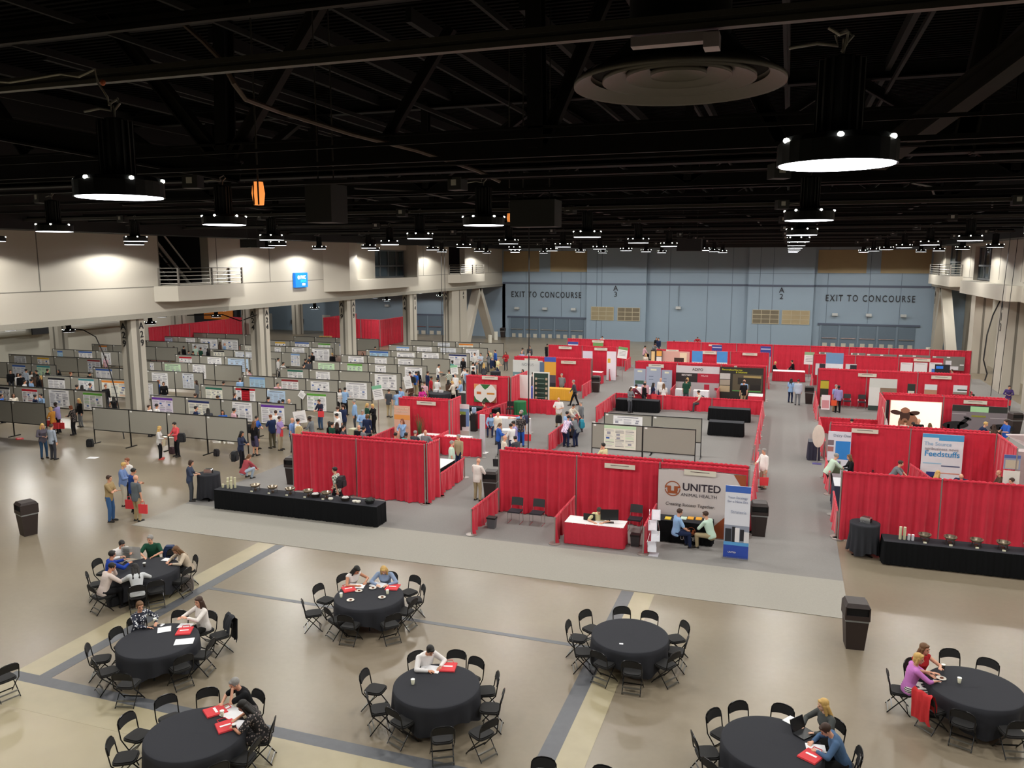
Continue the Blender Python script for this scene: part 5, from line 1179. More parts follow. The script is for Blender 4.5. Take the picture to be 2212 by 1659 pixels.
# ---- rear left block
panel(1259, 758, 1280, 790, 64.2, '#d9d3e2', 'lilac poster with green foot on the fourth row drape', 'poster', [(0, .55, 1, 1, '#7fa07c')]); panel(1311, 759, 1331, 812, 62.6, '#e6dfe8', 'tall white poster with a yellow figure', 'poster', [(.1, .25, .4, .4, '#e0b03a')], foot=True)
panel(1227, 738, 1249, 760, 71.0, '#e2e2ea', 'poster with dark blue heading on the last row, left', 'poster', [(0, 0, 1, .25, '#3c4c9c')]); panel(1281, 740, 1303, 760, 71.0, '#e8e4de', 'poster with green picture on the last row', 'poster', [(0, 0, 1, .5, '#6fa05c')])
skirt_table(-14.9, 60.6, -13.3, 61.3, .9, SKR, WT_, 'red skirted table with white top beyond the aisle bin')
# ---- middle block walls
for k, (a, b_, t_) in enumerate(((1370, 1395, 796), (1396, 1428, 792), (1429, 1452, 799))):
    panel(a, t_, b_, 860, 55.6-.1*(k == 1), '#9ea8ba', 'blue grey roll-up banner with small triangle logo, %s of three' % ('left', 'middle', 'right')[k], bands=[(.3, .06, .7, .12, '#dfe0c4')]+([(.1, .42, .85, .55, '#3d5c4c')] if k == 0 else [(.2, .3, .5, .32, '#6a7488'), (.2, .4, .5, .42, '#6a7488')]), foot=True)
panel(1461, 789, 1555, 866, 56.1, '#b3abad', 'wide display wall lettered ADIFO over black and red fields', 'display wall', [(0, 0, 1, .22, '#d8d2d6'), (0, .22, .5, .5, '#2a2224'), (.5, .22, 1, .5, '#b8203a'), (.66, .55, .78, .9, '#b8203a'), (.9, .64, .97, .72, '#b8203a')], [('ADIFO', .5, .11, .11, '#3a3030', .01), ('BESTMIX', .25, .29, .08, '#ece4e4', .01), ('MILAS', .66, .29, .08, '#e8b4b8', .01)], name='display_wall')
panel(1556, 792, 1650, 870, 56.0, '#2a2a24', 'wide black display wall with yellow lettering and farm pictures', 'display wall', [(.3, .2, .98, .72, '#5c5340'), (.42, .3, .96, .5, '#2c2820'), (.55, .24, .95, .3, '#a8935c'), (.7, .5, .95, .66, '#1f1c18'), (0, .19, .24, .36, '#c9c6c2'), (0, .38, .24, .54, '#a89c8c'), (0, .56, .24, .74, '#b8a888'), (.3, .68, .96, .71, '#4c9a4c')], [('Personalized Service', .28, .08, .07, '#d8d83a', .01), ('& Solutions', .5, .145, .07, '#d8d83a', .01)], name='display_wall')
skirt_table(-8.3+1.5, 53.9, -6.2+.3, 54.5, .95, mt('#dddbe0', .6), WT_, 'white box counter in the red and white booth, left'); t = skirt_table(-5.6, 53.7, -4.6, 54.3, .95, mt('#dddbe0', .6), WT_, 'white box counter lettered FO'); text('FO', .4, BLACK, t, (0, -.36, .5), bold=.01)
skirt_table(-9.9, 53.9, -8.2, 54.5, .9, mt('#dddbe0', .6), WT_, 'white cloth table before the blue grey banners'); skirt_table(-2.1, 53.6, -1.2, 54.8, .8, SKR, WT_, 'red skirted side table at the right of the black display wall')
panel(1430, 758, 1490, 786, 63.4, '#d9a79a', 'lit pink and cream food picture wall', 'display wall', [(.65, .1, .9, .9, '#f0d8b8'), (.45, .5, .8, 1, '#3a241c')], name='display_wall'); panel(1406, 756, 1431, 784, 63.2, '#3a2a24', 'dark shelf display with two lit food pictures', 'display', [(.05, .1, .35, .95, '#e8c890'), (.5, .05, .95, .45, '#e8a850'), (.5, .5, .95, 1, '#e9e4de')])
panel(1495, 758, 1518, 800, 63.0, '#dde4e8', 'white roll-up banner with blue heading, left one', bands=[(0, 0, 1, .33, '#4a90d4')], foot=True); panel(1549, 759, 1572, 802, 63.0, '#dde4e8', 'white roll-up banner with blue heading, right one', bands=[(0, 0, 1, .33, '#4a90d4')], foot=True)
panel(1538, 745, 1560, 790, 68.0, '#3a4a9c', 'dark blue roll-up banner beyond the fourth row, left one', bands=[(.05, .06, .95, .1, '#b8c0e0')], foot=True); panel(1643, 748, 1666, 800, 66.5, '#3a4a9c', 'dark blue roll-up banner at the right aisle', bands=[(.05, .06, .95, .1, '#b8c0e0'), (0, .3, 1, 1, '#b9bccd')], foot=True)
skirt_table(-1.0+.2, 66.6, 1.2+.4, 67.6, .8, SKR, WT_, 'red skirted table of the two people in black at the end of the right aisle')
# ---- right block
panel(1785, 762, 1823, 806, 62.6, '#dfe2e8', 'white roll-up banner with blue brush heading in the right block', bands=[(0, 0, 1, .28, '#6f94bc'), (.2, .4, .8, .42, '#8a8f9c')], foot=True)
panel(1762, 785, 1783, 810, 62.4, '#c9cace', 'small grey and black picture left of the white roll-up', 'picture', [(.4, 0, 1, .6, '#24242c')]); panel(1827, 786, 1851, 806, 62.4, '#c9cace', 'small grey and black picture right of the white roll-up', 'picture', [(.4, .1, 1, .8, '#24242c')])
for k, (a, b_) in enumerate(((1946, 1972), (1975, 2004), (2008, 2036))): panel(a, 783, b_, 806, 65.0-.08, '#e6e2e4', 'white poster in the fourth row of the right block, %s of three' % ('left', 'middle', 'right')[k], 'poster', [(.1, .1, .8, .13, '#8a6a70')]+([(.2, .6, .8, 1, '#3a70c8')] if k == 2 else []))
r, w_, h = panel(2020, 787, 2053, 808, 62.5, '#14151c', 'black television with blue lit mark', 'television', [(.08, .16, .55, .45, '#2b7ae0')], name='television'); MB().b2(-.04, .03, -1.2, .04, .08, .1).build('stand', BLACK, r)
for k, (a, b_, c_) in enumerate(((1769, 1797, 760), (1838, 1870, 762), (1872, 1938, 764), (1941, 2010, 766), (2014, 2085, 769))): panel(a, c_, b_, 800, 71.2, '#77746e', 'grey notice board on the long last row, %s from the left' % ORD[k], 'notice board', [(.02, .02, .12, .1, '#e6e4e0'), (.45, .03, .55, .1, '#e6e4e0')]+([(.08, .42, .2, .7, '#d8d6da'), (.42, .3, .6, .62, '#d8d6da'), (.5, .7, .82, .96, '#d8d6da'), (.86, .55, .98, .62, '#e2e0e0')] if k == 4 else []), name='notice_board')
panel(1773, 821, 1791, 856, 55.0, '#22281f', 'narrow black banner with yellow heading', bands=[(0, .02, 1, .3, '#b8a82c'), (.1, .6, .8, .95, '#c9c4a8')], foot=True)
panel(1879, 817, 1939, 888, 55.2, '#cfd2cc', 'wide grey and white display wall with animal pictures in the third row', 'display wall', [(0, .28, .4, .9, '#dcdcd8'), (.4, .28, 1, .55, '#8a7460'), (0, .85, .4, 1, '#2c3e38')], name='display_wall')
panel(1961, 829, 1978, 855, 54.0, '#1f2a24', 'narrow dark poster tilted before the third row', 'poster', [(.1, .6, .9, 1, '#c9c9bc')]); panel(1998, 830, 2025, 856, 55.6, '#dcdfe2', 'white poster with a crowd picture, left one', 'poster', [(0, .45, 1, 1, '#b88a70')]); panel(2060, 832, 2090, 852, 55.6, '#dcdfe2', 'white poster with a dark wave, right one', 'poster', [(.3, .45, 1, .6, '#3a4440'), (0, .75, 1, 1, '#8a8478')])
r, w_, h = panel(1924, 864, 2036, 932, 45.6, '#efe4d4', 'large lit picture of a brown cow looking at the viewer', 'display wall', [(-.1, 0, -.02, 1, '#1c1a24')], name='display_wall')
LIT = glow('#fff0dc', .55, 'lit_fabric'); MB().b2(-w_/2+.03, -.012, .03, w_/2-.03, -.004, h-.03).build('lit_picture', LIT, r)
cw = MB(); cx_ = -w_*.2
def ell(cx, cz, a, b, rot=0, n=20, yy=-.02, m=0):
    P = [(cx+a*math.cos(t)*math.cos(rot)-b*math.sin(t)*math.sin(rot), cz+a*math.cos(t)*math.sin(rot)+b*math.sin(t)*math.cos(rot)) for t in [2*PI*i/n for i in range(n)]]
    cw.add([(x_, yy, z_) for x_, z_ in P], [tuple(range(n))], m)
ell(cx_+.2, h*.22, .5, .62, .2, m=1); ell(cx_-.42, h*.60, .28, .12, -.15); ell(cx_+.42, h*.60, .28, .12, .15); ell(cx_, h*.52, .24, .42, yy=-.024); ell(cx_, h*.68, .22, .14, yy=-.028, m=1); ell(cx_, h*.32, .15, .16, yy=-.028, m=1)
cw.build('cow_print', [mt('#4a2e24', .7), mt('#a8755a', .7)], r)
r, w_, h = panel(2058, 874, 2178, 938, 45.9, '#7d7478', 'dark display wall with a black horse and green heading', 'display wall', [(0, 0, 1, .22, '#232622'), (.33, .03, .66, .22, '#a8d8a4'), (0, .3, .26, .32, '#b8b0b4'), (.7, .4, 1, .42, '#b8b0b4'), (.36, .34, .62, .4, '#8a8a30')], name='display_wall')
cw = MB(); ell(-w_*.42, h*.28, .6, .2, .06); ell(-w_*.27, h*.42, .3, .1, .75); ell(-w_*.21, h*.54, .2, .07, -.4); ell(-w_*.05+1.2, h*.26, .55, .2, 0)
for q in (-w_*.55, -w_*.36, w_*.3, w_*.4): cw.add([(q-.05, -.02, 0), (q+.05, -.02, 0), (q+.06, -.02, h*.3), (q-.06, -.02, h*.3)], [(0, 1, 2, 3)])
cw.build('horse_print', mt('#141214', .7), r)
# leaflet table, flag, oval sign, standee
skirt_table(2.6, 43.4, 5.1, 44.1, .8, SKR, WT_, 'red skirted table with white leaflet holders in the right block'); skirt_table(2.6, 41.2, 4.9, 41.9, .76, mt('#dcd8da', .6), WT_, 'white cloth table before the red skirted leaflet table')
for k, (dx, c) in enumerate(((.3, '#e8e4e4'), (1.2, '#e4e2e2'), (2.1, '#ece8e8'))): o = MB().add([(-.13, 0, 0), (.13, 0, 0), (.17, .12, .38), (-.17, .12, .38), (-.13, .02, 0), (.13, .02, 0), (.17, .14, .38), (-.17, .14, .38)], [(0, 1, 2, 3), (7, 6, 5, 4), (0, 4, 5, 1), (3, 2, 6, 7), (0, 3, 7, 4), (1, 5, 6, 2)]).build('leaflet_holder', mt(c, .5), None, (2.7+dx, 43.75, .805)); tag(o, 'white leaflet holder on the red skirted table, %s' % ('left', 'middle', 'right')[k], 'leaflet holder')
x, y = 5.0, 41.5
fg = empty('feather_flag', (4.55, 39.6, 0), 0, 'white feather flag left of the lit cow picture', 'flag'); MB().prism([(-.5, .4), (-.3, 1.1), (-.1, 1.9), (.0, 2.4), (.12, 1.9), (.28, 1.2), (.25, .4)], .02, Matrix.Rotation(PI/2, 4, 'X')).build('cloth', mt('#d8cfd4', .8, noise=.1, scale=3), fg); MB().tube([(.0, .02, 0), (.0, .02, 1.6), (-.05, .02, 2.4), (-.2, .02, 2.9)], .015, 5).build('pole', mt('#d8d0b8', .5), fg); MB().b2(-.2, -.2, 0, .2, .2, .03).build('foot', STEEL, fg)
ov = empty('oval_sign', (1.7, 39.6, 0), 0, 'oval cream sign with a purple foot beside the aisle', 'sign'); MB().lathe([(.001, 0), (.27, 0), (.27, .03), (.001, .03)], 28, caps=False).build('board', mt('#ded6c8', .6), ov, (0, 0, 1.35)).rotation_euler = (PI/2, 0, 0); ov.children[0].scale = (1, 2.0, 1); MB().b2(-.02, .02, 0, .02, .04, 1.3).build('pole', CHROME, ov); MB().b2(-.2, -.15, 0, .2, .15, .03).build('foot', mt('#5a5090', .5), ov)
panel(1775, 853, 1794, 885, 44.6, '#e2d8dc', 'white leaflet stand with pink text at the right aisle', 'leaflet stand', [(.1, .35, .9, .9, '#c9898f')]); skirt_table(1.3, 40.2, 1.8, 41.0, .9, mt('#24263a', .6), mt('#2a2c3a', .5), 'small navy case on wheels at the right aisle', 'case', 'wheeled_case')
r, w_, h = panel(1790, 931, 1840, 1016, 36.6, '#dfe0ea', 'white roll-up lettered Dairy One with blue text field', 'banner', [(.34, .19, .98, .56, '#2f86d4'), (0, .18, .26, .28, '#7c6a70'), (0, .31, .26, .41, '#a8706c'), (0, .6, .6, .85, '#5a6a50'), (.15, .6, .55, .7, '#7a6ab8')], [('Dairy One', .6, .08, .075, '#7a8498', 0)], foot=True)
r, w_, h = panel(1994, 936, 2084, 1050, 36.9, '#e4e6ea', 'large white banner lettered Feedstuffs', 'banner', [(0, 0, 1, .07, '#4a9fd4'), (.4, .05, 1, .12, '#4a9fd4'), (.05, .56, .5, .58, '#9ac8e0'), (.5, .6, .95, .62, '#4a5578'), (.4, .74, .95, .76, '#d8907a'), (.15, .74, .4, .86, '#2c3a80')], [('The Source', .38, .19, .10, '#8fb8d8', 0), ('agribusiness news', .48, .285, .08, '#9a969c', .01), ('Feedstuffs', .5, .385, .15, '#2b8ecb', .01)])
k_ = empty('wooden_kiosk', (9.6, 38.2, 0), 0, 'whitewashed wooden kiosk with sloping roof panel at the right', 'kiosk'); MB().b2(-.4, -.3, 0, .5, .3, 1.6).build('body', mt('#b9a8a8', .7, noise=.15, scale=5), k_); MB().add([(-.7, -.5, 2.3), (.2, -.5, 2.35), (1.5, -.3, 1.5), (.9, -.5, 1.35), (-.7, -.44, 2.34), (.2, -.44, 2.39), (1.5, -.24, 1.54), (.9, -.44, 1.39)], [(0, 1, 2, 3), (7, 6, 5, 4), (0, 4, 5, 1), (1, 5, 6, 2), (2, 6, 7, 3), (3, 7, 4, 0)]).build('roof_panel', mt('#c9baba', .7, noise=.12, scale=5), k_)
panel(2170, 982, 2206, 1014, 34.6, '#8890a8', 'banner with a picture of sheep at the right edge', bands=[(0, 0, 1, .22, '#4a6098'), (.1, .35, .9, .95, '#b8ad98')]); panel(2168, 1016, 2204, 1058, 34.3, '#d8d6cc', 'cream poster below the sheep banner at the right edge', 'poster')
skirt_table(2.05, 32.1, 3.1, 33.4, 1.0, mt('#262a40', .7), mt('#c9c8cc', .5), 'navy counter with pale top in the laboratory booth'); skirt_table(3.9, 31.6, 5.0, 32.6, .76, mt('#dcd8da', .6), WT_, 'white cloth table with paper bags in the laboratory booth'); skirt_table(5.7, 30.8, 8.2, 31.5, .76, mt('#dcd8da', .6), WT_, 'white cloth table behind the right red wall')
screen(7.0, 31.2, .765, PI, .55, 'dark framed monitor before the feed banner')
skirt_table(8.0, 42.2, 9.6, 42.9, .76, mt('#dcd8da', .6), WT_, 'white cloth table before the horse picture'); skirt_table(7.4, 52.0, 9.6, 52.7, .76, mt('#6d6a68', .6), mt('#77746e', .5), 'grey table before the third row of the right block')
# hanging cables
def cable(pts, l, r=.02, name='hanging_cable', c='#121214'):
    o = MB().tube(pts, r, 5).build(name, mt(c, .6)); return tag(o, l, 'cable')
def hang(px0, py0, px1, py1, z0, ztop, l, r=.018):
    x, y = atz(px1, py1, z0); cable([(x, y, z0), (x+.02, y, (z0+ztop)/2), (x, y, ztop)], l, r)
hang(1143, 560, 1141, 968, 2.45, 11.6, 'thin black cable hanging to the drape behind the seated crowd, left aisle', .022)
for a, l in ((956, 'left'), (963, 'right')): x, y = atz(a, 766, 2.0); cable([(x, y, 2.0), (x, y, 11.6)], 'thin black cable hanging over the rear boards, %s of a pair' % l, .022)
for (a, b_, l) in ((2140, 855, 'left'), (2157, 850, 'right')): x, y = atz(a, b_, .9); cable([(x, y, .9), (x+.1, y, 5), (x+.3, y, 11.6)], 'thin black cable hanging before column A13, %s of a pair' % l, .02)
cable([(14.4, 66, 6.6), (14.0, 65.8, 5.6), (13.7, 65.6, 4.2), (13.6, 65.5, 2.4), (13.9, 65.5, 1.4), (13.8, 65.5, .9)], 'thick black cable bundle hanging beside column A13', .05)
cable([(WX-3.2, 33, 6.2), (WX-2.4, 33, 5.9), (WX-1.6, 33, 5.85), (WX-.9, 33.1, 5.5), (WX-.6, 33.2, 4.7), (WX-.3, 33.3, 3.6), (WX-.1, 33.4, 2.4), (WX+.05, 33.4, 1.2), (WX+.3, 33.3, .03)], 'thick black cable curving down before column A29', .03)
cable([(WX-.2, 46.2, 5.9), (WX-1.6, 46.0, 5.4), (WX-3, 46, 5.8), (WX-6, 46, 5.7)], 'black cable sagging left of column A24', .04)
cable([(WX-.9, 45.4, .1), (WX-.95, 45.4, 6.3)], 'grey pipe running up the face of column A24', .05, c='#8a877e', name='pipe')
# the sign on the left wall, scoreboard, duct, far props
s = empty('wall_sign', (WX, 50.8, 7.55), 0, 'blue square bank sign on the left upper wall', 'sign'); MB().b2(.005, -.78, 0, .22, .78, 1.05).build('board', glow('#0d6fd0', .55, 'sign_blue'), s)
text('PNC', .34, glow('#ffffff', 1.0, 'sign_white'), s, (.235, .18, .72), rot=(PI/2, 0, PI/2), bold=.01); text('BANK', .3, glow('#2fb0e0', .8, 'sign_cyan'), s, (.235, .22, .44), rot=(PI/2, 0, PI/2)); MB().b2(.222, .05, .14, .235, .42, .3).build('field', glow('#ffffff', 1.0, 'sign_white'), s)
MB().lathe([(.14, 0), (.14, .015), (.09, .015), (.09, 0)], 20, (0, 0, 0)).build('logo', glow('#ffffff', 1.0, 'sign_white'), s, (.222, -.38, .72)).rotation_euler = (0, PI/2, 0)
o = MB().cyl((-66.3, 52, 3.1), (-66.3, 70, 3.1), .42, n=16).build('air_duct', mt('#bfbdb2', .5, .2)); tag(o, 'large pale round air duct along the white wall at far left', 'duct')
s = empty('scoreboard', (-65.7, 57, 3.2), 0, 'black board with orange curved marking high on the left wall', 'sign board'); MB().b2(0, -1.2, -.5, .15, 1.2, 1.1).build('board', mt('#191a1c', .6), s); MB().prism([(-1.1, .1), (-.6, .45), (.2, .8), (.4, 1.0), (-1.1, 1.0)], .02, Matrix.Translation((.16, 0, 0)) @ Matrix.Rotation(PI/2, 4, 'Z') @ Matrix.Rotation(PI/2, 4, 'X')).build('marking', mt('#d8863a', .6), s)
s = empty('sign_board', (-63.2, 78.9, 3.0), 0, 'orange wall board with small dark lettering above the left red enclosure', 'sign board'); MB().b2(-2.2, -.12, -.4, 1.9, -.02, 3.0).build('board', mt('#c9772c', .6), s); MB().b2(-1.2, -.14, 1.6, .1, -.12, 1.9).build('lettering', BLACK, s)
for k, (px, py, l) in enumerate(((612, 690, 'drinking fountain pair on the far blue wall, left'),)):
    f_ = empty('drinking_fountain', (-66.2+3, YF-.3, 0), 0, l, 'fountain'); MB().b2(-.9, -.25, .9, -.1, .28, 1.4).build('basin', STEEL, f_); MB().b2(.1, -.25, 1.1, .9, .28, 1.6).build('basin', STEEL, f_)
o = MB()
for k in range(5): o.b2(-46.6+k*.3, 73.8, .9, -46.45+k*.3, 73.9, 1.6)
o.b2(-46.7, 73.9, .0, -45.2, 74.0, 1.6)
o = o.build('crate', mt('#b8945c', .7)); tag(o, 'pale wooden slatted crate behind the rear boards left of column A19', 'crate')
for x_, y_, l in ((-33.6+1.5, 86.5, 'short white post beside the slanting legs at the far left, near one'), (-33.0, 91, 'short white post beside the slanting legs at the far left, far one'), (13.4, 88, 'short white post beside the slanting legs at the far right')):
    o = MB().cyl((x_, y_, 0), (x_, y_, 1.0), .22, n=14).build('bollard', mt('#cfcdc0', .6)); tag(o, l, 'bollard')
for x_, l in ((-15.9, 'black sofa edge behind the last row of the left block'), (-.3, 'black armchair behind the long last row')):
    s = empty('sofa', (x_, 78, 0), 0, l, 'sofa'); MB().b2(-1, -.3, .1, 1, .5, .45).build('seat', BLACK, s); MB().b2(-1, -.45, .1, 1, -.3, 1.0 if x_ < -1 else 1.2).build('backrest', BLACK, s)
for x_, y_, l in ((-9.8, 75.5, 'round black table beyond the left end of the long last row'),): cocktail(x_, y_, .8, l, h=.8)
# ================================================================== PEOPLE
def V(*a): return Vector(a)
def rcone(mb, a, b, ra, rb, n=12):
    """tapered limb with round ends"""
    mb.cyl(a, b, ra, rb, n, 0, True); mb.ball(a, ra, n, 7); mb.ball(b, rb, n, 7)
def ik(S, T, a, b, pole):
    d = T-S; L = min(d.length, (a+b)*.998); u = d.normalized(); T = S+u*L
    x = (a*a-b*b+L*L)/(2*L); h = math.sqrt(max(a*a-x*x, 1e-6))
    p = pole-u*pole.dot(u)
    if p.length < 1e-4: p = Vector((0, 0, -1))-u*(-u.z)
    return S+u*x+p.normalized()*h, T
def skel(P):
    J = {}
    pz = P.get('pz', .93); pel = V(P.get('px', 0), P.get('py', 0), pz)
    lean = R(P.get('lean', 3)); tw = R(P.get('tw', 0)); side = R(P.get('side', 0))
    B = Matrix.Rotation(tw, 3, 'Z') @ Matrix.Rotation(side, 3, 'Y') @ Matrix.Rotation(-lean, 3, 'X')
    up = B @ V(0, 0, 1); rt = B @ V(1, 0, 0); fw = B @ V(0, 1, 0)
    sw = P.get('sw', .185)
    J.update(pel=pel, up=up, rt=rt, fw=fw, waist=pel+up*.16, chest=pel+up*.37, neck=pel+up*.52)
    hy, hp = P.get('head', (0, 0))
    H = Matrix.Rotation(tw+R(hy), 3, 'Z') @ Matrix.Rotation(-lean*.55-R(hp), 3, 'X')
    J['hm'] = H; J['head'] = J['neck']+H @ V(0, .025, .175)
    for s, k in ((-1, 'L'), (1, 'R')):
        sh = pel+up*.465+rt*s*sw
        T = V(*P.get('h'+k, (s*.24, .08, pz-.12)))
        pole = V(*P.get('p'+k, (s*.6, -.5, -.6)))
        el, hd = ik(sh, T, .285, .25, pole); J['s'+k] = sh; J['e'+k] = el; J['h'+k] = hd
        hip = pel+rt*s*.088
        F = V(*P.get('f'+k, (s*.12, .02, .085))); kp = V(*P.get('k'+k, (s*.12, 1, 0)))
        kn, an = ik(hip, F, .43, .42, kp); J['t'+k] = hip; J['k'+k] = kn; J['a'+k] = an
    return J
def loft(mb, secs, n=20):
    """secs: (centre, right axis, forward axis, rx, ry_back, ry_front)"""
    vs = []
    for c, r_, f_, rx, rb, rf in secs:
        for i in range(n):
            t = 2*PI*i/n; q = math.sin(t); vs.append(c+r_*(rx*math.cos(t))+f_*((rf if q > 0 else rb)*q))
    fs = [(k*n+i, k*n+(i+1) % n, (k+1)*n+(i+1) % n, (k+1)*n+i) for k in range(len(secs)-1) for i in range(n)]
    fs += [tuple(range(n-1, -1, -1)), tuple((len(secs)-1)*n+i for i in range(n))]
    mb.add(vs, fs)
def torso(mb, J, g, fem=0, belly=0, hem=0.0):
    U, F, r_ = J['up'], J['fw'], J['rt']; f = fem; bl = belly*.055
    S = [(-.10-hem, .150+f*.012, .10, .095+bl*.5), (-.03, .168+f*.01, .115, .105+bl), (.06, .158-f*.004+bl*.3, .105, .105+bl*1.25), (.16, .146-f*.022+bl*.35, .095, .105+bl*1.1), (.26, .156-f*.018+bl*.2, .105, .112+bl*.5+f*.008),
         (.36, .172-f*.014, .115, .118+f*.03), (.43, .180-f*.014, .108, .100+f*.006), (.485, .172-f*.012, .085, .070), (.525, .095, .062, .055)]
    loft(mb, [(J['pel']+U*z, r_, F, rx+g, rb+g, rf+g) for z, rx, rb, rf in S])
    for s in (-1, 1): mb.ball(J['pel']+U*.462+r_*s*.150, (.055+g,)*3, 10, 6)
def hand(mb, J, k, fine, curl=.6):
    s = -1 if k == 'L' else 1
    W = J['h'+k]; d = (W-J['e'+k]).normalized(); side = J['fw'].cross(d)
    # palm axes: d along fingers, n palm normal (toward the body / down), t thumb side
    t = (J['fw']+V(0, 0, .3)-d*(J['fw']+V(0, 0, .3)).dot(d))
    if t.length < .2: t = J['rt']*-s-d*(J['rt']*-s).dot(d)
    t.normalize(); n = d.cross(t)
    if n.dot(J['rt']*-s+V(0, 0, -.8)) < 0: n = -n
    c = Matrix((t, n, d)).transposed()
    mb.ball(W+d*.055, (.040, .017, .055), 10, 6, M=c)
    if not fine:
        mb.ball(W+d*.12+n*.012, (.036, .015, .045), 8, 5, M=c); rcone(mb, W+d*.03+t*.03, W+d*.085+t*.058, .013, .010, 6); return
    for q, (o, L) in enumerate(((.030, .072), (.0105, .082), (-.010, .076), (-.030, .060))):
        a = W+d*.095+t*o; dd = (d*math.cos(curl*.5)+n*math.sin(curl*.5)+t*(o*1.6)).normalized(); b = a+dd*L*.55
        de = (d*math.cos(curl*1.2)+n*math.sin(curl*1.2)+t*(o*1.2)).normalized(); e = b+de*L*.5
        rcone(mb, a-dd*.02, b, .0088, .008, 7); rcone(mb, b, e, .008, .0068, 7)
    a = W+d*.03+t*.028; b = a+(t*.75+d*.8).normalized()*.042; e = b+(t*.25+d+n*.4).normalized()*.032
    rcone(mb, a, b, .0125, .0105, 7); rcone(mb, b, e, .0105, .0085, 7)
def headparts(mb, J):
    H = J['hm']; c = J['head']
    mb.ball(c+H @ V(0, -.008, .02), (.074, .094, .095), 14, 10, M=H)
    mb.ball(c+H @ V(0, .022, -.045), (.056, .062, .068), 12, 8, M=H)
    mb.ball(c+H @ V(0, .062, -.088), (.024, .02, .018), 8, 6, M=H)
    mb.ball(c+H @ V(0, .094, -.018), (.014, .018, .024), 8, 6, M=H); mb.ball(c+H @ V(0, .082, -.052), (.024, .012, .009), 8, 5, M=H)
    for s in (-1, 1): mb.ball(c+H @ V(s*.075, -.008, -.01), (.010, .020, .031), 8, 6, M=H)
    rcone(mb, J['neck']-J['up']*.05, c-H @ V(0, .012, .07), .056, .05, 10)
def remesh(mb, name, vox, smooth=2):
    me = bpy.data.meshes.new(name+'_raw'); me.from_pydata(mb.v, [], mb.f)
    o = bpy.data.objects.new(name, me); COL.objects.link(o)
    m = o.modifiers.new('r', 'REMESH'); m.mode = 'VOXEL'; m.voxel_size = vox; m.use_smooth_shade = True
    s = o.modifiers.new('s', 'SMOOTH'); s.iterations = smooth; s.factor = .5
    dg = bpy.context.evaluated_depsgraph_get(); dg.update()
    r = bpy.data.meshes.new_from_object(o.evaluated_get(dg)); r.name = name
    bpy.data.objects.remove(o); bpy.data.meshes.remove(me)
    r.materials.clear(); r.materials.append(SKINS[0])
    return r
PM = {}
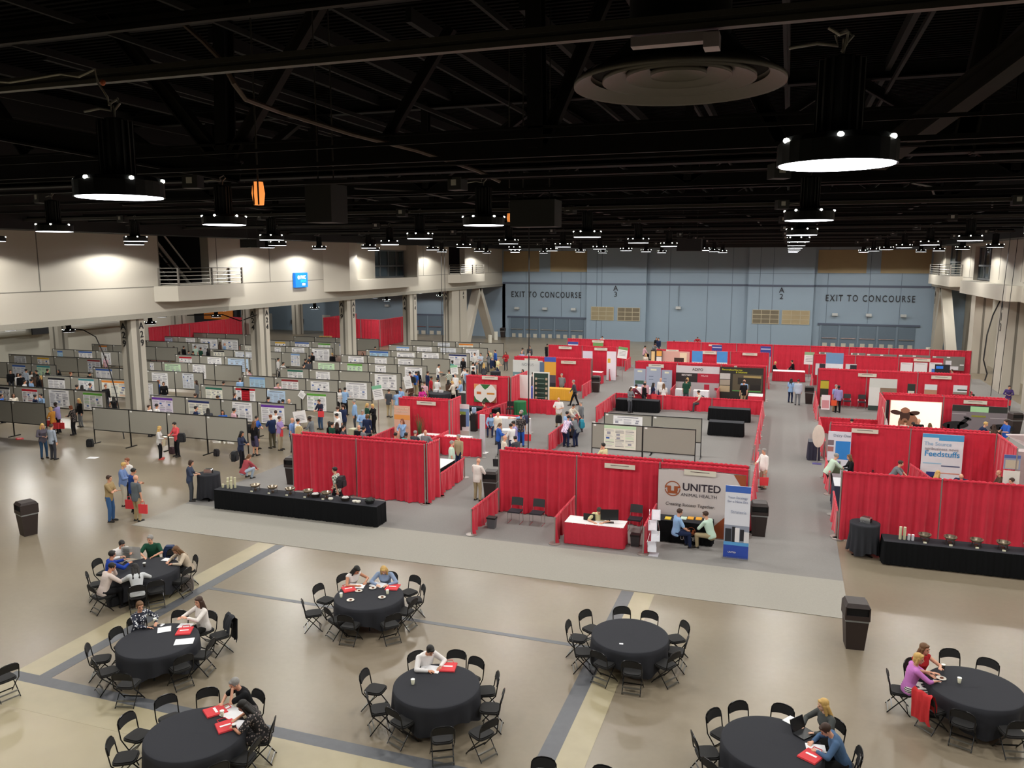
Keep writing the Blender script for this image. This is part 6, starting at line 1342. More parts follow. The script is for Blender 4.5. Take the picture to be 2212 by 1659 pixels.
def pmesh(pose, P, fem, sleeve, bottom, hair, fine, belly=0):
    key = (pose, fem, sleeve, bottom, hair, fine, belly)
    if key in PM: return PM[key]
    J = skel(P); out = []; vx = .0075 if fine else .0145; vc = .011 if fine else .016
    g = 1.0 if not fem else .93
    bk = (pose, fem, fine)
    if bk not in PM:
        b = MB(); torso(b, J, -.008, fem)
        for k in 'LR':
            rcone(b, J['s'+k]-J['up']*.01, J['e'+k], .052*g, .038*g); rcone(b, J['e'+k], J['h'+k], .038*g, .0255*g); hand(b, J, k, fine, P.get('curl', .6))
            rcone(b, J['t'+k], J['k'+k], .083*g, .054*g); rcone(b, J['k'+k], J['a'+k], .052*g, .036*g)
            ca = J['k'+k].lerp(J['a'+k], .28); b.ball(ca-J['fw']*.012, (.053*g,)*3, 10, 6)
            fd = P.get('fd', 0); f_ = Matrix.Rotation(R(fd), 3, 'Z') @ V(0, 1, 0)
            rcone(b, J['a'+k]-V(0, 0, .03), J['a'+k]-V(0, 0, .05)+f_*.13, .034, .026, 8)
        headparts(b, J); PM[bk] = remesh(b, 'body', vx, 2)
    out.append(('body', PM[bk], 'skin'))
    fem_ = fem
    sk = ('shirt', pose, fem, sleeve, fine, belly)
    if sk not in PM:
        b = MB(); torso(b, J, .018, fem, belly, .05 if P.get('pz', .93) > .8 else 0)
        e = {'none': 0, 'short': .8, 'long': 1.9, 'roll': 1.35}[sleeve]
        for k in 'LR':
            if e == 0: b.ball(J['s'+k], .058, 10, 6); continue
            if e <= 1: rcone(b, J['s'+k], J['s'+k].lerp(J['e'+k], e), .069*g, .060*g)
            else:
                rcone(b, J['s'+k], J['e'+k], .069*g, .053*g); rcone(b, J['e'+k], J['e'+k].lerp(J['h'+k], e-1), .053*g, (.048-.009*(e-1))*g)
        # a shirt keeps its hem below the waist
        rcone(b, J['neck']-J['up']*.07, J['neck']-J['up']*.012, .066, .06, 12)
        PM[sk] = remesh(b, 'shirt', vc, 2)
    out.append(('shirt', PM[sk], 'top'))
    tk = ('bot', pose, bottom, fine, fem)
    if tk not in PM:
        b = MB(); c = Matrix((J['rt'], J['fw'], J['up'])).transposed()
        b.ball(J['pel']-J['up']*.05, (.172, .12, .12), 14, 8, M=c)
        for k in 'LR':
            if bottom == 'skirt':
                rcone(b, J['t'+k], J['t'+k].lerp(J['k'+k], .95), .115, .105)
            else:
                rcone(b, J['t'+k], J['k'+k], .100*g, .072*g)
                if bottom == 'trousers': rcone(b, J['k'+k], J['a'+k]-V(0, 0, .01), .070*g, .055*g)
        if bottom == 'skirt': rcone(b, J['tL'].lerp(J['kL'], .5), J['tR'].lerp(J['kR'], .5), .11, .11)
        PM[tk] = remesh(b, 'trousers' if bottom == 'trousers' else 'skirt', vc, 2)
    out.append(('skirt' if bottom == 'skirt' else 'trousers', PM[tk], 'bot'))
    hk = ('hair', pose, hair, fine)
    if hair != 'bald' and hk not in PM:
        H = J['hm']; c = J['head']; b = MB()
        b.ball(c+H @ V(0, -.024, .040), (.086, .097, .090), 16, 10, M=H); b.ball(c+H @ V(0, .045, .082), (.06, .04, .03), 12, 7, M=H)
        for s in (-1, 1): b.ball(c+H @ V(s*.062, -.01, .01), (.022, .05, .045), 10, 6, M=H)
        if hair != 'short':
            b.ball(c+H @ V(0, -.045, -.01), (.086, .07, .09), 14, 8, M=H)
            if hair == 'long':
                for s in (-1, 0, 1):
                    a = c+H @ V(s*.055, -.05, -.02); rcone(b, a, J['neck']-J['up']*.13-J['fw']*.09+J['rt']*s*.07, .05, .038)
                for s in (-1, 1): rcone(b, c+H @ V(s*.07, .0, .0), J['neck']+J['rt']*s*.085+J['fw']*.03-J['up']*.10, .028, .024)
            elif hair == 'bob':
                for s in (-1, 1): rcone(b, c+H @ V(s*.062, -.01, .02), c+H @ V(s*.068, -.015, -.085), .035, .03)
                b.ball(c+H @ V(0, -.05, -.05), (.075, .06, .07), 12, 7, M=H)
            elif hair == 'tail':
                rcone(b, c+H @ V(0, -.10, .02), c+H @ V(0, -.14, -.14), .035, .02)
        PM[hk] = remesh(b, 'hair', .008 if fine else .013, 1)
    if hair != 'bald': out.append(('hair', PM[hk], 'hair'))
    for k in 'LR':
        shk = ('shoe', pose, k)
        if shk not in PM:
            b = MB(); fd = P.get('fd', 0); M3 = Matrix.Rotation(R(fd), 3, 'Z'); f_ = M3 @ V(0, 1, 0); a = J['a'+k]; z = a.z-.085
            c0 = V(a.x, a.y, z); 
            b.ball(c0+f_*.07+V(0, 0, .038), (.046, .125, .036), 12, 7, M=M3); b.ball(c0-f_*.012+V(0, 0, .05), (.042, .062, .048), 10, 6, M=M3)
            b.box(*(c0+f_*.055+V(0, 0, .011)), .085, .25, .022, rz=R(fd))
            me = bpy.data.meshes.new('shoe'); me.from_pydata(b.v, [], b.f); me.materials.append(BLACK); me.polygons.foreach_set('use_smooth', [True]*len(b.f)); PM[shk] = me
        out.append(('shoe', PM[shk], 'shoe'))
    if fine:
        ek = ('eyes', pose)
        if ek not in PM:
            H = J['hm']; c = J['head']
            for nm, ff in (('eyes', lambda b: [b.ball(c+H @ V(s*.031, .076, .004), (.013, .009, .008), 8, 6, M=H) for s in (-1, 1)]),
                           ('eyebrows', lambda b: [b.box(*(c+H @ V(s*.032, .081, .024)), .034, .008, .006) for s in (-1, 1)]),
                           ('mouth', lambda b: b.ball(c+H @ V(0, .093, -.053), (.022, .006, .005), 8, 5, M=H))):
                b = MB(); ff(b); me = bpy.data.meshes.new(nm); me.from_pydata(b.v, [], b.f); me.materials.append(BLACK); PM[(nm, pose)] = me
            PM[ek] = PM[('eyes', pose)]
        out.append(('eyes', PM[('eyes', pose)], 'dark')); out.append(('eyebrows', PM[('eyebrows', pose)], 'hair')); out.append(('mouth', PM[('mouth', pose)], 'lip'))
    PM[key] = out; return out
HAIRC = {'k': '#17130f', 'b': '#3a2417', 'l': '#6b4a2c', 'g': '#8d8a86', 'w': '#cfcbc4', 'y': '#c9a35e', 'r': '#7a4020'}
def cloth(h):
    return mt(h, .85, noise=.07, scale=30, spec=.2)
def person(x, y, a, pose, P, label, top='#ffffff', bot='#222222', hair='short', hc='b', skin=0, sleeve='short', bottom='trousers', fem=0, fine=False, sc=1.0, z=0.0, shoe='#1b1714', topm=None, botm=None, belly=0, group=None):
    r = empty('person', (x, y, z), -a, label, 'person', group) if False else None
    parts = pmesh(pose, P, fem, sleeve, bottom, hair, fine, belly)
    mats = {'skin': SKINS[skin], 'top': topm or cloth(top), 'bot': botm or cloth(bot), 'hair': mt(HAIRC[hc], .6, noise=.2, scale=60), 'shoe': mt(shoe, .5), 'dark': mt('#1a1512', .3), 'lip': mt('#9a5348', .5)}
    root = None
    for nm, me, role in parts:
        o = bpy.data.objects.new('person' if root is None else nm, me); COL.objects.link(o)
        o.material_slots[0].link = 'OBJECT'; o.material_slots[0].material = mats[role]
        if root is None: root = o; o.location = (x, y, z); o.rotation_euler.z = -a; o.scale = (sc,)*3
        else: o.parent = root
    tag(root, label, 'person', group)
    return root
# poses (local: +y is forward)
POSES = {
 'stand': dict(),
 'hips': dict(hL=(-.20, .02, .98), pL=(-1, -.2, 0), hR=(.26, .06, .80)),
 'cross': dict(hL=(.10, .24, 1.17), hR=(-.10, .26, 1.14), pL=(-1, .1, -.8), pR=(1, .1, -.8)),
 'hold': dict(hL=(-.10, .30, 1.12), hR=(.12, .30, 1.13), pL=(-.8, 0, -1), pR=(.8, 0, -1), head=(0, 14)),
 'chin': dict(hL=(-.04, .16, 1.42), pL=(-.4, .4, -1), hR=(.12, .24, 1.10), pR=(.8, 0, -1), head=(8, 4)),
 'point': dict(hL=(-.25, .55, 1.35), pL=(-.5, 0, -1), hR=(.24, .06, .82), head=(10, -4)),
 'walk': dict(fL=(-.1, .30, .085), fR=(.1, -.28, .11), hL=(-.27, -.14, .86), hR=(.27, .26, .92), lean=6),
 'lean': dict(lean=32, pz=.9, py=-.1, hL=(-.18, .50, .95), hR=(.18, .50, .95), pL=(-.7, -.3, .2), pR=(.7, -.3, .2), head=(0, -5)),
 'back': dict(hL=(-.06, -.17, .95), hR=(.08, -.17, .93), pL=(-1, -.6, 0), pR=(1, -.6, 0), head=(-12, 0)),
 'carry': dict(hL=(-.25, .05, .80), hR=(.16, .28, 1.10), pR=(.9, -.2, -1), head=(10, 5)),
 'sit': dict(pz=.55, lean=8, fL=(-.13, .45, .085), fR=(.13, .47, .085), hL=(-.13, .36, .62), hR=(.13, .36, .62), pL=(-.8, -.4, -.3), pR=(.8, -.4, -.3), head=(0, 6)),
 'write': dict(pz=.55, lean=24, fL=(-.13, .40, .085), fR=(.13, .42, .085), hL=(-.17, .50, .80), hR=(.14, .52, .80), pL=(-1, -.1, -.3), pR=(1, -.1, -.3), head=(6, 26), curl=.8),
 'rest': dict(pz=.55, lean=12, fL=(-.13, .42, .085), fR=(.13, .42, .085), hL=(-.15, .46, .80), hR=(.12, .50, .80), pL=(-1, -.1, -.3), pR=(1, -.1, -.3), head=(-20, 4)),
 'think': dict(pz=.55, lean=22, fL=(-.13, .42, .085), fR=(.13, .42, .085), hL=(-.02, .36, 1.10), hR=(.16, .50, .80), pL=(-.5, .6, -1), pR=(1, -.1, -.3), head=(-8, 14)),
 'read': dict(pz=.55, lean=10, fL=(-.13, .42, .085), fR=(.13, .42, .085), hL=(-.20, .42, .95), hR=(.16, .44, .92), pL=(-1, -.1, -.6), pR=(1, -.1, -.6), head=(4, 22), curl=1.0),
 'gest': dict(pz=.55, lean=10, fL=(-.13, .42, .085), fR=(.13, .42, .085), hL=(-.12, .48, .95), hR=(.14, .50, .90), pL=(-1, -.1, -.6), pR=(1, -.1, -.6), head=(18, 2), curl=.3),
 'clasp': dict(pz=.50, lean=22, fL=(-.22, .40, .085), fR=(.24, .42, .085), hL=(-.03, .44, .68), hR=(.05, .45, .68), pL=(-1, -.1, -.3), pR=(1, -.1, -.3), kL=(-.6, 1, 0), kR=(.6, 1, 0), head=(12, 2), curl=1.0),
 'crouch': dict(pz=.34, lean=30, py=-.12, fL=(-.20, .18, .085), fR=(.20, .16, .085), hL=(-.10, .5, .35), hR=(.12, .5, .38), pL=(-1, 0, 0), pR=(1, 0, 0), kL=(-.8, 1, .8), kR=(.8, 1, .8), head=(0, 5)),
 'high': dict(pz=.75, lean=8, fL=(-.13, .35, .30), fR=(.13, .37, .30), hL=(-.12, .40, 1.0), hR=(.12, .40, 1.0), head=(0, 6)),
}
# ------------------------------------------------------------------ people at the round tables (fine)
def seatp(k, q, dy=0.0, dx=0.0):
    x, y, a = SC_SEATS[(k, q)]; fx, fy = -math.sin(a), math.cos(a); return x+fx*dy, y+fy*dy, -a
def sitter(k, q, pose, label, dy=.0, turn=0.0, **kw):
    x, y, a = seatp(k, q, dy); P = dict(POSES[pose]); P.update(kw.pop('P', {}))
    return person(x-math.sin(a)*.06, y-math.cos(a)*.06, a+R(turn), pose+str(k)+str(q) if kw.pop('own', False) else pose, P, label, fine=True, **kw)
def patt(h1, h2, scale, name, kind='voronoi'):
    m = bpy.data.materials.new(name); m.use_nodes = True; nt = m.node_tree; b = nt.nodes['Principled BSDF']; b.inputs['Roughness'].default_value = .85
    tc = nt.nodes.new('ShaderNodeTexCoord')
    if kind == 'wave':
        t = nt.nodes.new('ShaderNodeTexWave'); t.bands_direction = 'Z'; t.inputs['Scale'].default_value = scale; out = t.outputs['Fac']
    elif kind == 'check':
        t = nt.nodes.new('ShaderNodeTexChecker'); t.inputs['Scale'].default_value = scale; out = t.outputs['Fac']
    else:
        t = nt.nodes.new('ShaderNodeTexVoronoi'); t.inputs['Scale'].default_value = scale; out = t.outputs['Distance']
    nt.links.new(tc.outputs['Object'], t.inputs['Vector'])
    r = nt.nodes.new('ShaderNodeValToRGB'); r.color_ramp.interpolation = 'CONSTANT'; e = r.color_ramp.elements
    e[0].color = (*lin(h1), 1); e[1].color = (*lin(h2), 1); e[1].position = .35 if kind != 'wave' else .5
    nt.links.new(out, r.inputs[0]); nt.links.new(r.outputs[0], b.inputs['Base Color']); return m
FLORAL = patt('#8a7d78', '#1d1a1c', 22, 'floral'); GEO = patt('#e8e8ea', '#262a3a', 20, 'geometric'); STRIPE = patt('#e9e6e0', '#2c2c30', 9, 'stripes', 'wave'); PLAID = patt('#d8d8cc', '#6d7a68', 14, 'plaid', 'check'); PLAIDP = patt('#e6d6e6', '#b7a3c6', 13, 'check_shirt', 'check')
sitter(0, 7, 'read', 'person in white shirt reading a newspaper at the upper left table', top='#e8e4e2', hair='short', hc='k', skin=0, sleeve='long', bot='#22242b')
sitter(0, 8, 'rest', 'person in dark green shirt with name badge at the upper left table', top='#1f4a38', hair='short', hc='g', skin=0, sleeve='short')
sitter(0, 5, 'write', 'person in beige blouse with long brown hair at the upper left table', top='#c9b9a4', hair='long', hc='l', skin=0, sleeve='long', fem=1)
sitter(0, 0, 'gest', 'person in royal blue hooded jacket leaning at the upper left table', dy=.35, top='#1f3f9a', hair='short', hc='k', skin=1, sleeve='long', turn=-20)
sitter(0, 1, 'think', 'person in pale pink shirt with elbows on the upper left table', dy=.1, top='#d8c8c0', hair='short', hc='k', skin=1, sleeve='long', bot='#17171a')
sitter(0, 2, 'write', 'person in white blouse with dark ponytail at the upper left table', top='#cfd2d4', hair='long', hc='k', skin=1, sleeve='long', fem=1)
sitter(1, 0, 'rest', 'person in blue and white patterned top holding a cup at the left middle table', topm=GEO, hair='tail', hc='l', skin=0, sleeve='long', fem=1, turn=-30)
sitter(1, 2, 'gest', 'person in white cardigan gesturing at the left middle table', top='#e9e2dc', hair='long', hc='b', skin=0, sleeve='long', fem=1, belly=1, turn=18)
sitter(2, 4, 'think', 'person in black polo shirt with glasses, hand at chin, lower left table', top='#141518', hair='short', hc='g', skin=0, sleeve='short', bot='#b8ab94', turn=10)
sitter(2, 5, 'write', 'person in black floral dress with long dark hair at the lower left table', topm=FLORAL, botm=FLORAL, bottom='skirt', hair='long', hc='k', skin=1, sleeve='short', fem=1)
sitter(3, 0, 'write', 'person in sleeveless white top with long dark hair at the upper middle table', top='#e2dcd8', hair='long', hc='k', skin=1, sleeve='none', fem=1, dy=.12)
sitter(3, 1, 'write', 'person in pale blue cardigan with long blonde hair at the upper middle table', top='#8ea0bd', hair='long', hc='y', skin=4, sleeve='long', fem=1, turn=-8, dy=.1)
sitter(4, 0, 'write', 'person in white shirt bent over papers at the centre table', top='#ece8e6', hair='short', hc='k', skin=1, sleeve='long', belly=1, dy=.12)
sitter(6, 0, 'gest', 'person in red and orange sleeveless top with long brown hair at the right table', top='#b0262c', hair='long', hc='l', skin=0, sleeve='none', fem=1, turn=20, bot='#17171a')
sitter(6, 1, 'rest', 'person in pink cardigan and striped skirt with short grey hair at the right table', top='#c77bc4', botm=STRIPE, bottom='skirt', hair='bob', hc='y', skin=0, sleeve='roll', fem=1, dy=.2, turn=-12)
sitter(7, 5, 'rest', 'person in grey jacket with blonde hair at the lower right table', top='#4c4f4e', hair='long', hc='y', skin=4, sleeve='long', fem=1, turn=12)
# the man in blue at the lower right table sits nearer the camera than the blonde woman
x, y = atz(1822, 1652, .5)
d = Vector((TC[7][0]-x, TC[7][1]-y)); chair(x, y, math.atan2(d.y, d.x)-PI/2, 'folding chair, lower right table, of the man in blue')
person(x, y, -(math.atan2(d.y, d.x)-PI/2), 'write', POSES['write'], 'person in blue long sleeved shirt holding a phone at the lower right table', top='#4a6485', hair='short', hc='b', skin=0, sleeve='long', fine=True)

# ------------------------------------------------------------------ standing and booth people: (foot px, foot py, heading deg, pose, top, sleeve, bottoms, hair, hair colour, skin, label, options)
def at_foot(px, py): return atz(px, py, 0)
def at_head(px, py, h=1.76): return atz(px, py, h)
FINE = [
 ('f', 240, 1126, 75, 'cross', '#a08a63', 'short', '#3d5f8c', 'short', 'b', 0, 'person in tan shirt and blue jeans with crossed arms, leftmost of the group of five', {}),
 ('f', 297, 1126, 12, 'stand', '#5f666b', 'short', '#a89571', 'bald', 'b', 0, 'bald person in grey shirt and khaki trousers, seen from behind, nearest of five', {'belly': 1}),
 ('f', 268, 1092, 60, 'hold', '#6f86b4', 'long', '#b8b0a0', 'short', 'y', 0, 'person in light blue shirt and pale trousers in the group of five', {'belly': 1}),
 ('f', 283, 1080, 190, 'stand', '#e6e2de', 'short', '#3a3a40', 'short', 'r', 0, 'bearded person in white polo shirt facing the camera in the group of five', {}),
 ('f', 289, 1108, 30, 'hold', '#24407e', 'short', '#1d1d24', 'short', 'k', 1, 'person in dark blue shirt half hidden behind the bald man', {}),
 ('f', 96, 990, 110, 'hold', '#55505a', 'long', '#2b4560', 'long', 'y', 0, 'person with blonde hair in grey cardigan talking to the man in the pale jacket', {'fem': 1}),
 ('f', 115, 993, 5, 'stand', '#9aa3b0', 'long', '#3a3b42', 'short', 'b', 0, 'person in pale grey blazer seen from behind near the left boards', {}),
 ('f', 346, 992, 60, 'carry', '#c9c6c4', 'long', '#1a1a1e', 'long', 'y', 0, 'person with long blonde hair and cream bag before the front boards', {'fem': 1, 'sc': .94, 'shoe': '#c0504a'}),
 ('f', 385, 986, 200, 'hold', '#d8545a', 'long', '#17171c', 'short', 'k', 0, 'person in coral top with backpack before the front boards', {'fem': 1}),
 ('f', 417, 1082, 60, 'hold', '#3a4358', 'roll', '#4a4d52', 'bob', 'b', 0, 'person in dark blue vest leaning on the tall black table at left', {'fem': 1, 'sc': .97}),
 ('h', 727, 1008, 265, 'walk', '#8a917c', 'short', '#1c1c20', 'short', 'k', 0, 'person in plaid shirt with backpack walking behind the left buffet', {'topm': PLAID}),
 ('f', 1031, 1082, 15, 'hold', '#e6ddd6', 'long', '#a8997a', 'bald', 'b', 0, 'bald person in white shirt and khaki trousers beside the brown bin', {'belly': 1}),
 ('f', 1643, 1055, 235, 'carry', '#efe9e4', 'long', '#b7aa90', 'short', 'g', 0, 'person in white shirt and khaki trousers with red bag walking in the right aisle', {'belly': 1}),
 ('f', 1790, 1062, 70, 'lean', '#c2d8c4', 'long', '#26221f', 'short', 'g', 0, 'person in pale green shirt leaning on the navy counter at the right aisle', {'belly': 1}),
 ('f', 522, 1010, 80, 'hold', '#2a3148', 'long', '#1b1b22', 'long', 'k', 1, 'person with dark long hair in navy cardigan right of the front boards', {'fem': 1}),
 ('f', 531, 1034, 20, 'crouch', '#a84a52', 'long', '#a9b8c8', 'tail', 'l', 0, 'person in red patterned top and pale jeans crouching on the floor', {'fem': 1}),
 ('f', 551, 984, 10, 'stand', '#1c1c20', 'long', '#4d4864', 'long', 'l', 0, 'person in black top and purple grey skirt seen from behind', {'fem': 1, 'bottom': 'skirt'}),
 ('f', 605, 972, 80, 'cross', '#9a84b8', 'short', '#b0a48c', 'short', 'b', 0, 'person in lilac shirt with crossed arms holding a red bag', {'belly': 1}),
 ('f', 590, 968, 285, 'hold', '#1f2c4c', 'short', '#5b5544', 'short', 'r', 0, 'person in navy shirt and olive trousers next to the lilac shirt', {'belly': 1}),
 ('f', 632, 976, 80, 'stand', '#7c9ad2', 'short', '#26262c', 'bald', 'g', 0, 'person in light blue shirt at the left end of the big red wall', {}),
 ('f', 694, 927, 200, 'hold', '#26293c', 'long', '#3e5674', 'short', 'b', 0, 'person in dark cardigan holding a red bag before the green headed poster', {}),
]
BK = dict(FINE=1)
def put(t, fine=False):
    kd, px, py, hd, pose, top, sl, bot, hair, hc, sk, lab, op = t
    op = dict(op); P = dict(POSES[pose]); h = op.pop('h', None)
    if kd == 'f': x, y = atz(px, py, 0)
    else:
        hh = h or (1.76*op.get('sc', 1.0) if P.get('pz', .93) > .8 else (P['pz']+.80))
        x, y = atz(px, py, hh)
    if pose not in ('sit', 'write', 'rest', 'clasp', 'think', 'read', 'gest', 'crouch') and not (pose == 'lean'): x, y = clear_of(x, y)
    elif pose != 'crouch': FOLK.append((x, y))
    return person(x, y, R(hd), pose, P, lab, top=top, bot=bot, hair=hair, hc=hc, skin=sk, sleeve=sl, fine=fine, **op)
for t in FINE: put(t, True)
# ------------------------------------------------------------------ everyone else: head position in an enlarged region (origin, scale) so positions come from sight lines at head height
CC = {'w': '#e4e2e0', 'c': '#d9d0c0', 'k': '#17171b', 'n': '#222c4a', 'b': '#2f5fb8', 'l': '#8fb0d8', 'g': '#74787c', 'G': '#23493a', 'r': '#b02a34', 'p': '#d3a9b4', 'm': '#c22f86', 'v': '#9a90c0', 't': '#5f9c98', 'y': '#d8cfa0', 'o': '#c88a3a', 'd': '#45474d', 'B': '#5a4438', 'u': '#b9c4d4', 'a': '#a89878', 'M': '#6a2c3c', 'e': '#c3dccb', 'P': '#4a3a70'}
CN = {'w': 'white', 'c': 'cream', 'k': 'black', 'n': 'navy', 'b': 'blue', 'l': 'light blue', 'g': 'grey', 'G': 'dark green', 'r': 'red', 'p': 'pink', 'm': 'magenta', 'v': 'lilac', 't': 'teal', 'y': 'pale yellow', 'o': 'mustard', 'd': 'dark grey', 'B': 'brown', 'u': 'pale blue grey', 'a': 'tan', 'M': 'maroon', 'e': 'pale green', 'P': 'purple'}
SL = {'s': 'short', 'l': 'long', 'n': 'none'}; HS = {'s': 'short', 'l': 'long', 'b': 'bob', 't': 'tail', 'x': 'bald'}; PS = {'S': 'stand', 'H': 'hold', 'X': 'cross', 'W': 'walk', 'L': 'lean', 'C': 'chin', 'P': 'point', 'I': 'hips', 'T': 'sit', 'R': 'write', 'K': 'clasp', 'Y': 'carry', 'B': 'back', 'U': 'high'}
def crowd(ox, oy, rows, fine=False, group=None):
    for r_ in rows.strip().split('\n'):
        f = r_.strip().split('|'); x, y, hd, code, lab = float(f[0]), float(f[1]), float(f[2]), f[3], f[4]
        ps, tc, sl, bc, hs, hc, sk = code[0], code[1], code[2], code[3], code[4], code[5], int(code[6]); fl = code[7:]
        op = {}
        if 'f' in fl: op['fem'] = 1; op['sc'] = .95
        if 'B' in fl: op['belly'] = 1
        if 'k' in fl: op['bottom'] = 'skirt'
        if 'q' in fl: op['topm'] = PLAID
        if 'Q' in fl: op['topm'] = PLAIDP
        if 'F' in fl: op['topm'] = FLORAL
        put(('h', ox+x/7.9, oy+y/7.9, hd, PS[ps], CC[tc], SL[sl], CC[bc], HS[hs], hc, sk, 'person in %s top %s' % (CN[tc], lab), op), fine)
crowd(1380, 1000, '''640|785|60|Tlsns b0|seated left before the large lettered white wall
1255|838|300|Kelas b0|with rolled sleeves seated right before the large lettered white wall'''.replace('s b0', 'sb0'), True)
crowd(980, 900, '''2500|1460|175|Rysksb0B|with a dark tie seated at the red skirted desk
2575|445|290|Cylaxb0B|seen behind the low edge of the front lounge board'''.replace('xb0B', 'sk0B'), True)
crowd(500, 840, '''400|450|90|Hbsask0|striped, with a black backpack, right of the front boards
745|362|350|Swldsb0B|facing the violet headed poster
1100|500|30|Swldsk1|with a beige backpack under the tilted white card
1360|458|260|Hglksk3|open cardigan right of the tilted white card
1800|298|10|Swlasb0|with backpack straps left of the navy polo
1912|262|280|Snsdsb0|polo shirt talking left of the tall older man
1825|408|250|Hwldsk0|bending over his hands in the crowd behind the red wall
2105|178|240|Slldsg0B|older and tall, right of the posters, behind the crowd
1700|560|30|SGlksk0|with a dark backpack, head and shoulders above the red wall
1845|585|330|Skldlb0f|short haired, second from the green jacket
1925|605|60|Sdlksk0|with backpack strap, in the group above the red wall
1985|578|270|Sklklk1f|dark hair tied, between the grey jacket and the bald man
2068|600|180|Sksdxb0B|bald with a white badge above the red wall
2195|635|40|Sgsdsk0|with backpack straps, right of the bald man above the red wall''', True)
crowd(680, 820, '''882|398|40|SGldty0f|with blonde ponytail behind the coffee counter
982|402|210|Hklkby0f|blonde, carrying a large black bag
808|500|140|Hllnsg0B|grey haired, right of the tall older man
885|588|350|Snlnbl0fk|long dark dress beside the green logo sign
1255|158|10|Sdsasb0|with a black shoulder strap by the green card sign
1408|178|330|Hllnbk1f|with notes, left of the man with crossed strap
1478|118|200|Slldsk1|with a crossed strap behind the orange banner booth
1500|660|190|Clldlr0f|with long red hair, hand at chin, before the orange banner
1345|912|20|Tgsdsk1|with dark cap seated low behind the red wall, left one
1525|912|20|Ttsdsk2|seated behind the red wall, middle one
1690|878|10|Tdldsg0|seated behind the red wall, right one, near the cream card
1895|848|185|Igldxb0B|bald, hand on hip, right end of the big red wall''', True)
crowd(840, 740, '''832|365|70|Hwsnsk1|looking at a phone before the blank rear board
1270|258|180|Skldlb0f|jacket over white, facing the camera, before the navy headed poster
1022|462|5|SelksbD'''.replace('SelksbD', 'Sesksb0q')+'''|checked, seen from behind in the crowd centre
1142|522|200|Swlksg0B|grey haired and tall by the left edge of the logo booth
822|600|20|Swsdsk1|with dark strap near the round black table
690|655|10|Ppskssb'''.replace('Ppskssb', 'Spsksb0')+'''|seen from behind at the round black table
372|680|185|HBldsb0|with badge and backpack, behind the orange banner wall
558|755|120|Hmldlb0f|at the left of the round black table
932|652|20|SBldlk1f|with long dark hair at the round black table
1075|650|280|Hclkty0f|with tied hair, right of the round black table
1232|640|250|Hlldby0f|with long blonde hair bent over papers
652|485|40|Snldsb0|jacket, broad, near the checked shirt, seen from behind
712|570|60|Srldsk2|behind the navy jacket
350|490|20|SMsksk1|before the wide white poster, left one
455|488|30|Sbsask1|with backpack before the wide white poster
500|482|10|Sklklk1f|long hair, right of the blue one before the wide white poster
1075|300|30|Stsnsk3|half hidden behind the rear green card sign
1470|168|210|Swldsk1|left one before the red lined rear poster
1572|172|190|XusdskO'''.replace('XusdskO', 'Xusdsk1')+'''|with crossed arms before the red lined rear poster
1432|330|20|Swlksk1|seen from behind holding a white sheet up
1492|312|60|Igsdsg0|beside the raised white sheet
1432|418|40|Skldsk1|low in the rear crowd above the logo booth
1302|420|200|Hwldsb0|facing us above the left corner of the logo booth
1332|462|20|Sllksb0|seen from behind above the logo booth
1620|352|350|Sdldly0f|with long fair hair above the logo booth
1712|114|170|Hyldsg0|near the last board at the right end
1822|120|230|Sblksb0|with backpack near the last board at the right end
1755|238|30|Sndasg0'''.replace('Sndasg0', 'Snlasg0')+'''|vest over pale sleeves above the logo booth
1852|250|90|Hysnsg0|and blue jeans, right of the navy vest
2000|148|180|Hrldlb0f|cardigan over white, by the tall black table
1705|172|260|Cgsdlk0f|between the two men at the right end of the boards
1692|1000|250|Krsasb0|seated before the black lettered counter
1748|1172|170|Tllnlk1f|with dark curly hair seated behind the white counter
1852|1182|20|Scsdxb0B|bald, seen from behind at the white counter
1868|1365|60|Hblntl0f|with ponytail, profile, in the left aisle''')
crowd(1000, 860, '''695|628|60|Scslxb0B|bald, carrying a black bag, nearest in the left aisle
842|428|290|Hwlnsk1|talking to the woman with ponytail
892|380|250|Hvldsk1|behind the white shirt in the left aisle
990|258|350|Scsbsk1F|patterned, seen from behind
1008|198|260|Plsnsg0|grey haired with backpack, reaching out left
922|655|300|Tdldsk0|seated low above the red drape in the left aisle
1640|-25|175|Hwsaxb0B|bald in polo shirt holding papers, by the green cloth table
1830|52|110|Lclksk1|leaning over the small round table
1950|42|230|Sgldsg0|with a black vest and red bag at the small round table
1722|218|40|Slldsk0|with a black backpack at the small round table
1758|262|20|Lplnsk1Q|checked shirt, seen from behind at the small round table
1935|258|290|Lglnsg0|with teal backpack at the small round table'''.replace('Scslxb0B', 'Scsnxb0B'), True)
crowd(840, 860, '''1058|718|70|Sesksg0B|short sleeved polo, by the counter of the left aisle
1198|612|200|Salnsg0|long jacket, head bent, by the counter of the left aisle''', True)
crowd(1100, 700, '''218|458|180|Slsdxb0|bald, behind the white company banner
222|403|30|Sgldsk1|back one left behind the white company banner
332|440|90|Swldsk1|right one behind the white company banner
350|365|170|Sdldsb0|farther, behind the white company banner
640|332|120|Hklksk1|slim, left end of fourth row, left block
1592|205|180|Twldsk1|seated beyond the last row of the left block
235|768|200|SBldlk1f|with dark hair beside the curved white banner
380|825|90|Sdldsb0|hidden behind the framed green sign
900|838|185|Bglksg0B|with a badge behind the yellow cloth table
1118|948|250|Wdlksg0|jacket over white, walking in the left aisle''')
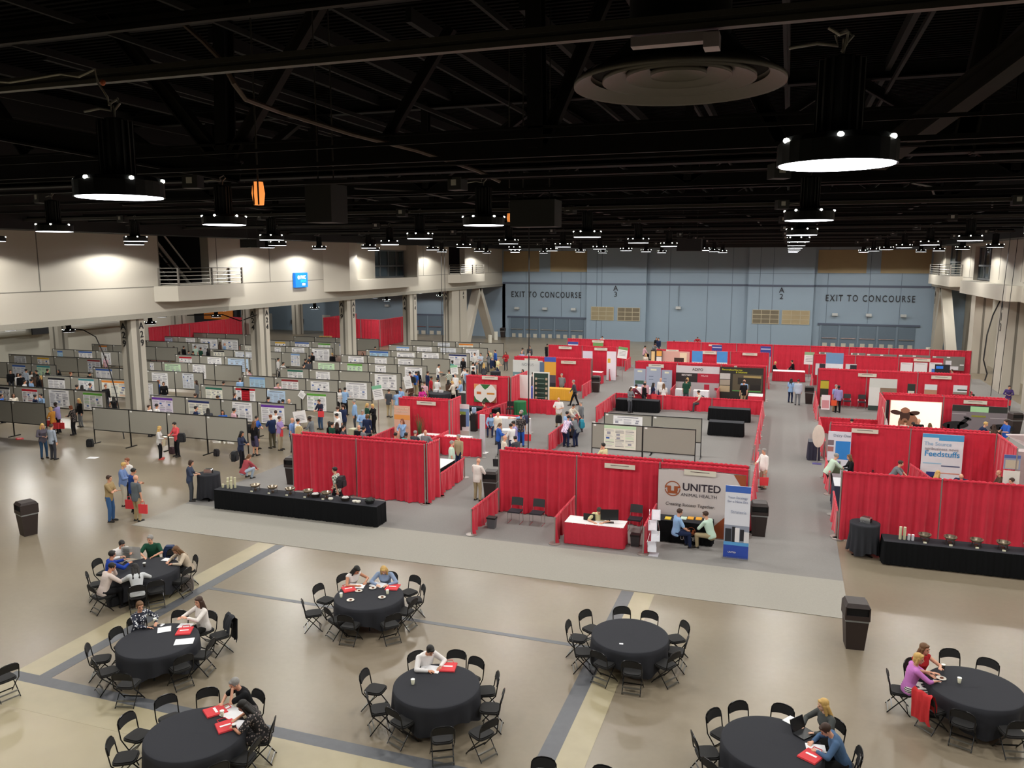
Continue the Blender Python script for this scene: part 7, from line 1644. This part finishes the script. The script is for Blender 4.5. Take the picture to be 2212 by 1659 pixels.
crowd(1350, 720, '''325|213|60|Tplksk1|seated beyond the food picture wall at left
475|155|120|Rgldsb0|seated at the far round table
540|70|180|Skldlb0f|with orange scarf, standing at the far round table, left
578|75|200|Snldsk0|standing at the far round table, right
1245|45|180|Rrlksb0|seated beyond the long last row, bright coral
840|123|180|Tdldsk0|head just above the long last row, left
1065|110|180|Tclkby0f|head just above the long last row, right
360|345|200|Scldly0f|with blonde hair and red bag left of the dark shelf display
135|835|60|LMldsk0|leaning on the white table of the grey banners
112|888|120|Hgldlb0f|with brown hair at the left of the grey banners
325|845|60|Skldsk1|suit, before the middle grey banner
352|803|190|Splksg0|grey haired behind the black suit
475|840|60|Snlalk0f|with long dark hair and a red bag over the shoulder
618|755|200|Swlnxb0|bald and tall before the right grey banner
655|860|350|Swsnll0f|with long brown hair seen from behind
1072|752|190|SGsdby0f|blonde, hidden behind the man in dark green
1048|778|10|SGsdsb0B|shirt seen from behind before the ADIFO wall'''.replace('the ADIFO wall', 'the wide red and white wall')+'''
1290|975|250|Tcsdsk1|seated right of the lettered white counter
2155|788|200|Slsdxb0B|bald, behind the black shirt before the black wall
2172|812|330|Sksasb0|and khaki trousers before the black wall
1345|458|180|Tcldxb0|bald head above the drape by the left blue headed banner''')
crowd(1600, 720, '''862|768|30|Slsnlk1f|with long dark hair in the right aisle
990|780|350|Sulgsb0B|and grey trousers in the right aisle
570|468|90|Tkldby0f|blonde, seated left at the far red skirted table
905|460|270|Tklksk0|suit, seated right at the far red skirted table
1625|868|140|Slsasg0|with red folder before the third row of the right block
1678|885|350|Svlksk3|seen from behind before the third row of the right block
1895|1465|10|Tnldsk0|seated before the white cloth table'''.replace('Tnldsk0|seated before', 'Tnldsk0|head seen above the drape before'))
crowd(1740, 830, '''792|1188|260|Hklkll0f|with badge at the navy counter of the laboratory booth
1522|1235|100|Lgsksl0|polo shirt bending over paper bags'''.replace('sl0', 'sb0'), True)
crowd(1740, 830, '''1360|620|40|Tcldsb0|head before the lit cow picture, left
1690|612|30|Tcldsl0|with fair short hair before the lit cow picture
1830|652|20|Tkldsk0|dark head before the lit cow picture
1935|580|180|Skldxb0B|bald, before the lit cow picture
2140|650|350|Tgldll0f|long haired, right before the lit cow picture''')
crowd(1932, 720, '''960|925|160|Tcldxb0B|bald, at the grey table of the third row
1292|985|200|Tdldsb0|two heads right of the bald one, left
1372|1035|240|Tkldsk0|dark head at the right end of the third row
1965|880|190|HPldsk0f|blouse with a red bag, alone by the right column
1012|600|250|Tgldsb0f|beside the television
1475|1458|100|Lnldsy0|fair haired, bending before the horse picture
1718|1540|350|TBldlb0f|seen from behind before the horse picture
1940|1460|250|Hbsasb0B|polo shirt holding papers at the right''')
crowd(1932, 880, '''720|1055|40|Tkldly0f|long blonde hair, seated before the feed banner
1172|1065|200|Rnldxb0B|balding, jacket, seated before the feed banner
1852|1075|270|TBldxb0B|balding, jacket, seated right of the kiosk
2062|1205|250|Tblksb0|at the right edge above the red wall''', True)
crowd(0, 740, '''462|262|20|Tgldxg0|bald head in the fourth aisle at left
430|445|10|Suldsk1|seen from behind before the blue headed poster
512|480|60|Swslk11'''.replace('Swslk11', 'Swsdlk1f')+'''|dark haired in the left crowd, second
582|510|300|SBldlk1f|dark haired in the left crowd, third
628|465|200|Skldsk1|dark haired man in the left crowd
795|445|15|Skldsb0|before the pale green headed poster
292|515|90|Swldlb0f|at the left of the left crowd
345|525|300|Skldsk0|jacket, next to the one in white, left crowd
402|632|60|Swsdsk1|low head in the left crowd
485|622|15|Slldsk1|pale back at the front of the left crowd
702|555|200|SBldly0f|with long fair hair at the right of the left crowd
640|570|10|Skldlk1f|long dark hair at the right of the left crowd
172|462|120|Skldsb0|at the left edge of the crowd
222|860|120|Sclnlb0f|with long brown hair before the second row at the left
582|880|20|Snldsk0|seen from behind before the red headed poster
665|868|190|Slldsk0|bearded, facing us before the red headed poster
1940|905|300|Tknklk1f|sleeveless, seated at the end of the orange lined poster
1790|712|100|Skldsr0|auburn, before the orange lined poster
1295|715|20|Skldsk1|dark head before the teal headed poster, left
1355|728|340|Skldlk1f|dark head before the teal headed poster, middle
1520|692|30|Sgldsb0|before the teal headed poster, right
1012|455|200|Skldlk1f|beside the plain square column
1190|500|60|Sgldsr0|right of the plain square column
1515|500|10|Skldsk1|jacket before the dark red headed poster
1802|232|180|Spsdsb0f|arms raised before the small white poster
2|868|60|Sblnsb0|at the left edge before the white poster''')
crowd(0, 740, '''970|1010|250|Hvlksk3B|tall, behind the woman in mustard
882|1090|260|Holdby0f|jacket, with red bags, beside the left boards
1232|1065|250|HMlkbr0fF|patterned, with reddish hair, alone in the left aisle
1352|948|190|SklglY'''.replace('SklglY', 'Sklgly0f')+'''|jacket over a long grey dress, with long blonde hair''', True)
crowd(270, 700, '''1612|300|30|SBldlb0f|before the pair of wide white rear posters
1690|320|40|Slldxg0|bald, before the pair of wide white rear posters
1282|395|10|Setdsb0'''.replace('Setdsb0', 'SGsdsb0')+'''|broad, arms spread, before the wide grey rear poster
1192|363|100|Sesdsk0|left of the broad one in green
1415|412|260|Skldlk0f|right of the broad one in green
790|360|15|Lwlasb0B|leaning, left of the plain column
992|372|10|Sklksb0|with a black backpack right of the plain column
908|458|20|Tkldlk0f|dark head right of the plain column, first
1065|455|20|Tgldsb0|dark head right of the plain column, second
1138|465|20|Tkldsk1|dark head right of the plain column, third
2066|745|100|Swldsk1|before the small blue charted poster
2132|780|250|Splksk0f|beside the small blue charted poster
1962|915|330|Sllnsb0|half hidden by the blue poster board
1650|985|20|Trldsk0|coral, low in the fourth aisle
1225|955|240|SgldLk'''.replace('SgldLk', 'Sgldlb0f')+'''|at the end of the grey white poster board
655|980|140|Skldbb0f|jacket, right of column A29
592|955|60|Sblnsr0|denim, right of column A29
1165|1190|20|Tgldsb0|head above the second row, before column gap
1545|1225|20|Tkldsb0|dark head above the third board, left
1652|1180|200|Tcldby0f|fair head above the cream poster
1855|1175|60|Snldsb0|left of the red centred poster
1920|1255|20|Tkldsk0|dark head under the red centred poster
290|1420|20|Tkldsk0|dark head at the base of column A29
392|1375|80|Swsdsb0|left of the purple headed poster
500|1360|15|Swldsk1|seen from behind at the purple headed poster
1192|1395|60|Snldsk0|left, before the navy headed poster
1412|1430|330|Sdldlk1f|long dark hair, before the navy headed poster
1662|1460|140|Sblklk1f|left of the white poster in the second row
1842|1430|30|Spldsk1|with backpack strap, before the white poster in the second row
1862|1550|20|Tkldsk0|low dark head before the white poster in the second row''')
crowd(540, 700, '''1612|410|30|Sblksk2|before the small blue headed poster by column A19
2130|380|20|Skldsk0|right of column A19
1930|470|180|Tkldlb0f|right of column A19, facing us
1070|475|200|Skldsk0|suit before the wide white charted poster
990|535|60|Tdldsk0|reddish, left of the dark suit
935|590|40|Skldsk1|first of the dark trio beside the tall blue headed poster
992|610|330|Sdldsk1|second of the dark trio beside the tall blue headed poster
905|682|60|Skldsk0|third, lowest of the dark trio beside the tall blue headed poster
1400|490|350|Skldsy0|with black bag before the wide white charted poster
470|575|60|Swldsk1|right of column A24, upper
518|620|80|Lwldsk0|right of column A24, bending
1362|710|180|Tpldxr0|reddish bald head before the pale green poster
462|990|120|Cpsdsk0|rosy, left of the dark red headed poster
942|1058|90|Tgldsb0|head left of the white framed poster
1132|1065|40|Tkldsk0|dark head before the white framed poster
1535|1085|150|Hwlklb0f|blouse, before the large white poster
1612|1078|10|Xllksk0|shirt seen from behind, before the large white poster
190|1250|40|Tkldlk0f|dark head below the red centred poster
300|1235|20|Snldsk0|before the pale blue charted poster
530|1290|20|TMldsk0|low, before the pale blue charted poster, right
480|1312|350|TBldsb0|low, before the pale blue charted poster, left
652|1270|100|Swldxb0B|bald, right of the pale blue charted poster''')
# bags carried by people
def carried(kd, px, py, z, l, col=None, hd=0):
    x, y = atz(px, py, z); r = empty('tote_bag', (x, y, z-.42), R(hd), l, 'bag'); m = mt(col, .8) if col else RED_BAG
    s = MB(); s.add([(-.16, -.03, 0), (.16, -.03, 0), (.18, -.012, .34), (-.18, -.012, .34), (-.16, .03, 0), (.16, .03, 0), (.18, .012, .34), (-.18, .012, .34)], [(0, 1, 2, 3), (7, 6, 5, 4), (0, 4, 5, 1), (3, 2, 6, 7), (0, 3, 7, 4), (1, 5, 6, 2)]); s.build('bag_body', m, r)
    MB().tube([(-.08, 0, .33), (-.06, 0, .46), (.06, 0, .46), (.08, 0, .33)], .01, 5).build('handle', m, r)
for px, py, z, l, c in ((1651, 1027, .82, 'red bag in the hand of the man walking in the right aisle', None), (308, 1085, .8, 'red bag behind the bald man in grey', None), (279, 1075, .8, 'red bag left of the bald man in grey', None), (604, 925, 1.15, 'red bag held by the person in lilac shirt', None), (693, 885, 1.2, 'red bag held by the person in dark cardigan', None),
                        (350, 945, .9, 'cream shoulder bag of the woman before the front boards', '#cfc3a8'), (105, 905, .95, 'red bag at the left of the woman in mustard', None), (120, 910, .95, 'red bag at the right of the woman in mustard', None), (132, 910, .85, 'red bag of the tall person in lilac', None), (1140, 935, .7, 'red bag of the grey haired man reaching out', None),
                        (1413, 848, 1.1, 'red bag over the shoulder before the grey banners', None), (1442, 850, 1.0, 'red bag of the woman before the right grey banner', None), (1391, 778, 1.1, 'red bag of the blonde left of the dark shelf display', None), (1240, 905, .9, 'red bag at the small round table', None), (1073, 988, .75, 'black bag of the bald man nearest in the left aisle', '#17171b'),
                        (2178, 862, 1.0, 'red bag of the woman alone by the right column', None), (1802, 862, .9, 'orange red folder bag before the third row of the right block', '#d8502c'), (1392, 855, .8, 'cream bag of the person in black suit', '#cfc3a8')):
    carried('h', px, py, z, l, c, 10)
for px, py, z, hd, l, c in ((738, 1040, 1.25, 90, 'dark backpack on the man walking behind the left buffet', '#2a2026'), (541, 925, 1.2, -80, 'black backpack of the person in striped blue', '#1a1a1c'), (646, 930, 1.25, 200, 'beige backpack under the tilted white card', '#c0a878'), (1257, 915, 1.2, 110, 'teal backpack at the small round table', '#1f7f96'), (1207, 905, 1.2, 200, 'black backpack at the small round table', '#17171a'),
                            (507, 985, 1.1, 100, 'black backpack of the person in navy cardigan', '#15171c'), (392, 945, 1.2, 20, 'black backpack of the woman in coral', '#1a1a1e'), (1137, 905, 1.3, 100, 'navy backpack of the grey haired man reaching out', '#26304e'), (893, 820, 1.25, 180, 'black backpack before the wide white poster', '#18181c')):
    x, y = atz(px, py, z); backpack(x, y, z-.22, R(hd), l, c)
x, y = at_foot(1224, 945); cocktail(x+.2, y+.1, .38, 'small round black table with people around it in the left aisle', h=1.0)
